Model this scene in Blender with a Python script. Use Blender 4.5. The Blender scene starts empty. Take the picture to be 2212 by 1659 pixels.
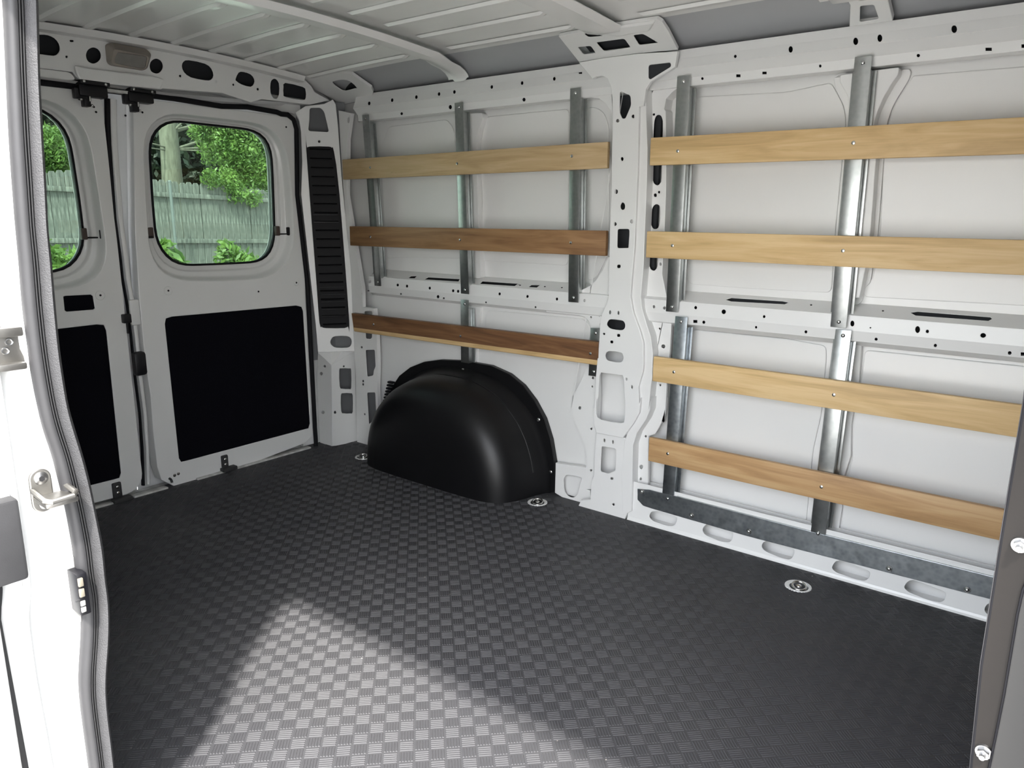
# Cargo van interior seen through the side door: rear doors, far wall with wood slats, rubber mat floor.
import bpy, bmesh, math, random
import numpy as np
from mathutils import Vector, Matrix
random.seed(7)
scene = bpy.context.scene
COL = scene.collection

# ------------------------------------------------------------------ camera, sky, sun, exposure
cam_d = bpy.data.cameras.new('camera'); cam = bpy.data.objects.new('camera', cam_d); COL.objects.link(cam)
yaw, pitch, roll, F = 0.670910644, 0.220778618, 0.00558644412, 1632.05
cam_d.sensor_fit = 'HORIZONTAL'; cam_d.sensor_width = 36.0; cam_d.lens = F*36.0/2212.0
cam_d.clip_start = 0.02; cam_d.clip_end = 300
fw = Vector((-math.sin(yaw)*math.cos(pitch), math.cos(yaw)*math.cos(pitch), -math.sin(pitch)))
rt = Vector((math.cos(yaw), math.sin(yaw), 0)); up = rt.cross(fw)
r2 = rt*math.cos(roll) + up*math.sin(roll); u2 = r2.cross(fw)
cam.matrix_world = Matrix(((r2.x,u2.x,-fw.x,0),(r2.y,u2.y,-fw.y,0),(r2.z,u2.z,-fw.z,1.12),(0,0,0,1)))
scene.camera = cam

world = bpy.data.worlds.new('World'); scene.world = world; world.use_nodes = True
wn = world.node_tree; wn.nodes.clear()
sky = wn.nodes.new('ShaderNodeTexSky'); sky.sky_type = 'NISHITA'; sky.sun_disc = False
sky.sun_elevation = math.radians(56); sky.sun_rotation = math.radians(142); sky.air_density = 1.0; sky.dust_density = 2.5; sky.ozone_density = 1.0
hs = wn.nodes.new('ShaderNodeHueSaturation'); hs.inputs['Saturation'].default_value = 0.35
bg = wn.nodes.new('ShaderNodeBackground'); bg.inputs['Strength'].default_value = 0.66
wo = wn.nodes.new('ShaderNodeOutputWorld')
wn.links.new(sky.outputs[0], hs.inputs['Color']); wn.links.new(hs.outputs[0], bg.inputs['Color']); wn.links.new(bg.outputs[0], wo.inputs['Surface'])

el, az = math.radians(56.0), (-0.61, 0.79)
sd = bpy.data.lights.new('sun', 'SUN'); sd.energy = 7.5; sd.angle = math.radians(3.0); sd.color = (1.0, 0.96, 0.90)
sun = bpy.data.objects.new('sun', sd); COL.objects.link(sun)
sdir = Vector((az[0]*math.cos(el), az[1]*math.cos(el), -math.sin(el)))
sun.rotation_euler = sdir.to_track_quat('-Z', 'Y').to_euler(); sun.location = (3, -4, 8)

vs = scene.view_settings
vs.view_transform = 'Standard'; vs.look = 'None'; vs.gamma = 1.0; vs.use_curve_mapping = False
vs.exposure = 0.85

# ------------------------------------------------------------------ measured outlines, in metres on each surface
S = {
 'pillar_face': [[[-1.576,1.639],[-1.517,1.58],[-1.504,1.585],[-1.481,1.587],[-1.456,1.574],[-1.442,1.548],[-1.434,1.503],[-1.431,1.43],[-1.43,1.334],[-1.426,1.181],[-1.428,1.076],[-1.426,0.969],[-1.424,0.838],[-1.423,0.834],[-1.431,0.805],[-1.449,0.767],[-1.456,0.734],[-1.457,0.674],[-1.462,0.609],[-1.467,0.532],[-1.47,0.413],[-1.473,0.412],[-1.47,0.346],[-1.457,0.316],[-1.342,0.318],[-1.302,0.379],[-1.279,0.424],[-1.275,0.48],[-1.281,0.459],[-1.287,0.52],[-1.272,0.578],[-1.271,0.608],[-1.275,0.679],[-1.29,0.721],[-1.32,0.782],[-1.334,0.84],[-1.334,0.853],[-1.326,1.015],[-1.325,1.261],[-1.329,1.46],[-1.329,1.474],[-1.313,1.475],[-1.307,1.528],[-1.291,1.548],[-1.218,1.579],[-1.205,1.585],[-1.199,1.631],[-1.345,1.641],[-1.491,1.642]],[[[-1.4027,1.5261],[-1.4009,1.5265],[-1.3991,1.5264],[-1.3974,1.5259],[-1.3724,1.5152],[-1.3682,1.5125],[-1.3654,1.5088],[-1.364,1.5041],[-1.362,1.4889],[-1.3618,1.4837],[-1.3627,1.4787],[-1.3645,1.4738],[-1.3786,1.4449],[-1.3805,1.4422],[-1.3831,1.4405],[-1.3864,1.44],[-1.3876,1.44],[-1.3909,1.4405],[-1.3936,1.4421],[-1.3956,1.4447],[-1.4001,1.453],[-1.4023,1.4578],[-1.4037,1.4628],[-1.4042,1.468],[-1.4059,1.5222],[-1.4057,1.5238],[-1.4048,1.5251],[-1.4033,1.5259]],[[-1.3006,1.593],[-1.2999,1.5974],[-1.2974,1.6001],[-1.293,1.6009],[-1.2276,1.6001],[-1.2243,1.5994],[-1.222,1.5976],[-1.2207,1.5946],[-1.2204,1.5934],[-1.2202,1.5902],[-1.2214,1.5876],[-1.2241,1.5858],[-1.2887,1.5575],[-1.2909,1.5568],[-1.293,1.557],[-1.2952,1.5578],[-1.2958,1.5582],[-1.2976,1.5596],[-1.2987,1.5614],[-1.2992,1.5636]],[[-1.3959,1.064],[-1.3951,1.0685],[-1.3924,1.0712],[-1.388,1.0722],[-1.357,1.0728],[-1.3525,1.072],[-1.3498,1.0694],[-1.3488,1.065],[-1.3472,1.016],[-1.348,1.0115],[-1.3506,1.0087],[-1.355,1.0077],[-1.387,1.0063],[-1.3915,1.007],[-1.3942,1.0096],[-1.3951,1.014]],[[-1.37,1.15],[-1.3701,1.1458],[-1.371,1.142],[-1.3732,1.1395],[-1.376,1.138],[-1.3785,1.1375],[-1.381,1.138],[-1.3837,1.1395],[-1.386,1.142],[-1.3874,1.1458],[-1.388,1.15],[-1.3874,1.1537],[-1.386,1.157],[-1.3842,1.1599],[-1.382,1.162],[-1.3796,1.1626],[-1.377,1.162],[-1.3743,1.1599],[-1.372,1.157],[-1.3706,1.1537]],[[-1.401,1.199],[-1.4012,1.1969],[-1.402,1.195],[-1.4034,1.1932],[-1.405,1.192],[-1.4064,1.1916],[-1.408,1.192],[-1.4101,1.1932],[-1.412,1.195],[-1.4128,1.1974],[-1.413,1.2],[-1.4127,1.2021],[-1.412,1.204],[-1.4107,1.2058],[-1.409,1.207],[-1.407,1.2068],[-1.405,1.206],[-1.4033,1.2053],[-1.402,1.204],[-1.4012,1.2016]],[[-1.383,1.308],[-1.3833,1.3059],[-1.384,1.304],[-1.3849,1.3028],[-1.386,1.302],[-1.3874,1.3017],[-1.389,1.302],[-1.3906,1.3033],[-1.392,1.305],[-1.3927,1.3064],[-1.393,1.308],[-1.3933,1.3101],[-1.393,1.312],[-1.3917,1.3133],[-1.39,1.314],[-1.3885,1.3143],[-1.387,1.314],[-1.3854,1.3127],[-1.384,1.311],[-1.3833,1.3096]],[[-1.405,1.434],[-1.4052,1.4324],[-1.406,1.431],[-1.4073,1.4297],[-1.409,1.429],[-1.411,1.4292],[-1.413,1.43],[-1.4147,1.4309],[-1.416,1.432],[-1.4167,1.4334],[-1.417,1.435],[-1.4167,1.4366],[-1.416,1.438],[-1.4146,1.4392],[-1.413,1.44],[-1.4115,1.4402],[-1.41,1.44],[-1.4084,1.4393],[-1.407,1.438],[-1.4058,1.4361]],[[-1.346,1.444],[-1.3458,1.4424],[-1.346,1.441],[-1.3473,1.4398],[-1.349,1.439],[-1.351,1.4392],[-1.353,1.44],[-1.3547,1.4409],[-1.356,1.442],[-1.3568,1.4434],[-1.357,1.445],[-1.3567,1.4466],[-1.356,1.448],[-1.3546,1.4492],[-1.353,1.45],[-1.3515,1.4502],[-1.35,1.45],[-1.3484,1.4493],[-1.347,1.448],[-1.3463,1.4461]],[[-1.336,1.099],[-1.3362,1.0969],[-1.337,1.095],[-1.3384,1.0938],[-1.34,1.093],[-1.3415,1.0928],[-1.343,1.093],[-1.3446,1.0938],[-1.346,1.095],[-1.3467,1.0969],[-1.347,1.099],[-1.3468,1.1006],[-1.346,1.102],[-1.3446,1.1032],[-1.343,1.104],[-1.3415,1.1042],[-1.34,1.104],[-1.3384,1.1032],[-1.337,1.102],[-1.3362,1.1006]],[[-1.401,1.089],[-1.4012,1.0875],[-1.402,1.086],[-1.4034,1.0843],[-1.405,1.083],[-1.4065,1.0827],[-1.408,1.083],[-1.4096,1.0837],[-1.411,1.085],[-1.4117,1.0869],[-1.412,1.089],[-1.4117,1.0906],[-1.411,1.092],[-1.4102,1.0937],[-1.409,1.095],[-1.407,1.0954],[-1.405,1.095],[-1.4039,1.0937],[-1.403,1.092],[-1.4018,1.0905]],[[-1.393,0.9426],[-1.3924,0.9456],[-1.3906,0.9476],[-1.3876,0.9484],[-1.3844,0.9486],[-1.3814,0.9482],[-1.3796,0.9466],[-1.379,0.9436],[-1.379,0.9424],[-1.3796,0.9394],[-1.3814,0.9374],[-1.3844,0.9366],[-1.3876,0.9364],[-1.3906,0.9368],[-1.3924,0.9384],[-1.393,0.9414]],[[-1.427,0.732],[-1.4253,0.7392],[-1.421,0.746],[-1.4165,0.7499],[-1.408,0.752],[-1.3891,0.7527],[-1.37,0.752],[-1.3609,0.7503],[-1.356,0.747],[-1.3523,0.741],[-1.351,0.734],[-1.3523,0.727],[-1.356,0.721],[-1.3617,0.7176],[-1.371,0.716],[-1.3881,0.7159],[-1.405,0.717],[-1.4136,0.7189],[-1.419,0.722],[-1.4243,0.7264]],[[-1.429,0.615],[-1.4278,0.6219],[-1.424,0.628],[-1.4191,0.6323],[-1.41,0.635],[-1.391,0.6357],[-1.372,0.635],[-1.3629,0.6339],[-1.358,0.631],[-1.3543,0.6246],[-1.353,0.617],[-1.3543,0.61],[-1.358,0.604],[-1.3637,0.6002],[-1.373,0.598],[-1.39,0.5974],[-1.407,0.598],[-1.4162,0.5992],[-1.422,0.602],[-1.4267,0.6079]],[[-1.411,0.777],[-1.4113,0.7749],[-1.412,0.773],[-1.4129,0.7712],[-1.414,0.77],[-1.4155,0.7697],[-1.417,0.77],[-1.4181,0.7707],[-1.419,0.772],[-1.4197,0.7739],[-1.42,0.776],[-1.4197,0.7781],[-1.419,0.78],[-1.4181,0.7817],[-1.417,0.783],[-1.4161,0.7833],[-1.415,0.783],[-1.4134,0.7823],[-1.412,0.781],[-1.4113,0.7791]],[[-1.377,0.778],[-1.3768,0.776],[-1.377,0.774],[-1.3778,0.7722],[-1.379,0.771],[-1.3805,0.7707],[-1.382,0.771],[-1.3831,0.7718],[-1.384,0.773],[-1.3847,0.7749],[-1.385,0.777],[-1.3847,0.7791],[-1.384,0.781],[-1.3831,0.7822],[-1.382,0.783],[-1.381,0.7838],[-1.38,0.784],[-1.3789,0.7828],[-1.378,0.781],[-1.3774,0.7796]],[[-1.433,0.696],[-1.4333,0.695],[-1.434,0.694],[-1.4349,0.6929],[-1.436,0.692],[-1.4375,0.6918],[-1.439,0.692],[-1.4401,0.6924],[-1.441,0.693],[-1.4417,0.6939],[-1.442,0.695],[-1.4417,0.6966],[-1.441,0.698],[-1.4401,0.6987],[-1.439,0.699],[-1.4375,0.6991],[-1.436,0.699],[-1.4349,0.6986],[-1.434,0.698],[-1.4333,0.6971]],[[-1.383,0.696],[-1.3825,0.6988],[-1.3808,0.7006],[-1.3781,0.7014],[-1.3755,0.7016],[-1.373,0.7013],[-1.3713,0.7],[-1.3706,0.6975],[-1.3704,0.6965],[-1.3707,0.6939],[-1.372,0.6922],[-1.3745,0.6913],[-1.3781,0.6908],[-1.3808,0.6909],[-1.3825,0.6923],[-1.383,0.6949]],[[-1.4105,0.6695],[-1.4103,0.672],[-1.4089,0.6737],[-1.4065,0.6743],[-1.4025,0.6747],[-1.4,0.6743],[-1.3985,0.673],[-1.398,0.6705],[-1.398,0.6695],[-1.3985,0.667],[-1.4,0.6653],[-1.4025,0.6646],[-1.4055,0.6644],[-1.408,0.6647],[-1.4097,0.666],[-1.4104,0.6685]],[[-1.45,0.54],[-1.4454,0.5501],[-1.433,0.55],[-1.4,0.5516],[-1.367,0.551],[-1.3548,0.5519],[-1.35,0.544],[-1.3457,0.5094],[-1.343,0.474],[-1.3406,0.4674],[-1.339,0.461],[-1.3379,0.4274],[-1.339,0.393],[-1.3406,0.3789],[-1.353,0.373],[-1.3956,0.3696],[-1.439,0.371],[-1.4548,0.3771],[-1.46,0.389],[-1.4619,0.4113],[-1.461,0.433],[-1.4604,0.4416],[-1.459,0.446],[-1.4561,0.4471],[-1.453,0.457],[-1.4522,0.4986]],[[-1.333,0.541],[-1.3333,0.5389],[-1.334,0.537],[-1.3349,0.5358],[-1.336,0.535],[-1.337,0.5348],[-1.338,0.535],[-1.3391,0.5353],[-1.34,0.536],[-1.3406,0.5373],[-1.341,0.539],[-1.3412,0.5411],[-1.341,0.543],[-1.3402,0.5443],[-1.339,0.545],[-1.3375,0.5452],[-1.336,0.545],[-1.3349,0.5447],[-1.334,0.544],[-1.3333,0.5427]],[[-1.31,0.515],[-1.3098,0.5134],[-1.31,0.512],[-1.3109,0.5103],[-1.312,0.509],[-1.3129,0.5087],[-1.314,0.509],[-1.3156,0.5098],[-1.317,0.511],[-1.3172,0.5124],[-1.317,0.514],[-1.3171,0.516],[-1.317,0.518],[-1.3161,0.5198],[-1.315,0.521],[-1.314,0.5213],[-1.313,0.521],[-1.3119,0.5202],[-1.311,0.519],[-1.3104,0.5171]]]],
 'pillar_foot': [[[-1.465,0.313],[-1.347,0.317],[-1.337,0.313],[-1.311,0.282],[-1.308,0.146],[-1.311,0.05],[-1.328,-0.005],[-1.366,-0.012],[-1.446,-0.011],[-1.541,-0.009],[-1.527,0.024],[-1.484,0.038],[-1.481,0.115],[-1.471,0.137],[-1.471,0.231]],[[[-1.4401,0.257],[-1.4394,0.2604],[-1.4374,0.2625],[-1.434,0.2633],[-1.3875,0.2658],[-1.3853,0.2657],[-1.3832,0.265],[-1.3813,0.2638],[-1.3807,0.2632],[-1.3792,0.2616],[-1.3783,0.2597],[-1.378,0.2575],[-1.3771,0.186],[-1.3776,0.1823],[-1.3793,0.1792],[-1.3821,0.1768],[-1.4019,0.1642],[-1.4054,0.1624],[-1.4091,0.1614],[-1.413,0.1612],[-1.4351,0.1619],[-1.4369,0.1622],[-1.4385,0.163],[-1.4398,0.1643],[-1.4402,0.1648],[-1.4412,0.1663],[-1.4418,0.168],[-1.4419,0.1699]],[[-1.425,0.289],[-1.4253,0.2864],[-1.426,0.284],[-1.4269,0.2822],[-1.428,0.281],[-1.429,0.2807],[-1.43,0.281],[-1.4311,0.2818],[-1.432,0.283],[-1.4326,0.2849],[-1.433,0.287],[-1.4332,0.289],[-1.433,0.291],[-1.4322,0.2933],[-1.431,0.295],[-1.4295,0.2954],[-1.428,0.295],[-1.4269,0.2943],[-1.426,0.293],[-1.4253,0.2912]],[[-1.388,0.289],[-1.3883,0.2869],[-1.389,0.285],[-1.3899,0.2833],[-1.391,0.282],[-1.392,0.2812],[-1.393,0.281],[-1.3941,0.2817],[-1.395,0.283],[-1.3956,0.2848],[-1.396,0.287],[-1.3962,0.2896],[-1.396,0.292],[-1.3952,0.2938],[-1.394,0.295],[-1.3925,0.2953],[-1.391,0.295],[-1.3899,0.2943],[-1.389,0.293],[-1.3883,0.2911]],[[-1.397,0.1439],[-1.3966,0.1463],[-1.3952,0.1478],[-1.393,0.1487],[-1.3886,0.1494],[-1.3866,0.1493],[-1.3854,0.1483],[-1.385,0.1464],[-1.385,0.1456],[-1.3854,0.1435],[-1.3866,0.142],[-1.3885,0.1411],[-1.3931,0.14],[-1.3953,0.1399],[-1.3966,0.1409],[-1.397,0.1431]],[[-1.375,0.044],[-1.3753,0.0424],[-1.376,0.041],[-1.3769,0.0399],[-1.378,0.039],[-1.3794,0.0383],[-1.381,0.038],[-1.3826,0.0382],[-1.384,0.039],[-1.3847,0.0404],[-1.385,0.042],[-1.3847,0.0436],[-1.384,0.045],[-1.3831,0.0461],[-1.382,0.047],[-1.3806,0.0477],[-1.379,0.048],[-1.3774,0.0478],[-1.376,0.047],[-1.3753,0.0456]]]],
 'pillar_step': [[[-1.354,1.636],[-1.329,1.633],[-1.313,1.514],[-1.306,1.422],[-1.298,1.341],[-1.295,1.221],[-1.294,0.952],[-1.299,0.846],[-1.3,0.842],[-1.292,0.8],[-1.274,0.75],[-1.253,0.704],[-1.242,0.646],[-1.241,0.561],[-1.248,0.447],[-1.241,0.483],[-1.242,0.439],[-1.256,0.402],[-1.291,0.343],[-1.305,0.295],[-1.302,0.145],[-1.3,0.037],[-1.336,0.012],[-1.349,0.164],[-1.342,0.3],[-1.325,0.357],[-1.298,0.415],[-1.291,0.475],[-1.3,0.439],[-1.306,0.527],[-1.291,0.603],[-1.294,0.676],[-1.31,0.722],[-1.34,0.779],[-1.356,0.838],[-1.365,0.85],[-1.355,1.056],[-1.358,1.344],[-1.354,1.478]],[]],
 'pillar_flange_low': [[[-1.324,0.801],[-1.291,0.777],[-1.28,0.768],[-1.201,0.773],[-1.198,0.752],[-1.199,0.637],[-1.204,0.535],[-1.204,0.446],[-1.202,0.481],[-1.203,0.443],[-1.215,0.391],[-1.239,0.34],[-1.266,0.326],[-1.259,0.127],[-1.258,0.112],[-1.341,0.092],[-1.349,0.276],[-1.325,0.342],[-1.289,0.408],[-1.279,0.469],[-1.285,0.433],[-1.279,0.598],[-1.291,0.671],[-1.316,0.741]],[[[-1.239,0.728],[-1.2388,0.727],[-1.239,0.726],[-1.2399,0.7249],[-1.241,0.724],[-1.242,0.7238],[-1.243,0.724],[-1.2441,0.7244],[-1.245,0.725],[-1.2457,0.7259],[-1.246,0.727],[-1.2456,0.7286],[-1.245,0.73],[-1.2446,0.7307],[-1.244,0.731],[-1.2425,0.7311],[-1.241,0.731],[-1.2404,0.7306],[-1.24,0.73],[-1.2394,0.7291]],[[-1.218,0.667],[-1.2181,0.6649],[-1.219,0.663],[-1.2208,0.6613],[-1.223,0.66],[-1.225,0.6597],[-1.227,0.66],[-1.2292,0.6608],[-1.231,0.662],[-1.2318,0.6634],[-1.232,0.665],[-1.2318,0.667],[-1.231,0.669],[-1.2297,0.6707],[-1.228,0.672],[-1.2255,0.6728],[-1.223,0.673],[-1.2213,0.6723],[-1.22,0.671],[-1.2188,0.6691]],[[-1.226,0.525],[-1.2264,0.524],[-1.227,0.523],[-1.2274,0.5219],[-1.228,0.521],[-1.2289,0.5208],[-1.23,0.521],[-1.2311,0.5214],[-1.232,0.522],[-1.2327,0.5229],[-1.233,0.524],[-1.2326,0.525],[-1.232,0.526],[-1.2316,0.5271],[-1.231,0.528],[-1.2301,0.5282],[-1.229,0.528],[-1.2279,0.5276],[-1.227,0.527],[-1.2263,0.5261]],[[-1.274,0.325],[-1.2743,0.3235],[-1.275,0.322],[-1.2759,0.3208],[-1.277,0.32],[-1.278,0.3198],[-1.279,0.32],[-1.2801,0.3204],[-1.281,0.321],[-1.2817,0.3219],[-1.282,0.323],[-1.2817,0.3245],[-1.281,0.326],[-1.2801,0.3272],[-1.279,0.328],[-1.278,0.3282],[-1.277,0.328],[-1.2759,0.3276],[-1.275,0.327],[-1.2743,0.3261]],[[-1.284,0.204],[-1.2842,0.2014],[-1.285,0.199],[-1.2863,0.1968],[-1.288,0.195],[-1.2905,0.1941],[-1.293,0.194],[-1.2947,0.1946],[-1.296,0.196],[-1.2973,0.1983],[-1.298,0.201],[-1.2979,0.2036],[-1.297,0.206],[-1.2952,0.2082],[-1.293,0.21],[-1.291,0.2109],[-1.289,0.211],[-1.2868,0.2104],[-1.285,0.209],[-1.2842,0.2067]],[[-1.286,0.156],[-1.2863,0.1545],[-1.287,0.153],[-1.2879,0.1514],[-1.289,0.15],[-1.2904,0.1492],[-1.292,0.149],[-1.2936,0.1497],[-1.295,0.151],[-1.2957,0.1524],[-1.296,0.154],[-1.2957,0.1555],[-1.295,0.157],[-1.2936,0.1586],[-1.292,0.16],[-1.2904,0.1608],[-1.289,0.161],[-1.2879,0.1602],[-1.287,0.159],[-1.2863,0.1576]],[[-1.272,0.757],[-1.2731,0.7561],[-1.276,0.755],[-1.2805,0.7539],[-1.286,0.753],[-1.292,0.7524],[-1.298,0.752],[-1.3035,0.7518],[-1.308,0.752],[-1.3109,0.7529],[-1.312,0.754],[-1.3109,0.7551],[-1.308,0.756],[-1.3035,0.7565],[-1.298,0.757],[-1.292,0.7581],[-1.286,0.759],[-1.2805,0.7587],[-1.276,0.758],[-1.2731,0.7576]]]],
 'pillar_flange_up': [[[-1.331,0.822],[-1.296,0.779],[-1.198,0.8],[-1.181,0.823],[-1.223,0.847],[-1.243,0.919],[-1.242,1.057],[-1.243,1.181],[-1.247,1.282],[-1.259,1.46],[-1.265,1.467],[-1.26,1.499],[-1.24,1.517],[-1.216,1.532],[-1.16,1.533],[-1.161,1.544],[-1.232,1.571],[-1.277,1.563],[-1.308,1.533],[-1.328,1.49],[-1.341,1.429],[-1.344,1.346],[-1.335,1.056],[-1.337,0.883]],[[[-1.301,1.42],[-1.2998,1.4337],[-1.298,1.439],[-1.2958,1.4446],[-1.293,1.448],[-1.2892,1.4498],[-1.285,1.45],[-1.2804,1.4489],[-1.276,1.446],[-1.2726,1.4402],[-1.27,1.433],[-1.2688,1.4294],[-1.268,1.418],[-1.2665,1.3851],[-1.265,1.342],[-1.2636,1.2904],[-1.263,1.246],[-1.2642,1.2315],[-1.267,1.228],[-1.2714,1.2225],[-1.277,1.22],[-1.2837,1.2216],[-1.29,1.226],[-1.2941,1.233],[-1.297,1.241],[-1.2989,1.2434],[-1.3,1.255],[-1.3007,1.2956],[-1.301,1.344],[-1.3013,1.3864]],[[-1.295,1.115],[-1.2947,1.1278],[-1.294,1.14],[-1.2915,1.1472],[-1.288,1.152],[-1.2837,1.1554],[-1.279,1.157],[-1.2738,1.1564],[-1.269,1.154],[-1.2655,1.1498],[-1.263,1.144],[-1.2616,1.1372],[-1.261,1.128],[-1.2612,1.1136],[-1.262,1.099],[-1.2631,1.0892],[-1.265,1.082],[-1.2684,1.0769],[-1.273,1.074],[-1.279,1.0729],[-1.285,1.074],[-1.2895,1.0781],[-1.293,1.084],[-1.2956,1.0906],[-1.297,1.098],[-1.2963,1.1058]],[[-1.295,0.959],[-1.2955,0.9762],[-1.295,0.993],[-1.2926,1.0013],[-1.289,1.006],[-1.2848,1.0094],[-1.28,1.011],[-1.2748,1.011],[-1.27,1.009],[-1.2665,1.006],[-1.264,0.998],[-1.2624,0.9774],[-1.262,0.956],[-1.2633,0.9454],[-1.266,0.939],[-1.2701,0.9333],[-1.275,0.93],[-1.2806,0.9304],[-1.286,0.933],[-1.2901,0.9366],[-1.293,0.942],[-1.2944,0.9489]],[[-1.2896,1.1881],[-1.2893,1.1908],[-1.2878,1.1925],[-1.2851,1.193],[-1.2839,1.193],[-1.2812,1.1925],[-1.2794,1.1908],[-1.2786,1.1881],[-1.2784,1.186],[-1.2787,1.1833],[-1.2802,1.1818],[-1.283,1.1814],[-1.284,1.1816],[-1.2869,1.1824],[-1.2887,1.1841],[-1.2894,1.1869]],[[-1.297,1.182],[-1.2974,1.1809],[-1.298,1.18],[-1.2984,1.1794],[-1.299,1.179],[-1.3004,1.1789],[-1.302,1.179],[-1.3031,1.1793],[-1.304,1.18],[-1.3047,1.1814],[-1.305,1.183],[-1.3047,1.1841],[-1.304,1.185],[-1.3031,1.1856],[-1.302,1.186],[-1.301,1.1861],[-1.3,1.186],[-1.2989,1.1857],[-1.298,1.185],[-1.2973,1.1836]],[[-1.266,1.197],[-1.2663,1.1959],[-1.267,1.195],[-1.2679,1.1939],[-1.269,1.193],[-1.27,1.1928],[-1.271,1.193],[-1.2721,1.1939],[-1.273,1.195],[-1.2737,1.1959],[-1.274,1.197],[-1.2737,1.1986],[-1.273,1.2],[-1.2721,1.2007],[-1.271,1.201],[-1.27,1.2011],[-1.269,1.201],[-1.2679,1.2007],[-1.267,1.2],[-1.2663,1.1986]],[[-1.299,1.452],[-1.2993,1.4509],[-1.3,1.45],[-1.3009,1.4494],[-1.302,1.449],[-1.3035,1.4488],[-1.305,1.449],[-1.3061,1.4499],[-1.307,1.451],[-1.3077,1.452],[-1.308,1.453],[-1.3077,1.4541],[-1.307,1.455],[-1.3061,1.4556],[-1.305,1.456],[-1.3035,1.4561],[-1.302,1.456],[-1.3009,1.4557],[-1.3,1.455],[-1.2993,1.4536]],[[-1.248,0.955],[-1.2478,0.9529],[-1.248,0.951],[-1.2488,0.9497],[-1.25,0.949],[-1.2515,0.9487],[-1.253,0.949],[-1.2541,0.9498],[-1.255,0.951],[-1.2557,0.9524],[-1.256,0.954],[-1.2557,0.9561],[-1.255,0.958],[-1.2541,0.9592],[-1.253,0.96],[-1.252,0.9602],[-1.251,0.96],[-1.2499,0.9592],[-1.249,0.958],[-1.2484,0.9566]]]],
 'pillar_flange_left': [[[-1.535,0.549],[-1.555,0.502],[-1.596,0.427],[-1.603,0.383],[-1.6,0.402],[-1.599,0.367],[-1.585,0.331],[-1.56,0.282],[-1.535,0.242],[-1.523,0.193],[-1.527,0.147],[-1.53,0.062],[-1.477,0.075],[-1.487,0.346],[-1.486,0.444],[-1.49,0.555]],[[[-1.558,0.388],[-1.5582,0.3859],[-1.559,0.384],[-1.5603,0.3822],[-1.562,0.381],[-1.564,0.3807],[-1.566,0.381],[-1.5676,0.3812],[-1.569,0.382],[-1.5703,0.3838],[-1.571,0.386],[-1.5703,0.3881],[-1.569,0.39],[-1.5676,0.3918],[-1.566,0.393],[-1.564,0.3933],[-1.562,0.393],[-1.5603,0.3928],[-1.559,0.392],[-1.5582,0.3902]],[[-1.504,0.313],[-1.5043,0.3119],[-1.505,0.311],[-1.5059,0.3099],[-1.507,0.309],[-1.5085,0.3083],[-1.51,0.308],[-1.5111,0.3082],[-1.512,0.309],[-1.5127,0.3104],[-1.513,0.312],[-1.5127,0.3131],[-1.512,0.314],[-1.5111,0.3151],[-1.51,0.316],[-1.5091,0.3167],[-1.508,0.317],[-1.5064,0.3168],[-1.505,0.316],[-1.5043,0.3146]],[[-1.5,0.145],[-1.5003,0.144],[-1.501,0.143],[-1.5019,0.1414],[-1.503,0.14],[-1.5039,0.1397],[-1.505,0.14],[-1.5066,0.1404],[-1.508,0.141],[-1.5082,0.1419],[-1.508,0.143],[-1.5081,0.1445],[-1.508,0.146],[-1.5072,0.1471],[-1.506,0.148],[-1.5045,0.1487],[-1.503,0.149],[-1.5019,0.1487],[-1.501,0.148],[-1.5003,0.1466]],[[-1.506,0.481],[-1.5063,0.4794],[-1.507,0.478],[-1.5079,0.4774],[-1.509,0.477],[-1.51,0.4763],[-1.511,0.476],[-1.5121,0.4768],[-1.513,0.478],[-1.5137,0.479],[-1.514,0.48],[-1.5137,0.481],[-1.513,0.482],[-1.5121,0.4831],[-1.511,0.484],[-1.51,0.4842],[-1.509,0.484],[-1.5079,0.4836],[-1.507,0.483],[-1.5063,0.4821]],[[-1.513,0.5134],[-1.5126,0.5155],[-1.5114,0.5169],[-1.5095,0.5178],[-1.508,0.5181],[-1.5057,0.5182],[-1.5042,0.5171],[-1.5035,0.515],[-1.5034,0.5141],[-1.5037,0.5118],[-1.5049,0.5103],[-1.5071,0.5096],[-1.5094,0.5094],[-1.5114,0.5096],[-1.5126,0.5106],[-1.513,0.5126]]]],
 'sill_gusset': [[[-1.677,0.137],[-1.571,0.146],[-1.53,0.149],[-1.531,0.061],[-1.509,0.059],[-1.502,0.012],[-1.565,-0.027],[-1.604,-0.019],[-1.642,-0.002],[-1.678,0.008]],[[[-1.634,0.056],[-1.6357,0.0664],[-1.636,0.076],[-1.6321,0.0853],[-1.626,0.093],[-1.6214,0.0974],[-1.611,0.1],[-1.5816,0.1023],[-1.554,0.102],[-1.5499,0.0973],[-1.554,0.088],[-1.5576,0.0712],[-1.562,0.053],[-1.565,0.0394],[-1.569,0.028],[-1.5762,0.0181],[-1.585,0.011],[-1.5944,0.0079],[-1.604,0.008],[-1.6136,0.0108],[-1.622,0.016],[-1.628,0.0236],[-1.632,0.033],[-1.6335,0.0443]]]],
 'left_bay_frame': [[[-1.706,1.604],[-1.543,1.588],[-1.51,1.596],[-1.484,1.582],[-1.47,1.556],[-1.461,1.49],[-1.458,1.435],[-1.46,1.436],[-1.467,1.473],[-1.488,1.502],[-1.517,1.52],[-1.552,1.527],[-1.589,1.526],[-1.704,1.53]],[]],
 'left_bay_corner': [[[-1.447,0.965],[-1.457,0.975],[-1.481,0.92],[-1.508,0.885],[-1.531,0.863],[-1.566,0.846],[-1.62,0.828],[-1.62,0.797],[-1.582,0.785],[-1.496,0.781],[-1.463,0.76],[-1.485,0.727],[-1.485,0.752],[-1.451,0.829]],[]],
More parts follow.
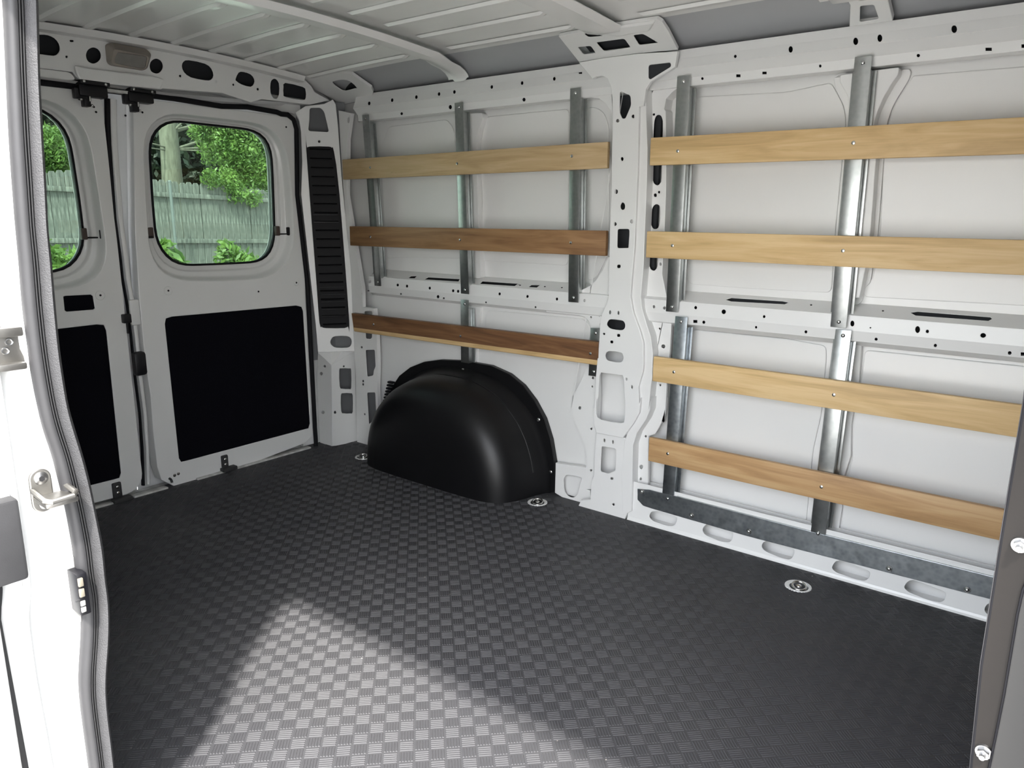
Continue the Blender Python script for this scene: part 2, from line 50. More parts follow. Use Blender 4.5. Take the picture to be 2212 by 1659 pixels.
 'left_low_corner': [[[-1.734,0.783],[-1.608,0.784],[-1.547,0.784],[-1.52,0.779],[-1.499,0.763],[-1.486,0.744],[-1.485,0.706],[-1.52,0.703],[-1.533,0.727],[-1.552,0.743],[-1.582,0.748],[-1.733,0.747]],[[[-1.522,0.745],[-1.5218,0.744],[-1.522,0.743],[-1.5228,0.7419],[-1.524,0.741],[-1.5255,0.7408],[-1.527,0.741],[-1.5281,0.7414],[-1.529,0.742],[-1.5297,0.7429],[-1.53,0.744],[-1.5297,0.7456],[-1.529,0.747],[-1.5281,0.7477],[-1.527,0.748],[-1.526,0.7481],[-1.525,0.748],[-1.5239,0.7476],[-1.523,0.747],[-1.5224,0.7461]]]],
 'rail_profile': [[2.385,1.641],[2.377,1.613],[2.364,1.582],[2.39,1.555],[2.391,1.529],[2.44,1.528]],
 'rail_holes_1': [[[-2.6888,0.0187],[-2.6884,0.0241],[-2.6915,0.0271],[-2.6971,0.0266],[-2.703,0.0228],[-2.707,0.0171],[-2.7074,0.0117],[-2.7042,0.0087],[-2.6986,0.0092],[-2.6927,0.0131]],[[-2.5415,0.0173],[-2.5411,0.0225],[-2.5441,0.0254],[-2.5494,0.0249],[-2.555,0.0212],[-2.5587,0.0157],[-2.5591,0.0104],[-2.556,0.0075],[-2.5507,0.008],[-2.5452,0.0118]],[[-2.3944,0.0173],[-2.3941,0.0223],[-2.3969,0.0252],[-2.4019,0.0247],[-2.4072,0.0211],[-2.4106,0.0157],[-2.411,0.0106],[-2.4081,0.0078],[-2.4031,0.0083],[-2.3979,0.0119]],[[-2.2637,0.0164],[-2.2634,0.0214],[-2.2661,0.0241],[-2.2709,0.0237],[-2.2758,0.0201],[-2.2791,0.0149],[-2.2794,0.0099],[-2.2767,0.0072],[-2.2719,0.0076],[-2.267,0.0112]],[[-2.1788,0.016],[-2.1785,0.0209],[-2.1811,0.0236],[-2.1857,0.0232],[-2.1905,0.0197],[-2.1937,0.0145],[-2.194,0.0096],[-2.1913,0.0069],[-2.1867,0.0074],[-2.1819,0.0109]],[[-1.9839,0.0151],[-1.9836,0.0198],[-1.9861,0.0224],[-1.9903,0.0219],[-1.9947,0.0186],[-1.9976,0.0136],[-1.9979,0.009],[-1.9954,0.0063],[-1.9911,0.0068],[-1.9867,0.0101]],[[-1.8364,0.0148],[-1.8362,0.0193],[-1.8385,0.0218],[-1.8425,0.0214],[-1.8466,0.0182],[-1.8493,0.0134],[-1.8495,0.0088],[-1.8472,0.0063],[-1.8432,0.0067],[-1.8391,0.01]],[[-1.6893,0.0143],[-1.6891,0.0186],[-1.6913,0.0211],[-1.6951,0.0207],[-1.6989,0.0175],[-1.7014,0.0129],[-1.7016,0.0085],[-1.6994,0.006],[-1.6956,0.0065],[-1.6918,0.0096]],[[-1.5956,-0.0044],[-1.5785,-0.0024],[-1.5751,0.0097],[-1.5922,0.0077]],[[-1.0086,0.0168],[-1.0087,0.02],[-1.0105,0.0218],[-1.0133,0.0214],[-1.0161,0.0191],[-1.0178,0.0156],[-1.0176,0.0123],[-1.0158,0.0105],[-1.013,0.0109],[-1.0102,0.0133]],[[-0.6567,0.018],[-0.6566,0.0247],[-0.6591,0.0285],[-0.6632,0.028],[-0.6674,0.0232],[-0.67,0.016],[-0.67,0.0093],[-0.6675,0.0054],[-0.6634,0.0061],[-0.6593,0.0108]],[[-0.5945,0.0177],[-0.5944,0.0243],[-0.5968,0.0281],[-0.6008,0.0275],[-0.6047,0.0228],[-0.6072,0.0158],[-0.6073,0.0091],[-0.6049,0.0054],[-0.6009,0.006],[-0.597,0.0107]],[[-0.4147,0.019],[-0.4148,0.0256],[-0.4174,0.0293],[-0.4215,0.0286],[-0.4255,0.0239],[-0.4279,0.017],[-0.4278,0.0104],[-0.4252,0.0067],[-0.4211,0.0074],[-0.4171,0.0121]],[[-0.8377,0.0173],[-0.8375,0.0236],[-0.8398,0.0272],[-0.8437,0.0266],[-0.8477,0.0222],[-0.8502,0.0156],[-0.8504,0.0093],[-0.8481,0.0057],[-0.8442,0.0063],[-0.8402,0.0107]]],
 'rail_holes_3': [[[-1.1227,0.008],[-1.1234,0.0104],[-1.1255,0.0117],[-1.1282,0.0115],[-1.1304,0.0097],[-1.1314,0.0072],[-1.1307,0.0048],[-1.1286,0.0035],[-1.1259,0.0037],[-1.1237,0.0055]],[[-1.0144,0.0065],[-1.0009,0.0078],[-1.0004,0.016],[-1.014,0.0146]],[[-0.9319,0.0072],[-0.9189,0.0086],[-0.9185,0.0157],[-0.9315,0.0144]],[[-0.7572,0.0097],[-0.7577,0.0121],[-0.7593,0.0135],[-0.7615,0.0132],[-0.7634,0.0115],[-0.7643,0.009],[-0.7638,0.0066],[-0.7622,0.0052],[-0.76,0.0055],[-0.758,0.0072]],[[-0.4995,0.011],[-0.5,0.0134],[-0.5019,0.0147],[-0.5044,0.0144],[-0.5067,0.0127],[-0.5077,0.0101],[-0.5072,0.0077],[-0.5053,0.0064],[-0.5027,0.0066],[-0.5005,0.0084]],[[-0.3475,0.0097],[-0.3338,0.0114],[-0.3329,0.0188],[-0.3467,0.0171]],[[-0.2696,0.0113],[-0.2607,0.0124],[-0.2597,0.0203],[-0.2686,0.0192]],[[-2.8547,0.0181],[-2.8571,0.0243],[-2.8622,0.0279],[-2.8679,0.0275],[-2.8721,0.0233],[-2.8731,0.0169],[-2.8707,0.0106],[-2.8656,0.007],[-2.8599,0.0074],[-2.8557,0.0117]],[[-2.506,0.0141],[-2.5079,0.0175],[-2.5121,0.0193],[-2.5171,0.019],[-2.5211,0.0165],[-2.5223,0.0129],[-2.5205,0.0095],[-2.5162,0.0077],[-2.5112,0.008],[-2.5073,0.0105]],[[-2.2186,0.0095],[-2.2206,0.0143],[-2.2252,0.017],[-2.2308,0.0166],[-2.2351,0.0132],[-2.2365,0.0081],[-2.2346,0.0033],[-2.2299,0.0005],[-2.2244,0.001],[-2.2201,0.0044]],[[-1.8401,0.0121],[-1.8416,0.0159],[-1.8455,0.0181],[-1.8502,0.0177],[-1.854,0.0149],[-1.8554,0.0108],[-1.8539,0.007],[-1.85,0.0048],[-1.8453,0.0052],[-1.8415,0.008]]],
 'mid_profile': [[2.455,0.862],[2.387,0.832],[2.382,0.787],[2.388,0.756],[2.44,0.735]],
 'mid_holes_0': [[[-0.4543,0.0314],[-0.4364,0.0217],[-0.2564,0.0228],[-0.2509,0.0327],[-0.2578,0.0447],[-0.4364,0.0463]],[[-1.0128,0.0382],[-0.998,0.0231],[-0.829,0.0197],[-0.8064,0.0254],[-0.8149,0.0389],[-0.9881,0.0473]],[[-2.5058,0.0623],[-2.5068,0.0427],[-2.474,0.0363],[-2.4676,0.059]],[[-2.4028,0.0615],[-2.3985,0.0404],[-2.214,0.0348],[-2.2033,0.057]],[[-2.0782,0.0618],[-2.0812,0.0393],[-1.8944,0.0359],[-1.8956,0.0581]],[[-1.8265,0.0569],[-1.8247,0.0384],[-1.7844,0.0343],[-1.786,0.056]],[[-0.7322,0.0296],[-0.7318,0.0327],[-0.7328,0.0348],[-0.7349,0.0351],[-0.7371,0.0335],[-0.7387,0.0306],[-0.739,0.0275],[-0.738,0.0253],[-0.736,0.025],[-0.7338,0.0266]],[[-0.524,0.0322],[-0.5239,0.0352],[-0.5249,0.0372],[-0.5267,0.0375],[-0.5286,0.036],[-0.5299,0.0332],[-0.53,0.0303],[-0.529,0.0283],[-0.5272,0.028],[-0.5253,0.0295]],[[-1.7514,0.0424],[-1.7502,0.0455],[-1.751,0.0477],[-1.7536,0.048],[-1.7569,0.0464],[-1.7598,0.0435],[-1.761,0.0404],[-1.7602,0.0382],[-1.7576,0.0379],[-1.7542,0.0395]],[[-1.6713,0.0406],[-1.6702,0.0437],[-1.671,0.0458],[-1.6735,0.0462],[-1.6768,0.0446],[-1.6795,0.0417],[-1.6806,0.0386],[-1.6798,0.0365],[-1.6773,0.0362],[-1.674,0.0377]],[[-1.8715,0.0468],[-1.8701,0.05],[-1.871,0.0522],[-1.8737,0.0526],[-1.8772,0.051],[-1.8803,0.048],[-1.8817,0.0448],[-1.8809,0.0425],[-1.8781,0.0422],[-1.8746,0.0438]]],
 'mid_holes_1': [[[-0.8608,0.0261],[-0.8613,0.0287],[-0.8631,0.0305],[-0.8656,0.0307],[-0.8678,0.0293],[-0.8689,0.0268],[-0.8684,0.0241],[-0.8666,0.0223],[-0.8641,0.0221],[-0.8619,0.0235]],[[-0.5927,0.0237],[-0.593,0.0288],[-0.5954,0.0322],[-0.5987,0.0326],[-0.6019,0.0297],[-0.6036,0.0247],[-0.6032,0.0195],[-0.6008,0.0161],[-0.5975,0.0158],[-0.5943,0.0187]],[[-0.4162,0.0245],[-0.4166,0.0303],[-0.4192,0.0342],[-0.4229,0.0346],[-0.4263,0.0313],[-0.4283,0.0256],[-0.4279,0.0197],[-0.4253,0.0159],[-0.4216,0.0155],[-0.4181,0.0188]],[[-0.3932,0.0273],[-0.3936,0.0302],[-0.3952,0.0321],[-0.3976,0.0323],[-0.3998,0.0308],[-0.4008,0.0281],[-0.4005,0.0253],[-0.3988,0.0234],[-0.3964,0.0232],[-0.3943,0.0247]],[[-0.2552,0.0247],[-0.256,0.0286],[-0.2589,0.0312],[-0.2628,0.0317],[-0.2664,0.0297],[-0.2681,0.0261],[-0.2674,0.0222],[-0.2645,0.0195],[-0.2605,0.0191],[-0.257,0.0211]],[[-0.5447,0.0316],[-0.5449,0.0328],[-0.5457,0.0336],[-0.5469,0.0337],[-0.548,0.0331],[-0.5485,0.0319],[-0.5483,0.0307],[-0.5474,0.0299],[-0.5462,0.0298],[-0.5452,0.0304]],[[-1.2532,0.0254],[-1.2538,0.0284],[-1.2561,0.0304],[-1.2591,0.0307],[-1.2618,0.029],[-1.2631,0.0261],[-1.2625,0.0231],[-1.2602,0.0211],[-1.2571,0.0208],[-1.2545,0.0225]],[[-1.2123,0.0266],[-1.2129,0.0299],[-1.2151,0.0322],[-1.2181,0.0324],[-1.2207,0.0306],[-1.222,0.0273],[-1.2215,0.024],[-1.2193,0.0217],[-1.2163,0.0215],[-1.2136,0.0233]],[[-1.0964,0.0161],[-1.097,0.0194],[-1.0994,0.0216],[-1.1027,0.0219],[-1.1055,0.0201],[-1.1069,0.017],[-1.1062,0.0137],[-1.1039,0.0115],[-1.1006,0.0112],[-1.0978,0.013]],[[-0.9936,0.0217],[-0.9945,0.0264],[-0.9979,0.0295],[-1.0025,0.0299],[-1.0066,0.0274],[-1.0085,0.023],[-1.0076,0.0183],[-1.0042,0.0152],[-0.9996,0.0148],[-0.9955,0.0173]],[[-2.7413,0.0244],[-2.7426,0.0285],[-2.7466,0.0312],[-2.7518,0.0315],[-2.7562,0.0293],[-2.7582,0.0253],[-2.7568,0.0212],[-2.7528,0.0185],[-2.7476,0.0182],[-2.7432,0.0204]],[[-2.5533,0.0286],[-2.5545,0.0326],[-2.5583,0.0353],[-2.5632,0.0356],[-2.5673,0.0334],[-2.5692,0.0296],[-2.5679,0.0256],[-2.5642,0.0229],[-2.5593,0.0226],[-2.5551,0.0248]],[[-2.493,0.0297],[-2.4942,0.0337],[-2.4979,0.0363],[-2.5027,0.0366],[-2.5067,0.0345],[-2.5085,0.0307],[-2.5074,0.0267],[-2.5037,0.0241],[-2.4989,0.0238],[-2.4948,0.026]],[[-2.3501,0.0297],[-2.3511,0.0336],[-2.3546,0.0361],[-2.3592,0.0364],[-2.3631,0.0343],[-2.3648,0.0306],[-2.3637,0.0268],[-2.3602,0.0242],[-2.3556,0.0239],[-2.3518,0.026]],[[-2.2101,0.0323],[-2.2111,0.036],[-2.2144,0.0385],[-2.2187,0.0388],[-2.2224,0.0368],[-2.224,0.0332],[-2.223,0.0294],[-2.2197,0.0269],[-2.2154,0.0266],[-2.2117,0.0287]],[[-2.1814,0.0327],[-2.1824,0.0364],[-2.1856,0.0389],[-2.1899,0.0392],[-2.1936,0.0371],[-2.1952,0.0336],[-2.1942,0.0298],[-2.1909,0.0273],[-2.1867,0.0271],[-2.183,0.0291]],[[-1.9534,0.028],[-1.9543,0.0315],[-1.9573,0.0339],[-1.9612,0.0342],[-1.9645,0.0322],[-1.9661,0.0288],[-1.9652,0.0252],[-1.9622,0.0229],[-1.9583,0.0226],[-1.955,0.0246]],[[-1.8109,0.0283],[-1.8117,0.0318],[-1.8145,0.0341],[-1.8182,0.0344],[-1.8214,0.0325],[-1.8228,0.0292],[-1.822,0.0257],[-1.8192,0.0234],[-1.8155,0.0231],[-1.8124,0.025]],[[-1.6686,0.0286],[-1.6693,0.032],[-1.6719,0.0342],[-1.6754,0.0345],[-1.6784,0.0327],[-1.6798,0.0294],[-1.6791,0.0261],[-1.6765,0.0238],[-1.673,0.0236],[-1.67,0.0254]],[[-1.5418,0.025],[-1.5425,0.0283],[-1.545,0.0304],[-1.5483,0.0307],[-1.5511,0.0289],[-1.5525,0.0258],[-1.5518,0.0225],[-1.5493,0.0203],[-1.546,0.0201],[-1.5432,0.0218]]],
 'mid_holes_2': [[[-0.8853,0.0183],[-0.886,0.0209],[-0.8878,0.0226],[-0.8901,0.0228],[-0.892,0.0215],[-0.8927,0.019],[-0.892,0.0165],[-0.8901,0.0147],[-0.8879,0.0145],[-0.886,0.0159]],[[-0.7269,0.0175],[-0.7276,0.0205],[-0.7296,0.0225],[-0.7323,0.0228],[-0.7344,0.0212],[-0.7353,0.0184],[-0.7346,0.0153],[-0.7325,0.0133],[-0.7299,0.013],[-0.7277,0.0146]],[[-0.5243,0.0193],[-0.5249,0.0222],[-0.5269,0.0241],[-0.5295,0.0244],[-0.5317,0.0229],[-0.5326,0.0202],[-0.532,0.0173],[-0.53,0.0154],[-0.5274,0.0151],[-0.5252,0.0166]],[[-0.3692,0.0208],[-0.3697,0.0238],[-0.3715,0.0258],[-0.3738,0.0261],[-0.3759,0.0245],[-0.3768,0.0217],[-0.3763,0.0187],[-0.3746,0.0167],[-0.3722,0.0164],[-0.3702,0.018]],[[-0.1917,0.0215],[-0.1922,0.0246],[-0.194,0.0267],[-0.1965,0.027],[-0.1988,0.0254],[-0.1998,0.0225],[-0.1994,0.0194],[-0.1975,0.0173],[-0.195,0.017],[-0.1928,0.0186]],[[-0.1712,0.0174],[-0.1627,0.0163],[-0.1616,0.0256],[-0.1702,0.0267]],[[-1.1074,0.0148],[-1.0928,0.0134],[-1.093,0.0238],[-1.1077,0.0252]],[[-1.064,0.0184],[-1.0651,0.0219],[-1.0678,0.0243],[-1.071,0.0246],[-1.0736,0.0227],[-1.0745,0.0194],[-1.0734,0.0159],[-1.0708,0.0136],[-1.0675,0.0133],[-1.065,0.0151]],[[-2.8118,0.0404],[-2.814,0.0437],[-2.818,0.0459],[-2.8223,0.0462],[-2.8252,0.0445],[-2.8257,0.0414],[-2.8234,0.0381],[-2.8194,0.0359],[-2.8152,0.0357],[-2.8123,0.0374]],[[-2.5385,0.0245],[-2.5404,0.0276],[-2.544,0.0297],[-2.5479,0.0299],[-2.5506,0.0283],[-2.5511,0.0254],[-2.5491,0.0222],[-2.5455,0.0202],[-2.5417,0.0199],[-2.539,0.0215]],[[-2.2705,0.0248],[-2.2722,0.0277],[-2.2754,0.0297],[-2.2789,0.03],[-2.2814,0.0284],[-2.2819,0.0256],[-2.2802,0.0226],[-2.277,0.0207],[-2.2735,0.0204],[-2.271,0.022]],[[-2.0303,0.0247],[-2.0317,0.0275],[-2.0346,0.0294],[-2.0378,0.0297],[-2.0401,0.0282],[-2.0407,0.0255],[-2.0392,0.0227],[-2.0363,0.0208],[-2.0331,0.0206],[-2.0308,0.0221]],[[-1.7739,0.0239],[-1.7752,0.0266],[-1.7777,0.0284],[-1.7806,0.0286],[-1.7827,0.0272],[-1.7833,0.0247],[-1.782,0.022],[-1.7795,0.0202],[-1.7766,0.02],[-1.7745,0.0214]],[[-2.3016,0.0198],[-2.3042,0.0246],[-2.3089,0.0278],[-2.3139,0.0282],[-2.3175,0.0256],[-2.3181,0.021],[-2.3155,0.0162],[-2.3108,0.013],[-2.3057,0.0126],[-2.3022,0.0152]]],
 'emboss_ur1': [[[-1.1779,1.483],[-1.1767,1.4917],[-1.173,1.4978],[-1.1667,1.5013],[-1.158,1.5023],[-0.893,1.4927],[-0.883,1.4925],[-0.873,1.4928],[-0.8631,1.4933],[-0.8531,1.4943],[-0.7567,1.5055],[-0.7507,1.5055],[-0.7455,1.5039],[-0.741,1.5008],[-0.7372,1.4962],[-0.7358,1.4938],[-0.7324,1.4884],[-0.729,1.483],[-0.7257,1.4776],[-0.7224,1.4721],[-0.7114,1.4541],[-0.7066,1.4454],[-0.7026,1.4364],[-0.6993,1.4271],[-0.6968,1.4174],[-0.6952,1.4096],[-0.6933,1.3998],[-0.692,1.3899],[-0.6913,1.38],[-0.691,1.37],[-0.691,1.307],[-0.691,1.297],[-0.691,1.287],[-0.691,1.277],[-0.691,1.267],[-0.691,1.095],[-0.691,1.085],[-0.6908,1.075],[-0.6906,1.065],[-0.6904,1.055],[-0.6856,0.908],[-0.6866,0.8992],[-0.6902,0.8929],[-0.6963,0.8891],[-0.705,0.8878],[-0.937,0.8852],[-0.947,0.8851],[-0.957,0.8851],[-0.967,0.8851],[-0.977,0.8852],[-1.145,0.8868],[-1.154,0.8881],[-1.1609,0.8919],[-1.1657,0.8981],[-1.1685,0.9067],[-1.1715,0.9233],[-1.173,0.9332],[-1.174,0.9431],[-1.1744,0.953],[-1.1743,0.963],[-1.1717,1.046],[-1.1714,1.056],[-1.1713,1.066],[-1.1713,1.076],[-1.1714,1.086],[-1.1766,1.348],[-1.1768,1.358],[-1.1769,1.368],[-1.1771,1.378],[-1.1771,1.388]],[]],
 'emboss_ur2': [[[-0.5262,1.4995],[-0.525,1.5015],[-0.5233,1.5029],[-0.5213,1.5037],[-0.519,1.5039],[-0.279,1.5002],[-0.2715,1.5001],[-0.264,1.4998],[-0.2565,1.4995],[-0.249,1.4992],[-0.1,1.4908],[-0.0933,1.4895],[-0.0882,1.4865],[-0.0847,1.4817],[-0.0829,1.4751],[-0.0001,0.8939],[-0.0001,0.8874],[-0.0023,0.8829],[-0.0066,0.8803],[-0.013,0.8796],[-0.17,0.8864],[-0.1775,0.8866],[-0.185,0.8868],[-0.1925,0.8869],[-0.2,0.8868],[-0.576,0.8822],[-0.5826,0.883],[-0.5873,0.8858],[-0.5901,0.8904],[-0.591,0.897],[-0.591,0.9026],[-0.5904,0.9091],[-0.5887,0.9151],[-0.5859,0.9207],[-0.582,0.9259],[-0.58,0.9281],[-0.576,0.9333],[-0.5731,0.9389],[-0.5712,0.9449],[-0.5704,0.9514],[-0.5656,1.062],[-0.5654,1.0695],[-0.5654,1.077],[-0.5655,1.0845],[-0.5659,1.092],[-0.5761,1.267],[-0.5765,1.2745],[-0.5767,1.282],[-0.5767,1.2895],[-0.5766,1.297],[-0.5744,1.367],[-0.574,1.3745],[-0.5732,1.3819],[-0.572,1.3893],[-0.5704,1.3966],[-0.5636,1.4244],[-0.5616,1.4316],[-0.5591,1.4386],[-0.5561,1.4454],[-0.5526,1.4521],[-0.5478,1.4606],[-0.5449,1.4658],[-0.542,1.471],[-0.5391,1.4762],[-0.5362,1.4813],[-0.5315,1.4896],[-0.5303,1.4918],[-0.5291,1.494],[-0.5279,1.4963],[-0.5268,1.4985]],[]],
 'emboss_ul1': [[[-2.6749,1.4862],[-2.6689,1.4936],[-2.6617,1.4989],[-2.6534,1.5022],[-2.644,1.5034],[-2.324,1.5096],[-2.3144,1.5089],[-2.3056,1.5063],[-2.2975,1.5018],[-2.2902,1.4955],[-2.2798,1.4845],[-2.2736,1.4769],[-2.2687,1.4687],[-2.2653,1.4598],[-2.2632,1.4502],[-2.2548,1.3918],[-2.2535,1.3819],[-2.2525,1.372],[-2.2518,1.362],[-2.2513,1.352],[-2.2417,1.088],[-2.2414,1.078],[-2.241,1.068],[-2.2405,1.058],[-2.2401,1.048],[-2.2359,0.952],[-2.2367,0.9432],[-2.2402,0.9368],[-2.2463,0.9329],[-2.255,0.9314],[-2.583,0.9216],[-2.593,0.9212],[-2.603,0.9208],[-2.613,0.9203],[-2.623,0.9196],[-2.684,0.9154],[-2.6928,0.916],[-2.6993,0.9193],[-2.7034,0.9253],[-2.7051,0.934],[-2.7179,1.163],[-2.7184,1.173],[-2.7187,1.183],[-2.7188,1.193],[-2.7188,1.203],[-2.7172,1.401],[-2.7164,1.4108],[-2.7143,1.4202],[-2.7109,1.4292],[-2.7061,1.4378]],[]],
 'emboss_ul2': [[[-2.0942,1.4857],[-2.0907,1.4941],[-2.0853,1.5002],[-2.0781,1.5038],[-2.069,1.505],[-1.703,1.505],[-1.6942,1.5038],[-1.6879,1.5],[-1.684,1.4938],[-1.6826,1.485],[-1.6794,1.343],[-1.6792,1.333],[-1.679,1.323],[-1.6789,1.313],[-1.6787,1.303],[-1.6743,0.948],[-1.6754,0.9392],[-1.6791,0.933],[-1.6853,0.9292],[-1.694,0.928],[-2.093,0.928],[-2.1017,0.9292],[-2.1079,0.933],[-2.1115,0.9392],[-2.1126,0.948],[-2.1084,1.159],[-2.1083,1.169],[-2.1084,1.179],[-2.1088,1.189],[-2.1094,1.199],[-2.1206,1.362],[-2.1209,1.372],[-2.1204,1.3818],[-2.119,1.3916],[-2.1168,1.4013]],[]],
 'emboss_ul3': [[[-1.6052,1.484],[-1.6043,1.4927],[-1.6008,1.4986],[-1.5947,1.5018],[-1.5861,1.5023],[-1.5793,1.5017],[-1.5699,1.5002],[-1.5609,1.4976],[-1.5523,1.4938],[-1.5442,1.4888],[-1.5408,1.4863],[-1.5334,1.4802],[-1.5272,1.4733],[-1.5221,1.4655],[-1.5181,1.4569],[-1.5142,1.4467],[-1.511,1.4373],[-1.5086,1.4277],[-1.507,1.4179],[-1.5062,1.408],[-1.4958,1.147],[-1.4954,1.137],[-1.4951,1.127],[-1.4948,1.117],[-1.4946,1.107],[-1.4924,1.001],[-1.4928,0.9911],[-1.4944,0.9815],[-1.4971,0.9722],[-1.5011,0.9632],[-1.5299,0.9068],[-1.535,0.8985],[-1.5413,0.8915],[-1.5488,0.8858],[-1.5575,0.8813],[-1.5615,0.8797],[-1.5697,0.8776],[-1.5756,0.8789],[-1.5793,0.8837],[-1.5808,0.892]],[]],
 'emboss_lr1': [[[-1.1464,0.712],[-1.1429,0.7199],[-1.1377,0.7255],[-1.1308,0.7289],[-1.1222,0.7301],[-0.831,0.7319],[-0.821,0.7318],[-0.811,0.7316],[-0.801,0.7311],[-0.7911,0.7304],[-0.7019,0.7233],[-0.6948,0.7217],[-0.6894,0.7184],[-0.6857,0.7132],[-0.6838,0.7063],[-0.6833,0.7027],[-0.6823,0.6949],[-0.6815,0.687],[-0.681,0.679],[-0.6808,0.6711],[-0.6792,0.525],[-0.6793,0.515],[-0.6796,0.505],[-0.6803,0.4951],[-0.6813,0.4851],[-0.6917,0.3969],[-0.6927,0.3869],[-0.6934,0.377],[-0.6939,0.367],[-0.694,0.357],[-0.694,0.1384],[-0.6946,0.1319],[-0.6964,0.126],[-0.6993,0.1205],[-0.7034,0.1155],[-0.71,0.109],[-0.7119,0.1071],[-0.7126,0.1066],[-0.7122,0.1073],[-0.7105,0.1094],[-0.7095,0.1106],[-0.708,0.113],[-0.7079,0.1146],[-0.7092,0.1156],[-0.712,0.1159],[-1.136,0.1112],[-1.1448,0.1124],[-1.1511,0.1161],[-1.155,0.1223],[-1.1564,0.131],[-1.1576,0.193],[-1.158,0.203],[-1.1588,0.2129],[-1.16,0.2228],[-1.1616,0.2327],[-1.1674,0.2653],[-1.1689,0.2752],[-1.1699,0.2851],[-1.1703,0.295],[-1.1701,0.305],[-1.1538,0.6712],[-1.1531,0.6806],[-1.1519,0.6898],[-1.15,0.699],[-1.1476,0.708]],[]],
 'emboss_lr2': [[[-0.5711,0.707],[-0.5701,0.7136],[-0.5673,0.7183],[-0.5626,0.7211],[-0.556,0.7221],[-0.179,0.7239],[-0.1715,0.7238],[-0.164,0.7235],[-0.1566,0.723],[-0.1491,0.7222],[0.0121,0.7028],[0.0188,0.7011],[0.0238,0.6977],[0.0273,0.6928],[0.0291,0.6861],[0.1079,0.1299],[0.1079,0.1234],[0.1057,0.1189],[0.1014,0.1163],[0.095,0.1156],[-0.147,0.1254],[-0.1545,0.1256],[-0.162,0.1257],[-0.1695,0.1257],[-0.177,0.1256],[-0.575,0.1144],[-0.5815,0.1152],[-0.5861,0.1179],[-0.5888,0.1225],[-0.5895,0.129],[-0.5875,0.196],[-0.5872,0.2035],[-0.5868,0.211],[-0.5863,0.2185],[-0.5857,0.2259],[-0.5743,0.3591],[-0.5738,0.3665],[-0.5738,0.374],[-0.5742,0.3814],[-0.575,0.3889],[-0.588,0.4831],[-0.5887,0.4906],[-0.5889,0.498],[-0.5886,0.5054],[-0.5877,0.5128],[-0.5743,0.5972],[-0.5733,0.6046],[-0.5726,0.612],[-0.5721,0.6195],[-0.5719,0.627]],[]],
 'emboss_ll1': [[[-2.0712,0.6952],[-2.068,0.7082],[-2.0613,0.7176],[-2.0513,0.7233],[-2.038,0.7254],[-1.597,0.7307],[-1.5869,0.73],[-1.5774,0.7273],[-1.5687,0.7229],[-1.5607,0.7166],[-1.5573,0.7134],[-1.5507,0.7058],[-1.5464,0.6974],[-1.5442,0.6881],[-1.5442,0.6781],[-1.5453,0.6676],[-1.5481,0.6564],[-1.5538,0.6482],[-1.5623,0.6431],[-1.5738,0.6411],[-2.049,0.625],[-2.0619,0.6264],[-2.0707,0.6317],[-2.0753,0.6408],[-2.0758,0.6538]],[]],
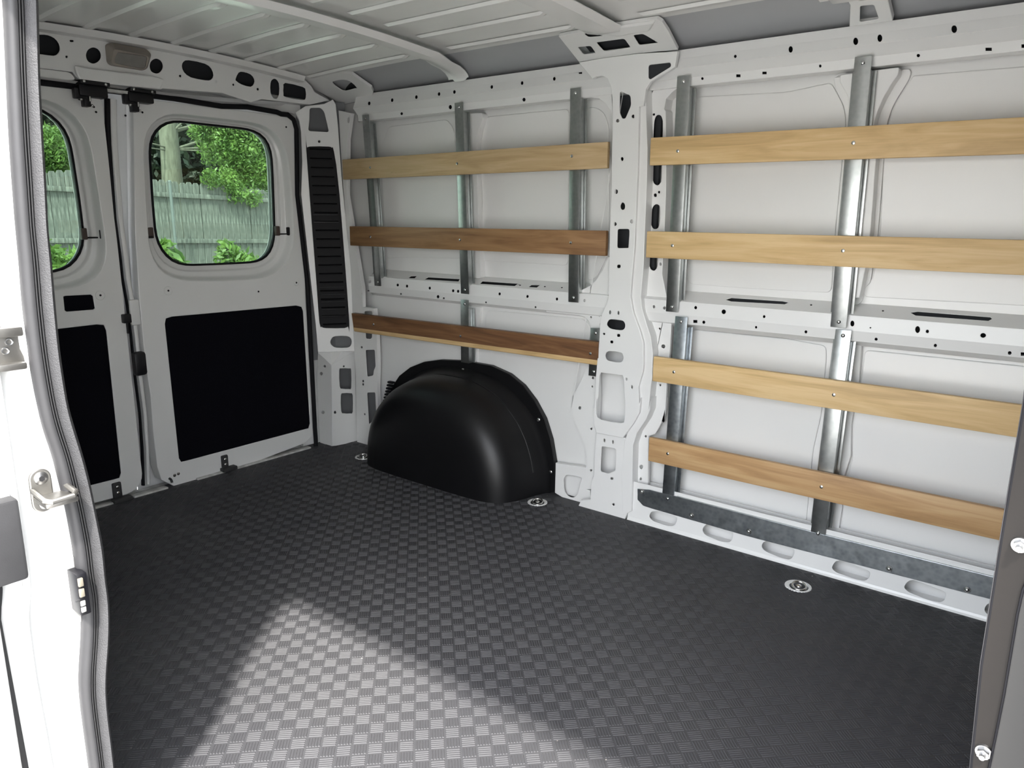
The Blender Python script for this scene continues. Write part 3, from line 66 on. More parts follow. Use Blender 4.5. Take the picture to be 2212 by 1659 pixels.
 'stiffener_base': [[[-0.7351,1.5114],[-0.7356,1.5145],[-0.7351,1.5172],[-0.7336,1.5196],[-0.7311,1.5216],[-0.7298,1.5224],[-0.7277,1.5238],[-0.727,1.5243],[-0.7278,1.524],[-0.7301,1.5229],[-0.7317,1.5221],[-0.734,1.5208],[-0.7347,1.5198],[-0.7336,1.5193],[-0.731,1.5191],[-0.539,1.5219],[-0.5367,1.5217],[-0.5347,1.5209],[-0.533,1.5195],[-0.5318,1.5175],[-0.5312,1.5165],[-0.5303,1.5142],[-0.5298,1.5119],[-0.5296,1.5095],[-0.5298,1.507],[-0.5307,1.5019],[-0.5315,1.498],[-0.5326,1.4942],[-0.534,1.4905],[-0.5357,1.4869],[-0.5413,1.4761],[-0.5432,1.4726],[-0.545,1.469],[-0.5469,1.4655],[-0.5488,1.4619],[-0.5572,1.4461],[-0.559,1.4425],[-0.5607,1.4389],[-0.5622,1.4352],[-0.5636,1.4314],[-0.5674,1.4206],[-0.5686,1.4168],[-0.5697,1.4129],[-0.5707,1.4091],[-0.5715,1.4051],[-0.5745,1.3899],[-0.5751,1.3859],[-0.5756,1.382],[-0.5759,1.378],[-0.5759,1.374],[-0.5751,1.29],[-0.575,1.286],[-0.575,1.282],[-0.5749,1.278],[-0.5748,1.274],[-0.5722,1.188],[-0.5721,1.184],[-0.572,1.18],[-0.5719,1.176],[-0.5718,1.172],[-0.5692,1.085],[-0.5691,1.081],[-0.5691,1.077],[-0.5692,1.073],[-0.5693,1.069],[-0.5727,0.975],[-0.5729,0.971],[-0.573,0.967],[-0.5732,0.963],[-0.5734,0.959],[-0.5746,0.933],[-0.5752,0.9292],[-0.5764,0.9256],[-0.5783,0.9224],[-0.5809,0.9196],[-0.5831,0.9174],[-0.5857,0.9146],[-0.5877,0.9114],[-0.589,0.9079],[-0.5896,0.904],[-0.5915,0.8773],[-0.592,0.8738],[-0.5931,0.8705],[-0.5948,0.8674],[-0.5969,0.8646],[-0.598,0.8634],[-0.6007,0.861],[-0.6036,0.8593],[-0.6068,0.8582],[-0.6103,0.8578],[-0.66,0.8562],[-0.6636,0.8566],[-0.6662,0.8581],[-0.6679,0.8605],[-0.6688,0.864],[-0.6782,0.958],[-0.6786,0.962],[-0.6789,0.966],[-0.6791,0.97],[-0.6792,0.974],[-0.6888,1.278],[-0.6888,1.282],[-0.6889,1.286],[-0.6888,1.29],[-0.6887,1.294],[-0.6853,1.381],[-0.6853,1.385],[-0.6857,1.3889],[-0.6864,1.3928],[-0.6874,1.3966],[-0.6976,1.4294],[-0.6989,1.4331],[-0.7004,1.4368],[-0.7021,1.4404],[-0.704,1.4439],[-0.724,1.4791],[-0.7259,1.4826],[-0.7275,1.4862],[-0.729,1.4899],[-0.7302,1.4937]],[]],
 'stiffener_web': [[[-0.7077,1.512],[-0.7074,1.5146],[-0.7064,1.5166],[-0.7046,1.5177],[-0.702,1.5182],[-0.558,1.5228],[-0.5554,1.5225],[-0.5535,1.5215],[-0.5524,1.5196],[-0.552,1.517],[-0.552,1.51],[-0.5522,1.5071],[-0.5528,1.5042],[-0.5538,1.5015],[-0.5552,1.4989],[-0.5628,1.4871],[-0.5644,1.4845],[-0.5659,1.4819],[-0.5673,1.4793],[-0.5687,1.4766],[-0.5803,1.4534],[-0.5816,1.4507],[-0.5828,1.4479],[-0.584,1.4452],[-0.585,1.4423],[-0.594,1.4167],[-0.5949,1.4138],[-0.5958,1.4109],[-0.5965,1.408],[-0.5971,1.4051],[-0.6009,1.3839],[-0.6013,1.381],[-0.6015,1.378],[-0.6014,1.375],[-0.601,1.3721],[-0.587,1.2859],[-0.5865,1.283],[-0.5862,1.28],[-0.586,1.277],[-0.5858,1.274],[-0.5832,1.185],[-0.5831,1.182],[-0.583,1.179],[-0.5829,1.176],[-0.5828,1.173],[-0.5802,1.083],[-0.5801,1.08],[-0.5801,1.077],[-0.5801,1.074],[-0.5802,1.071],[-0.5828,0.979],[-0.5829,0.976],[-0.5831,0.973],[-0.5833,0.97],[-0.5835,0.967],[-0.5905,0.888],[-0.5911,0.8854],[-0.5924,0.8835],[-0.5943,0.8825],[-0.597,0.8821],[-0.629,0.8829],[-0.6317,0.8833],[-0.6336,0.8845],[-0.6349,0.8864],[-0.6355,0.889],[-0.6425,0.964],[-0.6427,0.967],[-0.643,0.97],[-0.6432,0.973],[-0.6434,0.976],[-0.6676,1.376],[-0.6679,1.379],[-0.6682,1.382],[-0.6685,1.385],[-0.669,1.3879],[-0.68,1.4531],[-0.6806,1.456],[-0.6816,1.4588],[-0.6827,1.4615],[-0.6842,1.4641],[-0.7038,1.4949],[-0.7052,1.4975],[-0.7063,1.5002],[-0.707,1.5031],[-0.7073,1.506]],[]],
 'stiffener_left': [[[-2.1902,1.5102],[-2.1886,1.5145],[-2.186,1.5175],[-2.1825,1.5193],[-2.178,1.5198],[-2.094,1.5182],[-2.0895,1.5175],[-2.0861,1.5156],[-2.0838,1.5125],[-2.0825,1.5081],[-2.0815,1.5019],[-2.0812,1.497],[-2.0816,1.4923],[-2.0829,1.4878],[-2.085,1.4833],[-2.104,1.4507],[-2.1062,1.4462],[-2.108,1.4417],[-2.1093,1.437],[-2.1101,1.4321],[-2.1159,1.3799],[-2.1164,1.375],[-2.1166,1.37],[-2.1167,1.365],[-2.1166,1.36],[-2.1104,1.189],[-2.1102,1.184],[-2.11,1.179],[-2.1098,1.174],[-2.1096,1.169],[-2.0974,0.865],[-2.0979,0.8606],[-2.0996,0.8575],[-2.1027,0.8556],[-2.107,0.855],[-2.186,0.855],[-2.1904,0.8556],[-2.1935,0.8575],[-2.1955,0.8606],[-2.1962,0.865],[-2.2008,1.114],[-2.2009,1.119],[-2.201,1.124],[-2.201,1.129],[-2.2011,1.134],[-2.2039,1.438],[-2.2038,1.443],[-2.2034,1.4479],[-2.2028,1.4529],[-2.2018,1.4578]],[]],
 'stiffener_low': [[[-0.6152,0.739],[-0.6148,0.7411],[-0.6138,0.7426],[-0.6122,0.7432],[-0.6101,0.7432],[-0.5829,0.7388],[-0.5808,0.7381],[-0.5792,0.737],[-0.5782,0.7352],[-0.5778,0.733],[-0.5742,0.624],[-0.5741,0.6215],[-0.5741,0.619],[-0.5742,0.6165],[-0.5744,0.614],[-0.5806,0.529],[-0.5808,0.5265],[-0.581,0.524],[-0.5811,0.5215],[-0.5813,0.519],[-0.5827,0.49],[-0.5828,0.4875],[-0.5828,0.485],[-0.5828,0.4825],[-0.5826,0.48],[-0.5754,0.391],[-0.5753,0.3885],[-0.5753,0.386],[-0.5755,0.3835],[-0.5759,0.3811],[-0.5881,0.3139],[-0.5885,0.3115],[-0.5887,0.309],[-0.5888,0.3065],[-0.5887,0.304],[-0.5843,0.216],[-0.5842,0.2135],[-0.5841,0.211],[-0.5841,0.2085],[-0.5842,0.206],[-0.5868,0.119],[-0.5872,0.1168],[-0.5882,0.115],[-0.5898,0.1139],[-0.5919,0.1132],[-0.6251,0.1078],[-0.6272,0.1078],[-0.6287,0.1084],[-0.6295,0.1099],[-0.6297,0.112],[-0.6243,0.22],[-0.6241,0.2225],[-0.6241,0.225],[-0.6241,0.2275],[-0.6241,0.23],[-0.6279,0.453],[-0.6279,0.4555],[-0.6279,0.458],[-0.6279,0.4605],[-0.6278,0.463]],[]],
 'stiffener_low_left': [[[-2.1741,0.732],[-2.1737,0.7342],[-2.1728,0.7357],[-2.1712,0.7367],[-2.169,0.7369],[-2.097,0.7361],[-2.0949,0.7357],[-2.0934,0.7348],[-2.0927,0.7332],[-2.0927,0.731],[-2.1073,0.619],[-2.1077,0.6165],[-2.108,0.614],[-2.1083,0.6115],[-2.1087,0.609],[-2.1233,0.498],[-2.1239,0.4957],[-2.1251,0.4941],[-2.1267,0.4929],[-2.129,0.4923],[-2.172,0.4867],[-2.1742,0.4867],[-2.1757,0.4874],[-2.1767,0.4889],[-2.1769,0.491]],[]],
 'sill_profile': [[2.376,0.15],[2.3705,0.011],[2.368,0.004],[2.361,-0.004]],
 'sill_holes_0': [[[-1.2245,0.1245],[-1.2286,0.1199],[-1.23,0.1147],[-1.2286,0.1087],[-1.2277,0.1066],[-1.2243,0.101],[-1.2197,0.0967],[-1.2138,0.0939],[-1.2059,0.0913],[-1.1983,0.0893],[-1.1905,0.0883],[-1.1826,0.0884],[-1.1277,0.0921],[-1.1215,0.0938],[-1.1186,0.0978],[-1.119,0.1042],[-1.1207,0.1104],[-1.1225,0.1153],[-1.125,0.1198],[-1.1283,0.1238],[-1.1296,0.1251],[-1.1335,0.1284],[-1.138,0.1308],[-1.1429,0.1322],[-1.1484,0.1332],[-1.1557,0.1342],[-1.1631,0.1347],[-1.1704,0.1346],[-1.2036,0.133],[-1.2104,0.132],[-1.2167,0.1297],[-1.2225,0.126]],[[-1.0159,0.1217],[-1.0191,0.1171],[-1.0199,0.112],[-1.0184,0.1066],[-1.0171,0.1039],[-1.0138,0.0983],[-1.0097,0.0933],[-1.0048,0.0891],[-1.0031,0.0878],[-0.9975,0.0847],[-0.9916,0.0832],[-0.9853,0.0833],[-0.9169,0.0928],[-0.9107,0.095],[-0.9075,0.0994],[-0.9075,0.106],[-0.9088,0.1129],[-0.9101,0.1176],[-0.9122,0.1219],[-0.9151,0.1259],[-0.9162,0.1271],[-0.9197,0.1303],[-0.9239,0.1326],[-0.9285,0.1338],[-0.9414,0.1356],[-0.9493,0.1364],[-0.9572,0.1364],[-0.9651,0.1357],[-0.9985,0.1311],[-1.0044,0.1296],[-1.0097,0.127],[-1.0144,0.1232]],[[-0.8028,0.1207],[-0.8062,0.1164],[-0.8073,0.1115],[-0.806,0.1062],[-0.805,0.1041],[-0.802,0.0988],[-0.798,0.0943],[-0.7931,0.0907],[-0.7904,0.0891],[-0.7843,0.0864],[-0.778,0.0851],[-0.7713,0.0853],[-0.7079,0.0933],[-0.7018,0.0954],[-0.6989,0.0997],[-0.6991,0.1061],[-0.7008,0.1134],[-0.702,0.1176],[-0.7037,0.1216],[-0.7058,0.1255],[-0.7066,0.1267],[-0.7093,0.1299],[-0.7127,0.1321],[-0.7167,0.1331],[-0.7273,0.1343],[-0.7352,0.1348],[-0.7432,0.1347],[-0.7511,0.134],[-0.7852,0.1293],[-0.791,0.128],[-0.7964,0.1255],[-0.8012,0.122]],[[-0.5746,0.1266],[-0.5777,0.1233],[-0.5789,0.1195],[-0.5781,0.115],[-0.5743,0.1047],[-0.5714,0.0992],[-0.5672,0.0948],[-0.5618,0.0917],[-0.5598,0.0908],[-0.5536,0.0889],[-0.5474,0.0881],[-0.5409,0.0884],[-0.4778,0.0972],[-0.472,0.0992],[-0.4687,0.1032],[-0.4679,0.1093],[-0.4682,0.1142],[-0.4691,0.1193],[-0.4712,0.1238],[-0.4745,0.1278],[-0.4757,0.129],[-0.4798,0.1322],[-0.4844,0.1343],[-0.4895,0.1353],[-0.496,0.1359],[-0.5039,0.1364],[-0.5118,0.1364],[-0.5197,0.136],[-0.5593,0.1327],[-0.5643,0.1319],[-0.5689,0.1302],[-0.5732,0.1276]],[[-0.3653,0.125],[-0.3684,0.1217],[-0.3696,0.1179],[-0.369,0.1134],[-0.3664,0.1057],[-0.3641,0.1008],[-0.3608,0.0968],[-0.3565,0.0935],[-0.355,0.0925],[-0.3501,0.0902],[-0.3449,0.0891],[-0.3395,0.0892],[-0.2706,0.0976],[-0.2642,0.0998],[-0.2608,0.1042],[-0.2603,0.1108],[-0.2614,0.119],[-0.2623,0.123],[-0.264,0.1265],[-0.2665,0.1297],[-0.2675,0.1307],[-0.2706,0.1332],[-0.2741,0.1349],[-0.278,0.1358],[-0.2888,0.137],[-0.2968,0.1375],[-0.3047,0.1374],[-0.3127,0.1367],[-0.3505,0.1316],[-0.3553,0.1305],[-0.3598,0.1287],[-0.364,0.1261]],[[-0.1584,0.1263],[-0.1608,0.1224],[-0.1618,0.1183],[-0.1613,0.1138],[-0.1598,0.1079],[-0.157,0.1018],[-0.1525,0.0979],[-0.1461,0.096],[-0.1129,0.0922],[-0.1062,0.0927],[-0.1017,0.0962],[-0.0995,0.1027],[-0.0986,0.1091],[-0.0991,0.116],[-0.1025,0.1208],[-0.1088,0.1235],[-0.1453,0.1314],[-0.1498,0.1316],[-0.1538,0.1303],[-0.1573,0.1275]]],
 'sill_rail': [[[-1.283,0.128],[-1.235,0.136],[-1.187,0.136],[-1.125,0.137],[-0.659,0.133],[-0.153,0.135],[0.108,0.136],[0.117,0.076],[-0.152,0.067],[-0.861,0.059],[-1.22,0.066],[-1.257,0.068],[-1.281,0.086]],[]],
 'sill_bolts': [[-1.263,0.122],[-1.063,0.081],[-0.853,0.078],[-0.416,0.078],[-0.21,0.077]],
 'strut_u1': [[-2.746,1.551],[-2.702,1.549],[-2.7,0.793],[-2.659,0.793]],
 'strut_u2': [[-2.184,1.556],[-2.139,1.556],[-2.158,0.793],[-2.115,0.793]],
 'strut_u3': [[-1.622,1.56],[-1.579,1.56],[-1.611,0.799],[-1.566,0.798]],
 'strut_u4': [[-1.204,1.559],[-1.161,1.558],[-1.202,0.795],[-1.16,0.797]],
 'strut_u5': [[-0.662,1.556],[-0.615,1.554],[-0.657,0.794],[-0.609,0.795]],
 'strut_v1': [[-2.162,0.767],[-2.116,0.768],[-2.17,0.499],[-2.11,0.502]],
 'strut_v2': [[-1.507,0.708],[-1.462,0.71],[-1.51,0.526],[-1.473,0.529]],
 'strut_v3': [[-1.167,0.782],[-1.122,0.783],[-1.183,0.101],[-1.136,0.104]],
 'strut_v4': [[-0.641,0.789],[-0.593,0.788],[-0.655,0.114],[-0.608,0.116]],
 'slat_s1': [[-1.284,1.373],[-0.238,1.365],[-0.226,1.275],[-1.279,1.282]],
 'slat_s2': [[-1.281,1.067],[-0.199,1.064],[-0.187,0.974],[-1.28,0.977]],
 'slat_s3': [[-1.233,0.636],[-0.15,0.637],[-0.151,0.547],[-1.233,0.549]],
 'slat_s4': [[-1.237,0.34],[-0.153,0.343],[-0.151,0.25],[-1.233,0.253]],
 'slat_l1': [[-2.873,1.362],[-1.449,1.367],[-1.446,1.28],[-2.876,1.274]],
 'slat_l2': [[-2.841,1.061],[-1.443,1.063],[-1.442,0.979],[-2.843,0.974]],
 'slat_l3': [[-2.84,0.653],[-1.46,0.663],[-1.456,0.575],[-2.845,0.566]],
 'slat_screws': [[-1.18,1.325],[-0.637,1.323],[-1.182,1.021],[-0.636,1.022],[-1.152,0.592],[-0.621,0.592],[-1.159,0.295],[-0.63,0.295],[-2.683,1.321],[-2.156,1.32],[-1.597,1.326],[-2.697,1.016],[-2.144,1.016],[-1.593,1.02],[-2.144,0.615],[-2.694,0.614],[-1.492,0.617]],
 'diag_frame': [[-2.978,2.212,0],[0.5547,0.8321,0],[0,0,1]],
 'post_upper': [[[-0.0184,1.2044],[-0.0057,1.3519],[-0.0044,1.4781],[-0.0089,1.5278],[-0.0244,1.5612],[0.0213,1.5911],[0.1046,1.6042],[0.1441,1.6248],[0.156,1.6035],[0.1618,1.5158],[0.1685,1.2915],[0.1731,1.2069],[0.1977,0.7754],[0.1964,0.5611],[0.1948,0.4618],[0.0815,0.4004],[0.0206,0.4656],[0.0172,0.5879],[0.0061,0.7799]],[[[0.0158,1.3969],[0.016,1.4406],[0.0196,1.4081],[0.0204,1.4128],[0.0312,1.4164],[0.0731,1.4185],[0.1152,1.4189],[0.1271,1.4171],[0.1296,1.413],[0.134,1.4167],[0.1386,1.3973],[0.146,1.3382],[0.1549,1.2066],[0.1665,0.8983],[0.1753,0.611],[0.1744,0.5636],[0.1687,0.5892],[0.1651,0.5823],[0.1515,0.5786],[0.1078,0.5793],[0.0639,0.5821],[0.0498,0.5848],[0.0454,0.5892],[0.0395,0.5875],[0.0355,0.6066],[0.0338,0.6554],[0.0314,0.7793],[0.0231,1.0982]],[[0.0392,1.5736],[0.0407,1.5792],[0.0442,1.5827],[0.0498,1.5842],[0.0778,1.5858],[0.0841,1.5853],[0.0896,1.583],[0.0945,1.579],[0.0962,1.5772],[0.1001,1.5721],[0.103,1.5663],[0.1049,1.5601],[0.1083,1.5424],[0.1095,1.5359],[0.1108,1.5294],[0.1121,1.5228],[0.1179,1.4924],[0.1178,1.487],[0.1151,1.4838],[0.1098,1.4828],[0.0384,1.4844],[0.033,1.4856],[0.0302,1.489],[0.0301,1.4945],[0.0344,1.5198],[0.0354,1.5264],[0.0362,1.533],[0.0368,1.5396]],[[0.0819,0.5118],[0.0843,0.522],[0.0899,0.5311],[0.0956,0.537],[0.1069,0.5402],[0.133,0.5403],[0.1594,0.5379],[0.1717,0.5336],[0.1781,0.5272],[0.1823,0.519],[0.1832,0.5097],[0.1813,0.4993],[0.1766,0.4901],[0.1708,0.4847],[0.1594,0.482],[0.1344,0.4821],[0.1092,0.4844],[0.0973,0.4884],[0.0906,0.4942],[0.0846,0.5024]],[[0.0793,1.44],[0.079,1.4385],[0.0782,1.437],[0.077,1.4359],[0.0755,1.4351],[0.0739,1.4348],[0.0723,1.435],[0.0709,1.4357],[0.0698,1.4368],[0.0692,1.4382],[0.069,1.4397],[0.0694,1.4413],[0.0701,1.4427],[0.0713,1.4439],[0.0728,1.4446],[0.0744,1.4449],[0.076,1.4448],[0.0774,1.4441],[0.0785,1.443],[0.0791,1.4416]]]],
 'vent_outline': [[0.0158,1.3969],[0.016,1.4406],[0.0196,1.4081],[0.0204,1.4128],[0.0312,1.4164],[0.0731,1.4185],[0.1152,1.4189],[0.1271,1.4171],[0.1296,1.413],[0.134,1.4167],[0.1386,1.3973],[0.146,1.3382],[0.1549,1.2066],[0.1665,0.8983],[0.1753,0.611],[0.1744,0.5636],[0.1687,0.5892],[0.1651,0.5823],[0.1515,0.5786],[0.1078,0.5793],[0.0639,0.5821],[0.0498,0.5848],[0.0454,0.5892],[0.0395,0.5875],[0.0355,0.6066],[0.0338,0.6554],[0.0314,0.7793],[0.0231,1.0982]],
 'vent_glint_px': [[0.0302,1.1141],[0.1435,1.1147],[0.0318,1.0809],[0.1453,1.0791],[0.0434,0.7799],[0.1572,0.7755],[0.0485,0.7462],[0.1617,0.7407],[0.0484,0.7109],[0.1637,0.7058],[0.0493,0.6762],[0.1656,0.6698],[0.0476,0.6423],[0.1685,0.6354]],
 'post_low_side': [[[-2.988,0.461],[-2.888,0.411],[-2.895,0.299],[-2.911,0],[-2.926,-0.003],[-3.009,-0.001],[-3.006,0.334]],[[[-2.933,0.398],[-2.9337,0.3959],[-2.935,0.394],[-2.9368,0.3922],[-2.939,0.391],[-2.9415,0.3907],[-2.944,0.391],[-2.9463,0.3918],[-2.948,0.393],[-2.9489,0.3944],[-2.949,0.396],[-2.9483,0.398],[-2.947,0.4],[-2.9452,0.4017],[-2.943,0.403],[-2.9405,0.4038],[-2.938,0.404],[-2.9358,0.4033],[-2.934,0.402],[-2.9331,0.4001]],[[-2.959,0.359],[-2.96,0.3565],[-2.962,0.354],[-2.9648,0.3517],[-2.968,0.35],[-2.971,0.3491],[-2.974,0.349],[-2.9773,0.3502],[-2.98,0.352],[-2.981,0.3539],[-2.981,0.356],[-2.9804,0.3585],[-2.979,0.361],[-2.9763,0.3632],[-2.973,0.365],[-2.9694,0.3659],[-2.966,0.366],[-2.9632,0.3648],[-2.961,0.363],[-2.9595,0.3611]],[[-2.96,0.164],[-2.961,0.1616],[-2.963,0.159],[-2.9657,0.1562],[-2.969,0.154],[-2.973,0.1531],[-2.977,0.153],[-2.9804,0.1536],[-2.983,0.155],[-2.9846,0.1573],[-2.985,0.16],[-2.984,0.1626],[-2.982,0.165],[-2.9793,0.1672],[-2.976,0.169],[-2.972,0.1699],[-2.968,0.17],[-2.9646,0.1693],[-2.962,0.168],[-2.9604,0.1662]]]],
 'post_low_face': [[[2.249,0.41],[2.393,0.457],[2.393,0.325],[2.392,0.118],[2.392,-0.009],[2.357,-0.004],[2.256,0.003],[2.23,0.007],[2.245,0.299]],[[[2.295,0.376],[2.2985,0.385],[2.308,0.383],[2.3326,0.3801],[2.357,0.375],[2.3663,0.3744],[2.369,0.364],[2.3686,0.3206],[2.365,0.278],[2.3609,0.2696],[2.352,0.273],[2.3306,0.2763],[2.309,0.282],[2.2988,0.2846],[2.294,0.296],[2.2927,0.3364]],[[2.298,0.25],[2.3034,0.2594],[2.314,0.258],[2.3356,0.2554],[2.357,0.25],[2.3674,0.2476],[2.372,0.236],[2.3719,0.1945],[2.368,0.154],[2.3623,0.1453],[2.352,0.148],[2.3314,0.1512],[2.311,0.157],[2.3008,0.1596],[2.296,0.171],[2.2951,0.2109]],[[2.33,0.39],[2.3298,0.3889],[2.329,0.388],[2.3277,0.3868],[2.326,0.386],[2.324,0.3863],[2.322,0.387],[2.3203,0.3879],[2.319,0.389],[2.3183,0.3904],[2.318,0.392],[2.3182,0.3936],[2.319,0.395],[2.3203,0.3957],[2.322,0.396],[2.324,0.3963],[2.326,0.396],[2.3277,0.3947],[2.329,0.393],[2.3297,0.3914]],[[2.265,0.171],[2.2648,0.1689],[2.264,0.167],[2.2622,0.1657],[2.26,0.165],[2.258,0.1652],[2.256,0.166],[2.2538,0.1673],[2.252,0.169],[2.2511,0.1714],[2.251,0.174],[2.2517,0.1762],[2.253,0.178],[2.2543,0.1793],[2.256,0.18],[2.2585,0.1799],[2.261,0.179],[2.2627,0.1772],[2.264,0.175],[2.2647,0.173]]]],
 'post_wall_strip': [[[-2.912,1.583],[-2.824,1.564],[-2.857,1.453],[-2.878,1.207],[-2.793,0.78],[-2.795,0.685],[-2.713,0.684],[-2.702,0.559],[-2.701,0.414],[-2.711,0.304],[-2.711,0.159],[-2.777,-0.008],[-2.877,-0.005],[-2.868,0.332],[-2.872,0.561],[-2.874,0.775],[-2.907,1.326]],[[[-2.7838,0.658],[-2.783,0.6625],[-2.7804,0.6654],[-2.776,0.6667],[-2.735,0.6703],[-2.7306,0.6698],[-2.7282,0.6674],[-2.7276,0.663],[-2.7365,0.5488],[-2.7373,0.5452],[-2.7391,0.5422],[-2.742,0.5399],[-2.7431,0.5392],[-2.7465,0.5374],[-2.7501,0.5362],[-2.7539,0.5356],[-2.773,0.5345],[-2.7775,0.5351],[-2.7802,0.5376],[-2.7812,0.542]],[[-2.7866,0.47],[-2.786,0.4746],[-2.7834,0.4776],[-2.7791,0.4791],[-2.7279,0.4859],[-2.7235,0.4856],[-2.7208,0.4833],[-2.7198,0.479],[-2.7182,0.414],[-2.7186,0.4088],[-2.72,0.4039],[-2.7224,0.3993],[-2.7276,0.3917],[-2.7302,0.3871],[-2.7322,0.3823],[-2.7336,0.3772],[-2.7354,0.3678],[-2.7372,0.3632],[-2.7402,0.3599],[-2.7447,0.3577],[-2.7733,0.3493],[-2.7776,0.3489],[-2.7803,0.3508],[-2.7814,0.355]],[[-2.7868,0.259],[-2.786,0.2636],[-2.7835,0.2667],[-2.7791,0.2683],[-2.7349,0.2757],[-2.7305,0.2755],[-2.7278,0.2733],[-2.7269,0.269],[-2.7261,0.159],[-2.7267,0.154],[-2.7288,0.1497],[-2.7323,0.1461],[-2.7757,0.1119],[-2.7792,0.1101],[-2.7814,0.1111],[-2.7822,0.115]],[[-2.791,0.75],[-2.7912,0.7479],[-2.792,0.746],[-2.7938,0.7447],[-2.796,0.744],[-2.7981,0.7438],[-2.8,0.744],[-2.8017,0.7443],[-2.803,0.745],[-2.8038,0.7469],[-2.804,0.749],[-2.8032,0.7506],[-2.802,0.752],[-2.8006,0.7537],[-2.799,0.755],[-2.797,0.7553],[-2.795,0.755],[-2.7933,0.7542],[-2.792,0.753],[-2.7912,0.7516]],[[-2.807,0.489],[-2.8077,0.4869],[-2.809,0.485],[-2.8104,0.4838],[-2.812,0.483],[-2.814,0.4822],[-2.816,0.482],[-2.8176,0.4827],[-2.819,0.484],[-2.8203,0.4859],[-2.821,0.488],[-2.8203,0.4896],[-2.819,0.491],[-2.8177,0.4927],[-2.816,0.494],[-2.8135,0.4943],[-2.811,0.494],[-2.8093,0.4932],[-2.808,0.492],[-2.8072,0.4906]],[[-2.806,0.322],[-2.8067,0.32],[-2.808,0.318],[-2.8093,0.3163],[-2.811,0.315],[-2.8135,0.3148],[-2.816,0.315],[-2.8177,0.3153],[-2.819,0.316],[-2.8198,0.3179],[-2.82,0.32],[-2.8192,0.3216],[-2.818,0.323],[-2.8166,0.3246],[-2.815,0.326],[-2.813,0.3268],[-2.811,0.327],[-2.8094,0.3262],[-2.808,0.325],[-2.8067,0.3236]],[[-2.807,0.305],[-2.8077,0.303],[-2.809,0.301],[-2.8103,0.2993],[-2.812,0.298],[-2.8145,0.2977],[-2.817,0.298],[-2.8187,0.2988],[-2.82,0.3],[-2.8208,0.3014],[-2.821,0.303],[-2.8203,0.3051],[-2.819,0.307],[-2.8176,0.3082],[-2.816,0.309],[-2.8141,0.3097],[-2.812,0.31],[-2.8098,0.3092],[-2.808,0.308],[-2.8071,0.3066]],[[-2.805,0.154],[-2.8053,0.1524],[-2.806,0.151],[-2.8073,0.1499],[-2.809,0.149],[-2.811,0.1482],[-2.813,0.148],[-2.8147,0.1488],[-2.816,0.15],[-2.8168,0.1509],[-2.817,0.152],[-2.8163,0.154],[-2.815,0.156],[-2.8136,0.1572],[-2.812,0.158],[-2.8105,0.1587],[-2.809,0.159],[-2.8074,0.1582],[-2.806,0.157],[-2.8053,0.1556]],[[-2.837,1.535],[-2.8372,1.5318],[-2.838,1.529],[-2.8397,1.5266],[-2.842,1.525],[-2.8446,1.5245],[-2.847,1.525],[-2.8488,1.5266],[-2.85,1.529],[-2.8508,1.5323],[-2.851,1.536],[-2.8503,1.5397],[-2.849,1.543],[-2.8471,1.5455],[-2.845,1.547],[-2.8429,1.547],[-2.841,1.546],[-2.8393,1.5444],[-2.838,1.542],[-2.8373,1.5386]]]],
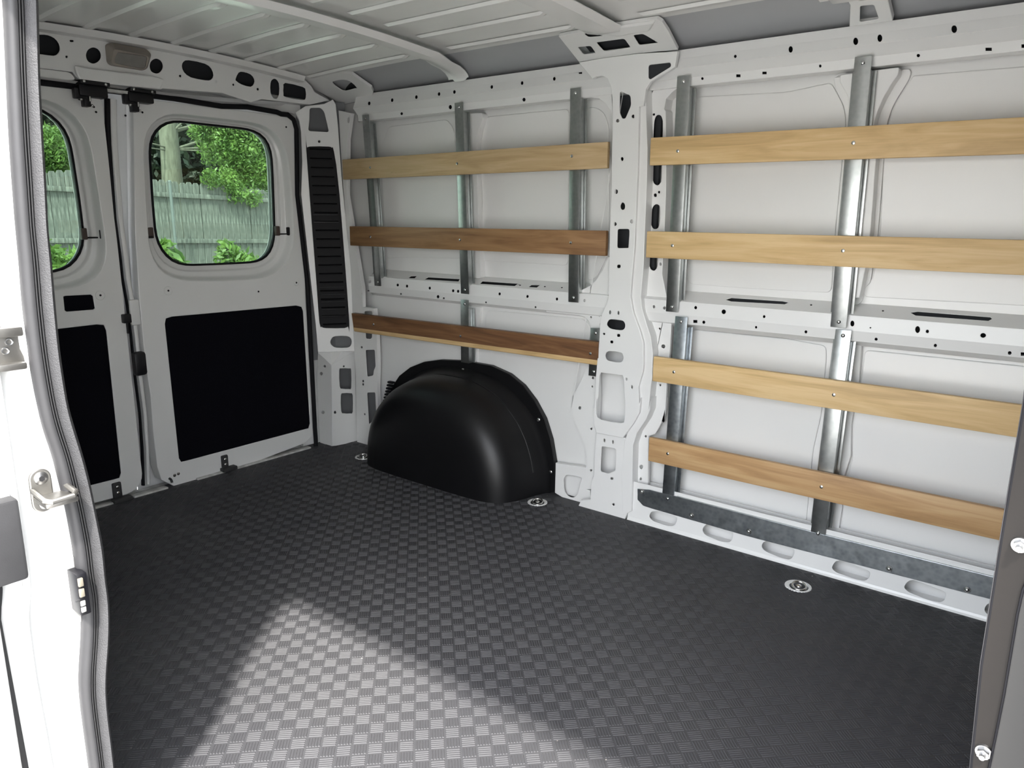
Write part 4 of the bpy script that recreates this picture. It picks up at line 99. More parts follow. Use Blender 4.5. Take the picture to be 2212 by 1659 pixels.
 'header': [[[0.96,1.74],[1.156,1.733],[1.361,1.734],[1.542,1.725],[1.82,1.722],[2.217,1.7],[2.251,1.678],[2.272,1.652],[2.352,1.627],[2.239,1.596],[1.991,1.591],[1.938,1.572],[1.809,1.594],[1.56,1.581],[1.553,1.576],[1.264,1.572],[1.251,1.58],[1.239,1.595],[1.146,1.593],[0.939,1.575]],[[[1.153,1.701],[1.1634,1.7027],[1.174,1.703],[1.1846,1.7011],[1.194,1.697],[1.2012,1.6903],[1.206,1.682],[1.2077,1.6724],[1.207,1.663],[1.2039,1.6554],[1.199,1.649],[1.1938,1.6437],[1.185,1.64],[1.1669,1.6389],[1.148,1.639],[1.1365,1.6384],[1.128,1.64],[1.1199,1.6464],[1.115,1.656],[1.1163,1.6697],[1.121,1.683],[1.1272,1.6909],[1.135,1.696],[1.1436,1.6992]],[[1.343,1.665],[1.342,1.6594],[1.34,1.654],[1.3369,1.6493],[1.333,1.645],[1.3287,1.6412],[1.324,1.638],[1.319,1.6355],[1.314,1.634],[1.3094,1.634],[1.305,1.635],[1.3007,1.6366],[1.297,1.639],[1.2946,1.6426],[1.293,1.647],[1.2921,1.6519],[1.292,1.657],[1.2931,1.662],[1.295,1.667],[1.2976,1.6722],[1.301,1.677],[1.3053,1.6809],[1.31,1.684],[1.3149,1.6865],[1.32,1.688],[1.3252,1.688],[1.33,1.687],[1.3338,1.6854],[1.337,1.683],[1.3399,1.6794],[1.342,1.675],[1.343,1.6702]],[[1.569,1.662],[1.568,1.657],[1.566,1.652],[1.5629,1.6468],[1.559,1.642],[1.5547,1.6381],[1.55,1.635],[1.545,1.633],[1.54,1.632],[1.5354,1.6321],[1.531,1.633],[1.5267,1.6346],[1.523,1.637],[1.5206,1.6406],[1.519,1.645],[1.5181,1.6499],[1.518,1.655],[1.5191,1.6601],[1.521,1.665],[1.5236,1.6697],[1.527,1.674],[1.5312,1.6778],[1.536,1.681],[1.541,1.6835],[1.546,1.685],[1.5506,1.685],[1.555,1.684],[1.5593,1.6824],[1.563,1.68],[1.5659,1.6764],[1.568,1.672],[1.569,1.6671]],[[1.646,1.673],[1.6486,1.6828],[1.655,1.691],[1.6629,1.6963],[1.678,1.699],[1.7108,1.6989],[1.744,1.696],[1.7607,1.6898],[1.77,1.681],[1.7754,1.6692],[1.776,1.657],[1.7719,1.6468],[1.764,1.639],[1.7545,1.6352],[1.739,1.634],[1.7091,1.6342],[1.679,1.637],[1.6627,1.6434],[1.653,1.652],[1.6473,1.6623]],[[1.875,1.656],[1.8814,1.6696],[1.891,1.683],[1.9009,1.688],[1.913,1.689],[1.9304,1.6879],[1.947,1.684],[1.9567,1.6767],[1.962,1.668],[1.963,1.6595],[1.96,1.651],[1.9541,1.6417],[1.943,1.635],[1.9218,1.6354],[1.9,1.639],[1.8871,1.6438],[1.879,1.649],[1.8747,1.6514]],[[2.041,1.662],[2.0452,1.6716],[2.051,1.677],[2.0586,1.6814],[2.067,1.682],[2.0761,1.6775],[2.083,1.667],[2.0838,1.6459],[2.081,1.624],[2.0755,1.6107],[2.068,1.603],[2.0589,1.6009],[2.05,1.604],[2.0427,1.6117],[2.038,1.624],[2.0381,1.6433]],[[2.105,1.654],[2.1049,1.6651],[2.116,1.672],[2.1613,1.6714],[2.207,1.667],[2.2198,1.6621],[2.221,1.654],[2.2221,1.6384],[2.219,1.623],[2.2148,1.6154],[2.2,1.612],[2.1559,1.6116],[2.113,1.614],[2.1024,1.6184],[2.103,1.626],[2.1027,1.6396]],[[1.256,1.699],[1.2552,1.6975],[1.254,1.696],[1.2526,1.6954],[1.251,1.695],[1.249,1.6944],[1.247,1.694],[1.2453,1.6944],[1.244,1.695],[1.2432,1.6954],[1.243,1.696],[1.2432,1.6975],[1.244,1.699],[1.2453,1.6996],[1.247,1.7],[1.2495,1.7006],[1.252,1.701],[1.2537,1.7006],[1.255,1.7],[1.2558,1.6996]],[[1.23,1.643],[1.2296,1.6419],[1.229,1.641],[1.2281,1.6399],[1.227,1.639],[1.2259,1.6388],[1.225,1.639],[1.2244,1.6394],[1.224,1.64],[1.2234,1.6409],[1.223,1.642],[1.2233,1.6436],[1.224,1.645],[1.2249,1.6456],[1.226,1.646],[1.227,1.6466],[1.228,1.647],[1.2291,1.6467],[1.23,1.646],[1.2302,1.6446]],[[1.64,1.637],[1.6396,1.6355],[1.639,1.634],[1.6381,1.6328],[1.637,1.632],[1.6355,1.6318],[1.634,1.632],[1.6329,1.6323],[1.632,1.633],[1.6313,1.6344],[1.631,1.636],[1.6312,1.6371],[1.632,1.638],[1.6334,1.6391],[1.635,1.64],[1.6366,1.6402],[1.638,1.64],[1.6392,1.6396],[1.64,1.639],[1.6402,1.6381]],[[1.789,1.634],[1.7887,1.6324],[1.788,1.631],[1.7871,1.6304],[1.786,1.63],[1.7845,1.6293],[1.783,1.629],[1.7818,1.6298],[1.781,1.631],[1.7808,1.632],[1.781,1.633],[1.7814,1.634],[1.782,1.635],[1.7829,1.6361],[1.784,1.637],[1.785,1.6372],[1.786,1.637],[1.7871,1.6366],[1.788,1.636],[1.7887,1.6351]],[[1.789,1.635],[1.7886,1.6334],[1.788,1.632],[1.7871,1.6314],[1.786,1.631],[1.785,1.6304],[1.784,1.63],[1.7829,1.6303],[1.782,1.631],[1.7813,1.6324],[1.781,1.634],[1.7813,1.6351],[1.782,1.636],[1.7829,1.6371],[1.784,1.638],[1.7855,1.6382],[1.787,1.638],[1.7882,1.6376],[1.789,1.637],[1.7892,1.6361]],[[1.867,1.633],[1.8667,1.6319],[1.866,1.631],[1.8651,1.6299],[1.864,1.629],[1.8625,1.6288],[1.861,1.629],[1.8599,1.6294],[1.859,1.63],[1.8583,1.6309],[1.858,1.632],[1.8582,1.6335],[1.859,1.635],[1.8604,1.6362],[1.862,1.637],[1.8631,1.6372],[1.864,1.637],[1.8651,1.6367],[1.866,1.636],[1.8667,1.6346]],[[1.981,1.63],[1.9808,1.6284],[1.98,1.627],[1.9786,1.6258],[1.977,1.625],[1.9754,1.6248],[1.974,1.625],[1.9729,1.6253],[1.972,1.626],[1.9713,1.6274],[1.971,1.629],[1.9712,1.6306],[1.972,1.632],[1.9734,1.6331],[1.975,1.634],[1.9766,1.6347],[1.978,1.635],[1.9791,1.6342],[1.98,1.633],[1.9807,1.6316]]]],
 'header_boss': [[[1.2432,1.6045],[1.2431,1.6103],[1.245,1.6143],[1.2488,1.6163],[1.2546,1.6166],[1.2681,1.6151],[1.2781,1.6142],[1.288,1.6137],[1.298,1.6134],[1.308,1.6135],[1.5015,1.6185],[1.5112,1.6185],[1.521,1.6182],[1.5307,1.6174],[1.5403,1.6163],[1.5522,1.6146],[1.5571,1.6132],[1.5598,1.6107],[1.5605,1.607],[1.5591,1.6022],[1.5565,1.5966],[1.5547,1.5929],[1.5526,1.5892],[1.5504,1.5857],[1.548,1.5822],[1.547,1.5808],[1.5443,1.5778],[1.5411,1.5756],[1.5376,1.5743],[1.5336,1.5737],[1.383,1.5687],[1.373,1.5684],[1.363,1.5682],[1.353,1.5681],[1.343,1.5682],[1.2645,1.5689],[1.2601,1.5695],[1.2564,1.5711],[1.2533,1.5738],[1.251,1.5776],[1.25,1.5795],[1.2482,1.5838],[1.2466,1.5882],[1.2454,1.5927],[1.2444,1.5973]],[]],
 'header_boss_left': [[[0.9552,1.5837],[0.9567,1.5887],[0.9594,1.5921],[0.9633,1.5942],[0.9684,1.5948],[1.125,1.5923],[1.135,1.5922],[1.145,1.5921],[1.155,1.5922],[1.165,1.5922],[1.2181,1.5929],[1.2242,1.5923],[1.2297,1.5904],[1.2345,1.5872],[1.2387,1.5827],[1.2404,1.5803],[1.2429,1.5756],[1.2429,1.572],[1.2404,1.5694],[1.2354,1.5677],[1.2326,1.5673],[1.2263,1.5663],[1.22,1.5656],[1.2136,1.5651],[1.2072,1.565],[1.162,1.565],[1.152,1.565],[1.142,1.5651],[1.132,1.5653],[1.122,1.5655],[0.9644,1.5697],[0.9595,1.5705],[0.9563,1.5727],[0.9547,1.5763],[0.9548,1.5813]],[]],
 'lamp_outer': [[1.36,1.703],[1.378,1.713],[1.507,1.711],[1.524,1.696],[1.504,1.643],[1.488,1.634],[1.369,1.635],[1.36,1.645]],
 'lamp_ring': [[1.373,1.689],[1.494,1.685],[1.505,1.678],[1.486,1.635],[1.473,1.631],[1.36,1.632],[1.36,1.648]],
 'lamp_lens': [[1.388,1.679],[1.495,1.681],[1.484,1.64],[1.471,1.636],[1.372,1.64],[1.375,1.656]],
 'latch_l': [[1.253,1.571],[1.354,1.573],[1.349,1.521],[1.247,1.513]],
 'latch_r': [[1.428,1.569],[1.526,1.568],[1.508,1.517],[1.408,1.515]],
 'seal_path': [[0.917,1.55],[1.15,1.552],[1.26,1.553],[1.441,1.554],[1.619,1.554],[1.819,1.547],[1.939,1.557],[2.083,1.551],[2.106,1.545],[2.139,1.546],[2.169,1.528],[2.182,1.488],[2.178,1.413],[2.167,1.203],[2.198,0.782],[2.197,0.543],[2.196,0.347],[2.195,0.095],[2.196,0.034]],
 'gap_path': [[1.368,1.526],[1.36,1.44],[1.355,1.365],[1.351,1.213],[1.348,1.097],[1.353,0.939],[1.353,0.875],[1.36,0.773],[1.362,0.66],[1.361,0.486],[1.364,0.337],[1.359,0.186],[1.348,0.035]],
 'door_panel': [[[1.458,1.515],[1.417,1.048],[1.406,0.77],[1.405,0.553],[1.412,0.404],[1.408,0.253],[1.41,0.097],[1.421,0.039],[1.472,-0.003],[1.535,-0.013],[1.683,-0.013],[2.144,0.028],[2.184,0.06],[2.186,0.261],[2.188,1.16],[2.173,1.458],[2.172,1.513],[2.152,1.533],[2.1,1.54],[1.482,1.54]],[[[1.482,1.366],[1.492,1.415],[1.524,1.458],[1.566,1.488],[1.608,1.5],[1.764,1.499],[1.987,1.498],[2.06,1.478],[2.108,1.435],[2.131,1.381],[2.14,1.216],[2.14,1.015],[2.125,0.947],[2.08,0.886],[2.013,0.844],[1.935,0.835],[1.751,0.838],[1.583,0.849],[1.514,0.877],[1.478,0.922],[1.465,0.989],[1.474,1.199]],[[1.5,0.681],[1.506,0.702],[1.532,0.707],[2.131,0.699],[2.161,0.69],[2.168,0.67],[2.172,0.119],[2.162,0.097],[1.534,0.092],[1.513,0.093],[1.505,0.111]]]],
 'recess': [[1.482,1.366],[1.492,1.415],[1.524,1.458],[1.566,1.488],[1.608,1.5],[1.764,1.499],[1.987,1.498],[2.06,1.478],[2.108,1.435],[2.131,1.381],[2.14,1.216],[2.14,1.015],[2.125,0.947],[2.08,0.886],[2.013,0.844],[1.935,0.835],[1.751,0.838],[1.583,0.849],[1.514,0.877],[1.478,0.922],[1.465,0.989],[1.474,1.199]],
 'glass': [[1.527,1.372],[1.538,1.41],[1.568,1.448],[1.6,1.47],[1.636,1.48],[1.791,1.478],[1.988,1.477],[2.042,1.461],[2.075,1.427],[2.086,1.376],[2.082,1.215],[2.076,1.024],[2.061,0.966],[2.032,0.926],[1.978,0.902],[1.787,0.902],[1.615,0.904],[1.57,0.926],[1.535,0.97],[1.518,1.014],[1.519,1.162]],
 'carpet': [[1.5,0.681],[1.506,0.702],[1.532,0.707],[2.131,0.699],[2.161,0.69],[2.168,0.67],[2.172,0.119],[2.162,0.097],[1.534,0.092],[1.513,0.093],[1.505,0.111]],
 'small_carpet': [[1.135,0.82],[1.141,0.822],[1.23,0.82],[1.236,0.814],[1.238,0.769],[1.233,0.764],[1.14,0.765],[1.134,0.77]],
 'left_carpet': [[1.111,0.714],[1.277,0.706],[1.295,0.685],[1.287,0.105],[1.27,0.088],[1.163,0.09]],
 'left_glass_edge': [[1.167,1.482],[1.196,1.467],[1.225,1.445],[1.245,1.411],[1.253,1.367],[1.249,1.248],[1.246,1.097],[1.245,1.02],[1.232,0.973],[1.202,0.932],[1.17,0.914],[1.134,0.908]],
 'left_door_edge': [[1.353,1.513],[1.34,1.364],[1.335,1.174],[1.337,0.979],[1.34,0.876],[1.349,0.761],[1.345,0.519],[1.352,0.415],[1.354,0.265],[1.353,0.112],[1.325,0.05],[1.279,0.033],[1.166,0.013]],
 'door_bits': [[1.352,0.586],[1.404,0.579],[1.395,0.485],[1.352,0.492],[1.329,0.738],[1.364,0.735],[1.36,0.7],[1.326,0.703],[1.691,0.077],[1.725,0.069],[1.72,0.007],[1.681,0.017],[1.225,0.082],[1.259,0.073],[1.258,0],[1.217,0.013],[1.486,1.062],[1.504,1.062],[1.505,1.027],[1.484,1.021],[2.031,1.059],[2.047,1.059],[2.044,1.017],[2.028,1.017],[1.211,1.067],[1.228,1.067],[1.225,1.025],[1.21,1.025],[1.264,1.059],[1.281,1.059],[1.277,1.022],[1.262,1.022],[2.086,1.047],[2.118,1.051],[2.118,1.015],[2.084,1.018]],
 'door_holes': [[2.131,1.493],[1.263,0.815],[1.526,0.813],[1.936,0.779],[2.139,0.805],[1.395,0.716],[1.32,1.474],[1.425,1.472],[1.267,1.512],[1.314,1.491],[1.444,1.511],[1.49,1.49]],
 'rear_sill_bits': [[-3.006,1.176],[-2.986,1.229],[-3.016,1.308],[-2.979,1.432],[-2.937,1.426],[-2.955,1.293],[-2.951,1.569],[-3.003,1.693],[-2.958,1.684],[-2.908,1.561],[-3.014,1.781],[-3.019,2.171],[-2.987,2.158],[-2.974,1.765]],
 'gusset_frame': [[0,2.372,1.636],[1,0,0],[0,-0.9055,0.4244]],
 'pillar_gusset': [[[-1.5787,0.1567],[-1.5387,0.1595],[-1.4553,0.1588],[-1.427,0.1875],[-1.3445,0.1636],[-1.2779,0.1619],[-1.2345,0.1614],[-1.2092,0.1602],[-1.1997,0.1436],[-1.1988,0.0974],[-1.2064,0.0043],[-1.3495,0.0155],[-1.507,0.014],[-1.5817,0.0124],[-1.58,0.0701]],[[[-1.5419,0.0823],[-1.5409,0.0867],[-1.5382,0.0891],[-1.5337,0.0897],[-1.4994,0.0871],[-1.495,0.0859],[-1.4925,0.083],[-1.4919,0.0785],[-1.4932,0.0549],[-1.4944,0.0505],[-1.4972,0.0479],[-1.5017,0.047],[-1.5349,0.0474],[-1.5394,0.0483],[-1.5419,0.051],[-1.5427,0.0555]],[[-1.4627,0.0912],[-1.4621,0.0956],[-1.4596,0.0982],[-1.4553,0.099],[-1.3653,0.0963],[-1.3609,0.0953],[-1.3582,0.0925],[-1.3573,0.0881],[-1.3572,0.0565],[-1.3581,0.052],[-1.3608,0.0494],[-1.3652,0.0485],[-1.4519,0.0493],[-1.4564,0.0503],[-1.4593,0.0529],[-1.4605,0.0574]],[[-1.3206,0.0977],[-1.3195,0.1021],[-1.3167,0.1047],[-1.3122,0.1054],[-1.292,0.1046],[-1.2881,0.1039],[-1.2848,0.1021],[-1.2821,0.0993],[-1.2813,0.0981],[-1.2789,0.0947],[-1.2767,0.0911],[-1.2747,0.0875],[-1.2585,0.0578],[-1.2573,0.054],[-1.2587,0.0517],[-1.2627,0.0511],[-1.3149,0.053],[-1.3193,0.054],[-1.3218,0.0568],[-1.3225,0.0612]],[[-1.4808,0.1424],[-1.4809,0.1466],[-1.4789,0.1488],[-1.4747,0.149],[-1.4565,0.1461],[-1.4514,0.1449],[-1.4467,0.1429],[-1.4423,0.14],[-1.4266,0.128],[-1.424,0.1254],[-1.4245,0.124],[-1.4282,0.1238],[-1.4696,0.1275],[-1.4742,0.1288],[-1.4775,0.1316],[-1.4794,0.136]]]],
 'rear_gusset': [[[-2.9717,0.1617],[-2.8953,0.1645],[-2.7971,0.1789],[-2.6564,0.1421],[-2.6432,0.0373],[-2.6618,0.0098],[-2.7103,-0.0307],[-2.9558,-0.0523],[-2.9526,-0.0041],[-2.9698,0.0523],[-3.003,0.0988]],[[[-2.8265,0.1079],[-2.8122,0.1148],[-2.7925,0.1157],[-2.7678,0.1171],[-2.744,0.1152],[-2.7267,0.1088],[-2.7165,0.0967],[-2.7177,0.073],[-2.7245,0.0512],[-2.7294,0.0469],[-2.7422,0.0475],[-2.778,0.0427],[-2.8137,0.0408],[-2.8271,0.0475],[-2.8309,0.0609],[-2.8319,0.0851]]]],
 'bow3_foot': [[[-0.6647,0.1541],[-0.6677,0.1118],[-0.6642,0.0888],[-0.6839,0.0019],[-0.5724,0.0017],[-0.5703,0.0871],[-0.568,0.1287]],[[[-0.642,0.0734],[-0.6407,0.0766],[-0.6383,0.0784],[-0.6348,0.0788],[-0.6134,0.077],[-0.61,0.076],[-0.608,0.0739],[-0.6072,0.0705],[-0.6055,0.022],[-0.606,0.0186],[-0.608,0.0165],[-0.6113,0.0157],[-0.6483,0.0142],[-0.6515,0.0147],[-0.6531,0.0166],[-0.6531,0.0198]],[[-0.6444,0.1168],[-0.6471,0.115],[-0.6477,0.1127],[-0.6462,0.1099],[-0.6409,0.1033],[-0.6382,0.1006],[-0.6349,0.099],[-0.6312,0.0983],[-0.6253,0.098],[-0.6215,0.0982],[-0.6178,0.0993],[-0.6145,0.1012],[-0.6114,0.1035],[-0.6092,0.1059],[-0.6092,0.1082],[-0.6113,0.1107],[-0.6233,0.1197],[-0.6266,0.1214],[-0.63,0.1219],[-0.6336,0.1211]]]],
 'gusset_lip_plate': [[[-1.4291,0.1822],[-1.4264,0.1848],[-1.4234,0.1863],[-1.4201,0.1867],[-1.4165,0.1861],[-1.3517,0.1667],[-1.3479,0.1657],[-1.344,0.1649],[-1.34,0.1644],[-1.3361,0.1642],[-1.2856,0.1627],[-1.2816,0.1626],[-1.2776,0.1625],[-1.2736,0.1624],[-1.2696,0.1623],[-1.2424,0.1616],[-1.2385,0.1615],[-1.2345,0.1614],[-1.2305,0.1612],[-1.2265,0.1611],[-1.2213,0.1609],[-1.2182,0.1604],[-1.2168,0.1593],[-1.217,0.1575],[-1.219,0.155],[-1.2474,0.1272],[-1.2504,0.1247],[-1.2537,0.123],[-1.2572,0.122],[-1.2611,0.1216],[-1.3053,0.1217],[-1.3093,0.1217],[-1.3133,0.1216],[-1.3173,0.1215],[-1.3213,0.1213],[-1.3552,0.1191],[-1.3592,0.1191],[-1.363,0.1196],[-1.3667,0.1207],[-1.3703,0.1223],[-1.3965,0.1362],[-1.4,0.138],[-1.4036,0.1397],[-1.4073,0.1414],[-1.411,0.1429],[-1.4411,0.1549],[-1.444,0.1566],[-1.4454,0.1587],[-1.4452,0.1612],[-1.4435,0.1641]],[]],
 'gusset_lip': [[-1.451,0.1578],[-1.3635,0.118],[-1.3133,0.1218],[-1.2555,0.1212]],
 'arch_flange': [[[-2.721,0.154],[-2.695,0.224],[-2.652,0.304],[-2.595,0.371],[-2.521,0.421],[-2.429,0.459],[-2.326,0.482],[-2.186,0.495],[-2.027,0.493],[-1.926,0.47],[-1.853,0.432],[-1.792,0.376],[-1.742,0.309],[-1.708,0.227],[-1.687,0.132],[-1.682,0.01],[-1.699,0.002]],[]],
 'arch_screws': [[-2.18,0.455],[-1.767,0.302],[-1.702,0.092],[-2.196,0.523]],
 'seal_out': [[0.492,1.422],[0.485,1.35],[0.48,1.299],[0.475,1.222],[0.471,1.153],[0.466,1.092],[0.466,1.057],[0.463,0.982],[0.461,0.914],[0.462,0.862],[0.463,0.825],[0.469,0.784],[0.476,0.74],[0.481,0.696],[0.484,0.649],[0.488,0.599],[0.489,0.559],[0.486,0.518],[0.488,0.507],[0.486,0.463],[0.481,0.42],[0.471,0.367],[0.466,0.334],[0.464,0.288],[0.464,0.221],[0.463,0.178]],
 'seal_in': [[0.451,1.413],[0.445,1.343],[0.441,1.294],[0.435,1.219],[0.431,1.152],[0.428,1.092],[0.427,1.058],[0.423,0.986],[0.422,0.919],[0.423,0.869],[0.425,0.832],[0.428,0.793],[0.436,0.75],[0.44,0.707],[0.445,0.661],[0.447,0.613],[0.448,0.575],[0.446,0.535],[0.451,0.522],[0.449,0.479],[0.444,0.437],[0.435,0.385],[0.43,0.354],[0.428,0.309],[0.428,0.243],[0.428,0.201]],
 'striker': [[0.402,0.724],[0.412,0.731],[0.423,0.728],[0.43,0.718],[0.433,0.68],[0.43,0.668],[0.415,0.661],[0.406,0.669],[0.398,0.701],[0.417,0.716],[0.418,0.675],[0.398,0.701],[0.446,0.693],[0.448,0.683],[0.403,0.683]],
 'contact': [[0.436,0.554],[0.445,0.556],[0.453,0.544],[0.451,0.481],[0.443,0.481],[0.436,0.49],[0.442,0.564],[0.452,0.451],[0.451,0.574],[0.451,0.467]],
 'bracket': [[0.386,0.953],[0.421,0.949],[0.419,0.899],[0.379,0.896],[0.401,0.932],[0.395,0.919]],
 'block': [[0.333,0.703],[0.365,0.7],[0.377,0.686],[0.375,0.573],[0.316,0.568]],
 'slide_edge': [[0.302,0.513],[0.332,0.497],[0.332,0.253],[0.273,0.291]],
 'jamb_lines': [[0.358,0.558],[0.347,0.505],[0.349,0.414],[0.353,0.23],[0.373,0.552],[0.363,0.504],[0.359,0.365],[0.365,0.222],[0.387,0.546],[0.377,0.493],[0.376,0.389],[0.381,0.212]],
 'jamb_steps': [[0.406,1.04],[0.44,1.045],[0.4,0.993],[0.435,0.993],[0.397,0.974],[0.438,0.968],[0.383,0.86],[0.433,0.863]],
 'wing_edge': [[-0.048,1.034],[-0.046,0.969],[-0.047,0.851],[-0.047,0.8],[-0.047,0.773],[-0.047,0.762],[-0.047,0.72],[-0.043,0.624],[-0.039,0.545]],
 'wing_seam': [[-0.01,0.882],[-0.025,0.803],[-0.026,0.78],[-0.026,0.737],[-0.026,0.701],[-0.027,0.657],[-0.028,0.622]],
 'wing_bolts': [[-0.033,0.843],[-0.035,0.636]],
 'tie_downs': [[-0.639,2.238],[-1.683,2.288],[-2.662,2.23]],
 'fence_top': [[5.782,1.805],[7.678,1.819],[8.548,1.818],[10.298,1.747]],
 'fence_rails': [[5.753,1.558],[7.538,1.525],[10.272,1.396],[5.643,0.624],[7.508,0.574],[10.205,0.482]],
 'post': [[7.674,1.725],[7.702,0.11]],
 'trunk': [[9.331,3.128],[9.804,3.239],[9.796,1.971],[9.336,1.953]],
}

# ------------------------------------------------------------------ materials
def nmat(name):
    m = bpy.data.materials.new(name); m.use_nodes = True
    nt = m.node_tree; b = nt.nodes['Principled BSDF']
    return m, nt, b
def nd(nt, t, **kw):
    n = nt.nodes.new(t)
    for k, v in kw.items():
        if k in n.inputs: n.inputs[k].default_value = v
        else: setattr(n, k, v)
    return n
def ramp(nt, src, stops):
    r = nt.nodes.new('ShaderNodeValToRGB')
    e = r.color_ramp.elements
    e[0].position, e[0].color = stops[0][0], (*stops[0][1], 1)
    e[1].position, e[1].color = stops[-1][0], (*stops[-1][1], 1)
    for p, c in stops[1:-1]:
        x = e.new(p); x.color = (*c, 1)
    nt.links.new(src, r.inputs[0]); return r.outputs[0]
def coords(nt, scale=(1,1,1), out='Object'):
    tc = nt.nodes.new('ShaderNodeTexCoord'); mp = nt.nodes.new('ShaderNodeMapping')
    mp.inputs['Scale'].default_value = scale
    nt.links.new(tc.outputs[out], mp.inputs['Vector']); return mp.outputs[0]
def bump(nt, b, h, strength=.2, dist=.001):
    bp = nt.nodes.new('ShaderNodeBump'); bp.inputs['Strength'].default_value = strength; bp.inputs['Distance'].default_value = dist
    nt.links.new(h, bp.inputs['Height']); nt.links.new(bp.outputs[0], b.inputs['Normal'])
def noise(nt, vec, scale, detail=3, rough=.5):
    n = nt.nodes.new('ShaderNodeTexNoise'); n.inputs['Scale'].default_value = scale; n.inputs['Detail'].default_value = detail; n.inputs['Roughness'].default_value = rough
    if vec is not None: nt.links.new(vec, n.inputs['Vector'])
    return n.outputs[0]
def plain(name, col, rough=.5, metal=0.0, spec=.5, var=0.0, vscale=8, bmp=0, bscale=200, bdist=.001):
    m, nt, b = nmat(name)
    b.inputs['Roughness'].default_value = rough; b.inputs['Metallic'].default_value = metal; b.inputs['Specular IOR Level'].default_value = spec
    b.inputs['Base Color'].default_value = (*col, 1)
    v = coords(nt)
    if var:
        h = noise(nt, v, vscale, 4)
        c = ramp(nt, h, [(.3, tuple(x*(1-var) for x in col)), (.7, tuple(min(1, x*(1+var)) for x in col))])
        nt.links.new(c, b.inputs['Base Color'])
    if bmp:
        bump(nt, b, noise(nt, v, bscale, 3), bmp, bdist)
    return m
WHITE = plain('white_body_paint', (.765,.767,.757), .34, 0, .5, .02, 3)
WHITE_R = plain('white_roof_paint', (.82,.822,.805), .30, 0, .5, .04, 2)
OUTW = plain('white_outer_paint', (.70,.705,.70), .3, 0, .5, .01, 3)
GREYROOF = plain('grey_roof_side', (.42,.43,.445), .4, 0, .4, .03, 3)  # roof side in a darker grey than the roof skin
BLACKP = plain('black_plastic', (.006,.006,.008), .42, 0, .35, .2, 12, .15, 500, .0006)
VENTB = plain('black_vent_plastic', (.0045,.0045,.006), .6, 0, .25)
ARCH = plain('black_moulded_plastic', (.005,.005,.0058), .40, 0, .36, .15, 6, .12, 700, .0005)
CARPET = plain('black_carpet', (.0042,.0042,.0068), .95, 0, .08, .35, 300, .6, 900, .002)
RUBBER = plain('black_rubber', (.006,.006,.008), .6, 0, .2, .1, 20)
SEALLIP = plain('seal_lip_rubber', (.032,.032,.034), .5, 0, .4, .06, 20)
SEALBULB = plain('seal_bulb_foam', (.034,.034,.036), .62, 0, .5, .1, 60, .8, 420, .0016)
SEALDARK = plain('seal_groove_rubber', (.02,.02,.021), .6, 0, .3)
BLOCK = plain('charcoal_bumper_plastic', (.035,.035,.037), .6, 0, .4, .08, 30, .2, 600, .0006)
GREYPL = plain('light_grey_plastic', (.26,.26,.25), .5, 0, .4)
NUT = plain('zinc_nut', (.36,.36,.36), .35, 1.0, .5, .1, 60)
STEEL = plain('bright_steel', (.62,.62,.61), .25, 1.0, .5, .08, 40)
BRASSY = plain('striker_steel', (.34,.33,.31), .42, 1.0, .5, .1, 40)
LAMPB = plain('taupe_lamp_plastic', (.30,.27,.235), .45, 0, .4, .04, 30)
LAMPL = plain('lamp_lens', (.20,.19,.178), .18, 0, .6, .08, 60, .15, 260, .0006)
PIPE = plain('galvanised_pipe', (.10,.115,.115), .5, .0, .5, .05, 6)
BULK = plain('dark_brown_steel_paint', (.011,.0092,.0082), .5, 0, .25, .1, 5, .05, 900, .0005)
BULKG = plain('grey_steel_paint', (.032,.0315,.031), .5, 0, .25, .06, 4)
PRIMER = plain('dark_hole_shade', (.028,.030,.034), .7, 0, .3, .1, 6)  # shade inside holes, painted as a dark colour
HOLESHADEG = plain('grey_hole_shade', (.16,.165,.17), .7, 0, .3, .1, 6)  # paler hole shade for the corner post, painted as grey
DIRTY = plain('scuffed_white', (.52,.52,.50), .5, 0, .4, .35, 25)

for m_ in (WHITE, WHITE_R):
    b_ = m_.node_tree.nodes['Principled BSDF']; b_.inputs['Coat Weight'].default_value = .35; b_.inputs['Coat Roughness'].default_value = .12
def galv(name, lo, hi, rough):
    m, nt, b = nmat(name); v = coords(nt)
    vo = nt.nodes.new('ShaderNodeTexVoronoi'); vo.inputs['Scale'].default_value = 75; nt.links.new(v, vo.inputs['Vector'])
    mx = nt.nodes.new('ShaderNodeMath'); mx.operation = 'MULTIPLY_ADD'; mx.inputs[1].default_value = .6
    nt.links.new(vo.outputs['Distance'], mx.inputs[0]); nt.links.new(noise(nt, v, 30, 4), mx.inputs[2])
    nt.links.new(ramp(nt, mx.outputs[0], [(.3, lo), (1.0, hi)]), b.inputs['Base Color'])
    nt.links.new(ramp(nt, noise(nt, v, 40, 2), [(.3, (rough*.9,)*3), (.7, (rough*1.1,)*3)]), b.inputs['Roughness'])
    b.inputs['Metallic'].default_value = 1.0
    return m
GALV = galv('galvanised_steel', (.38,.40,.40), (.47,.49,.485), .33)
GALVR = galv('dull_galvanised_rail', (.25,.28,.30), (.40,.43,.45), .38)

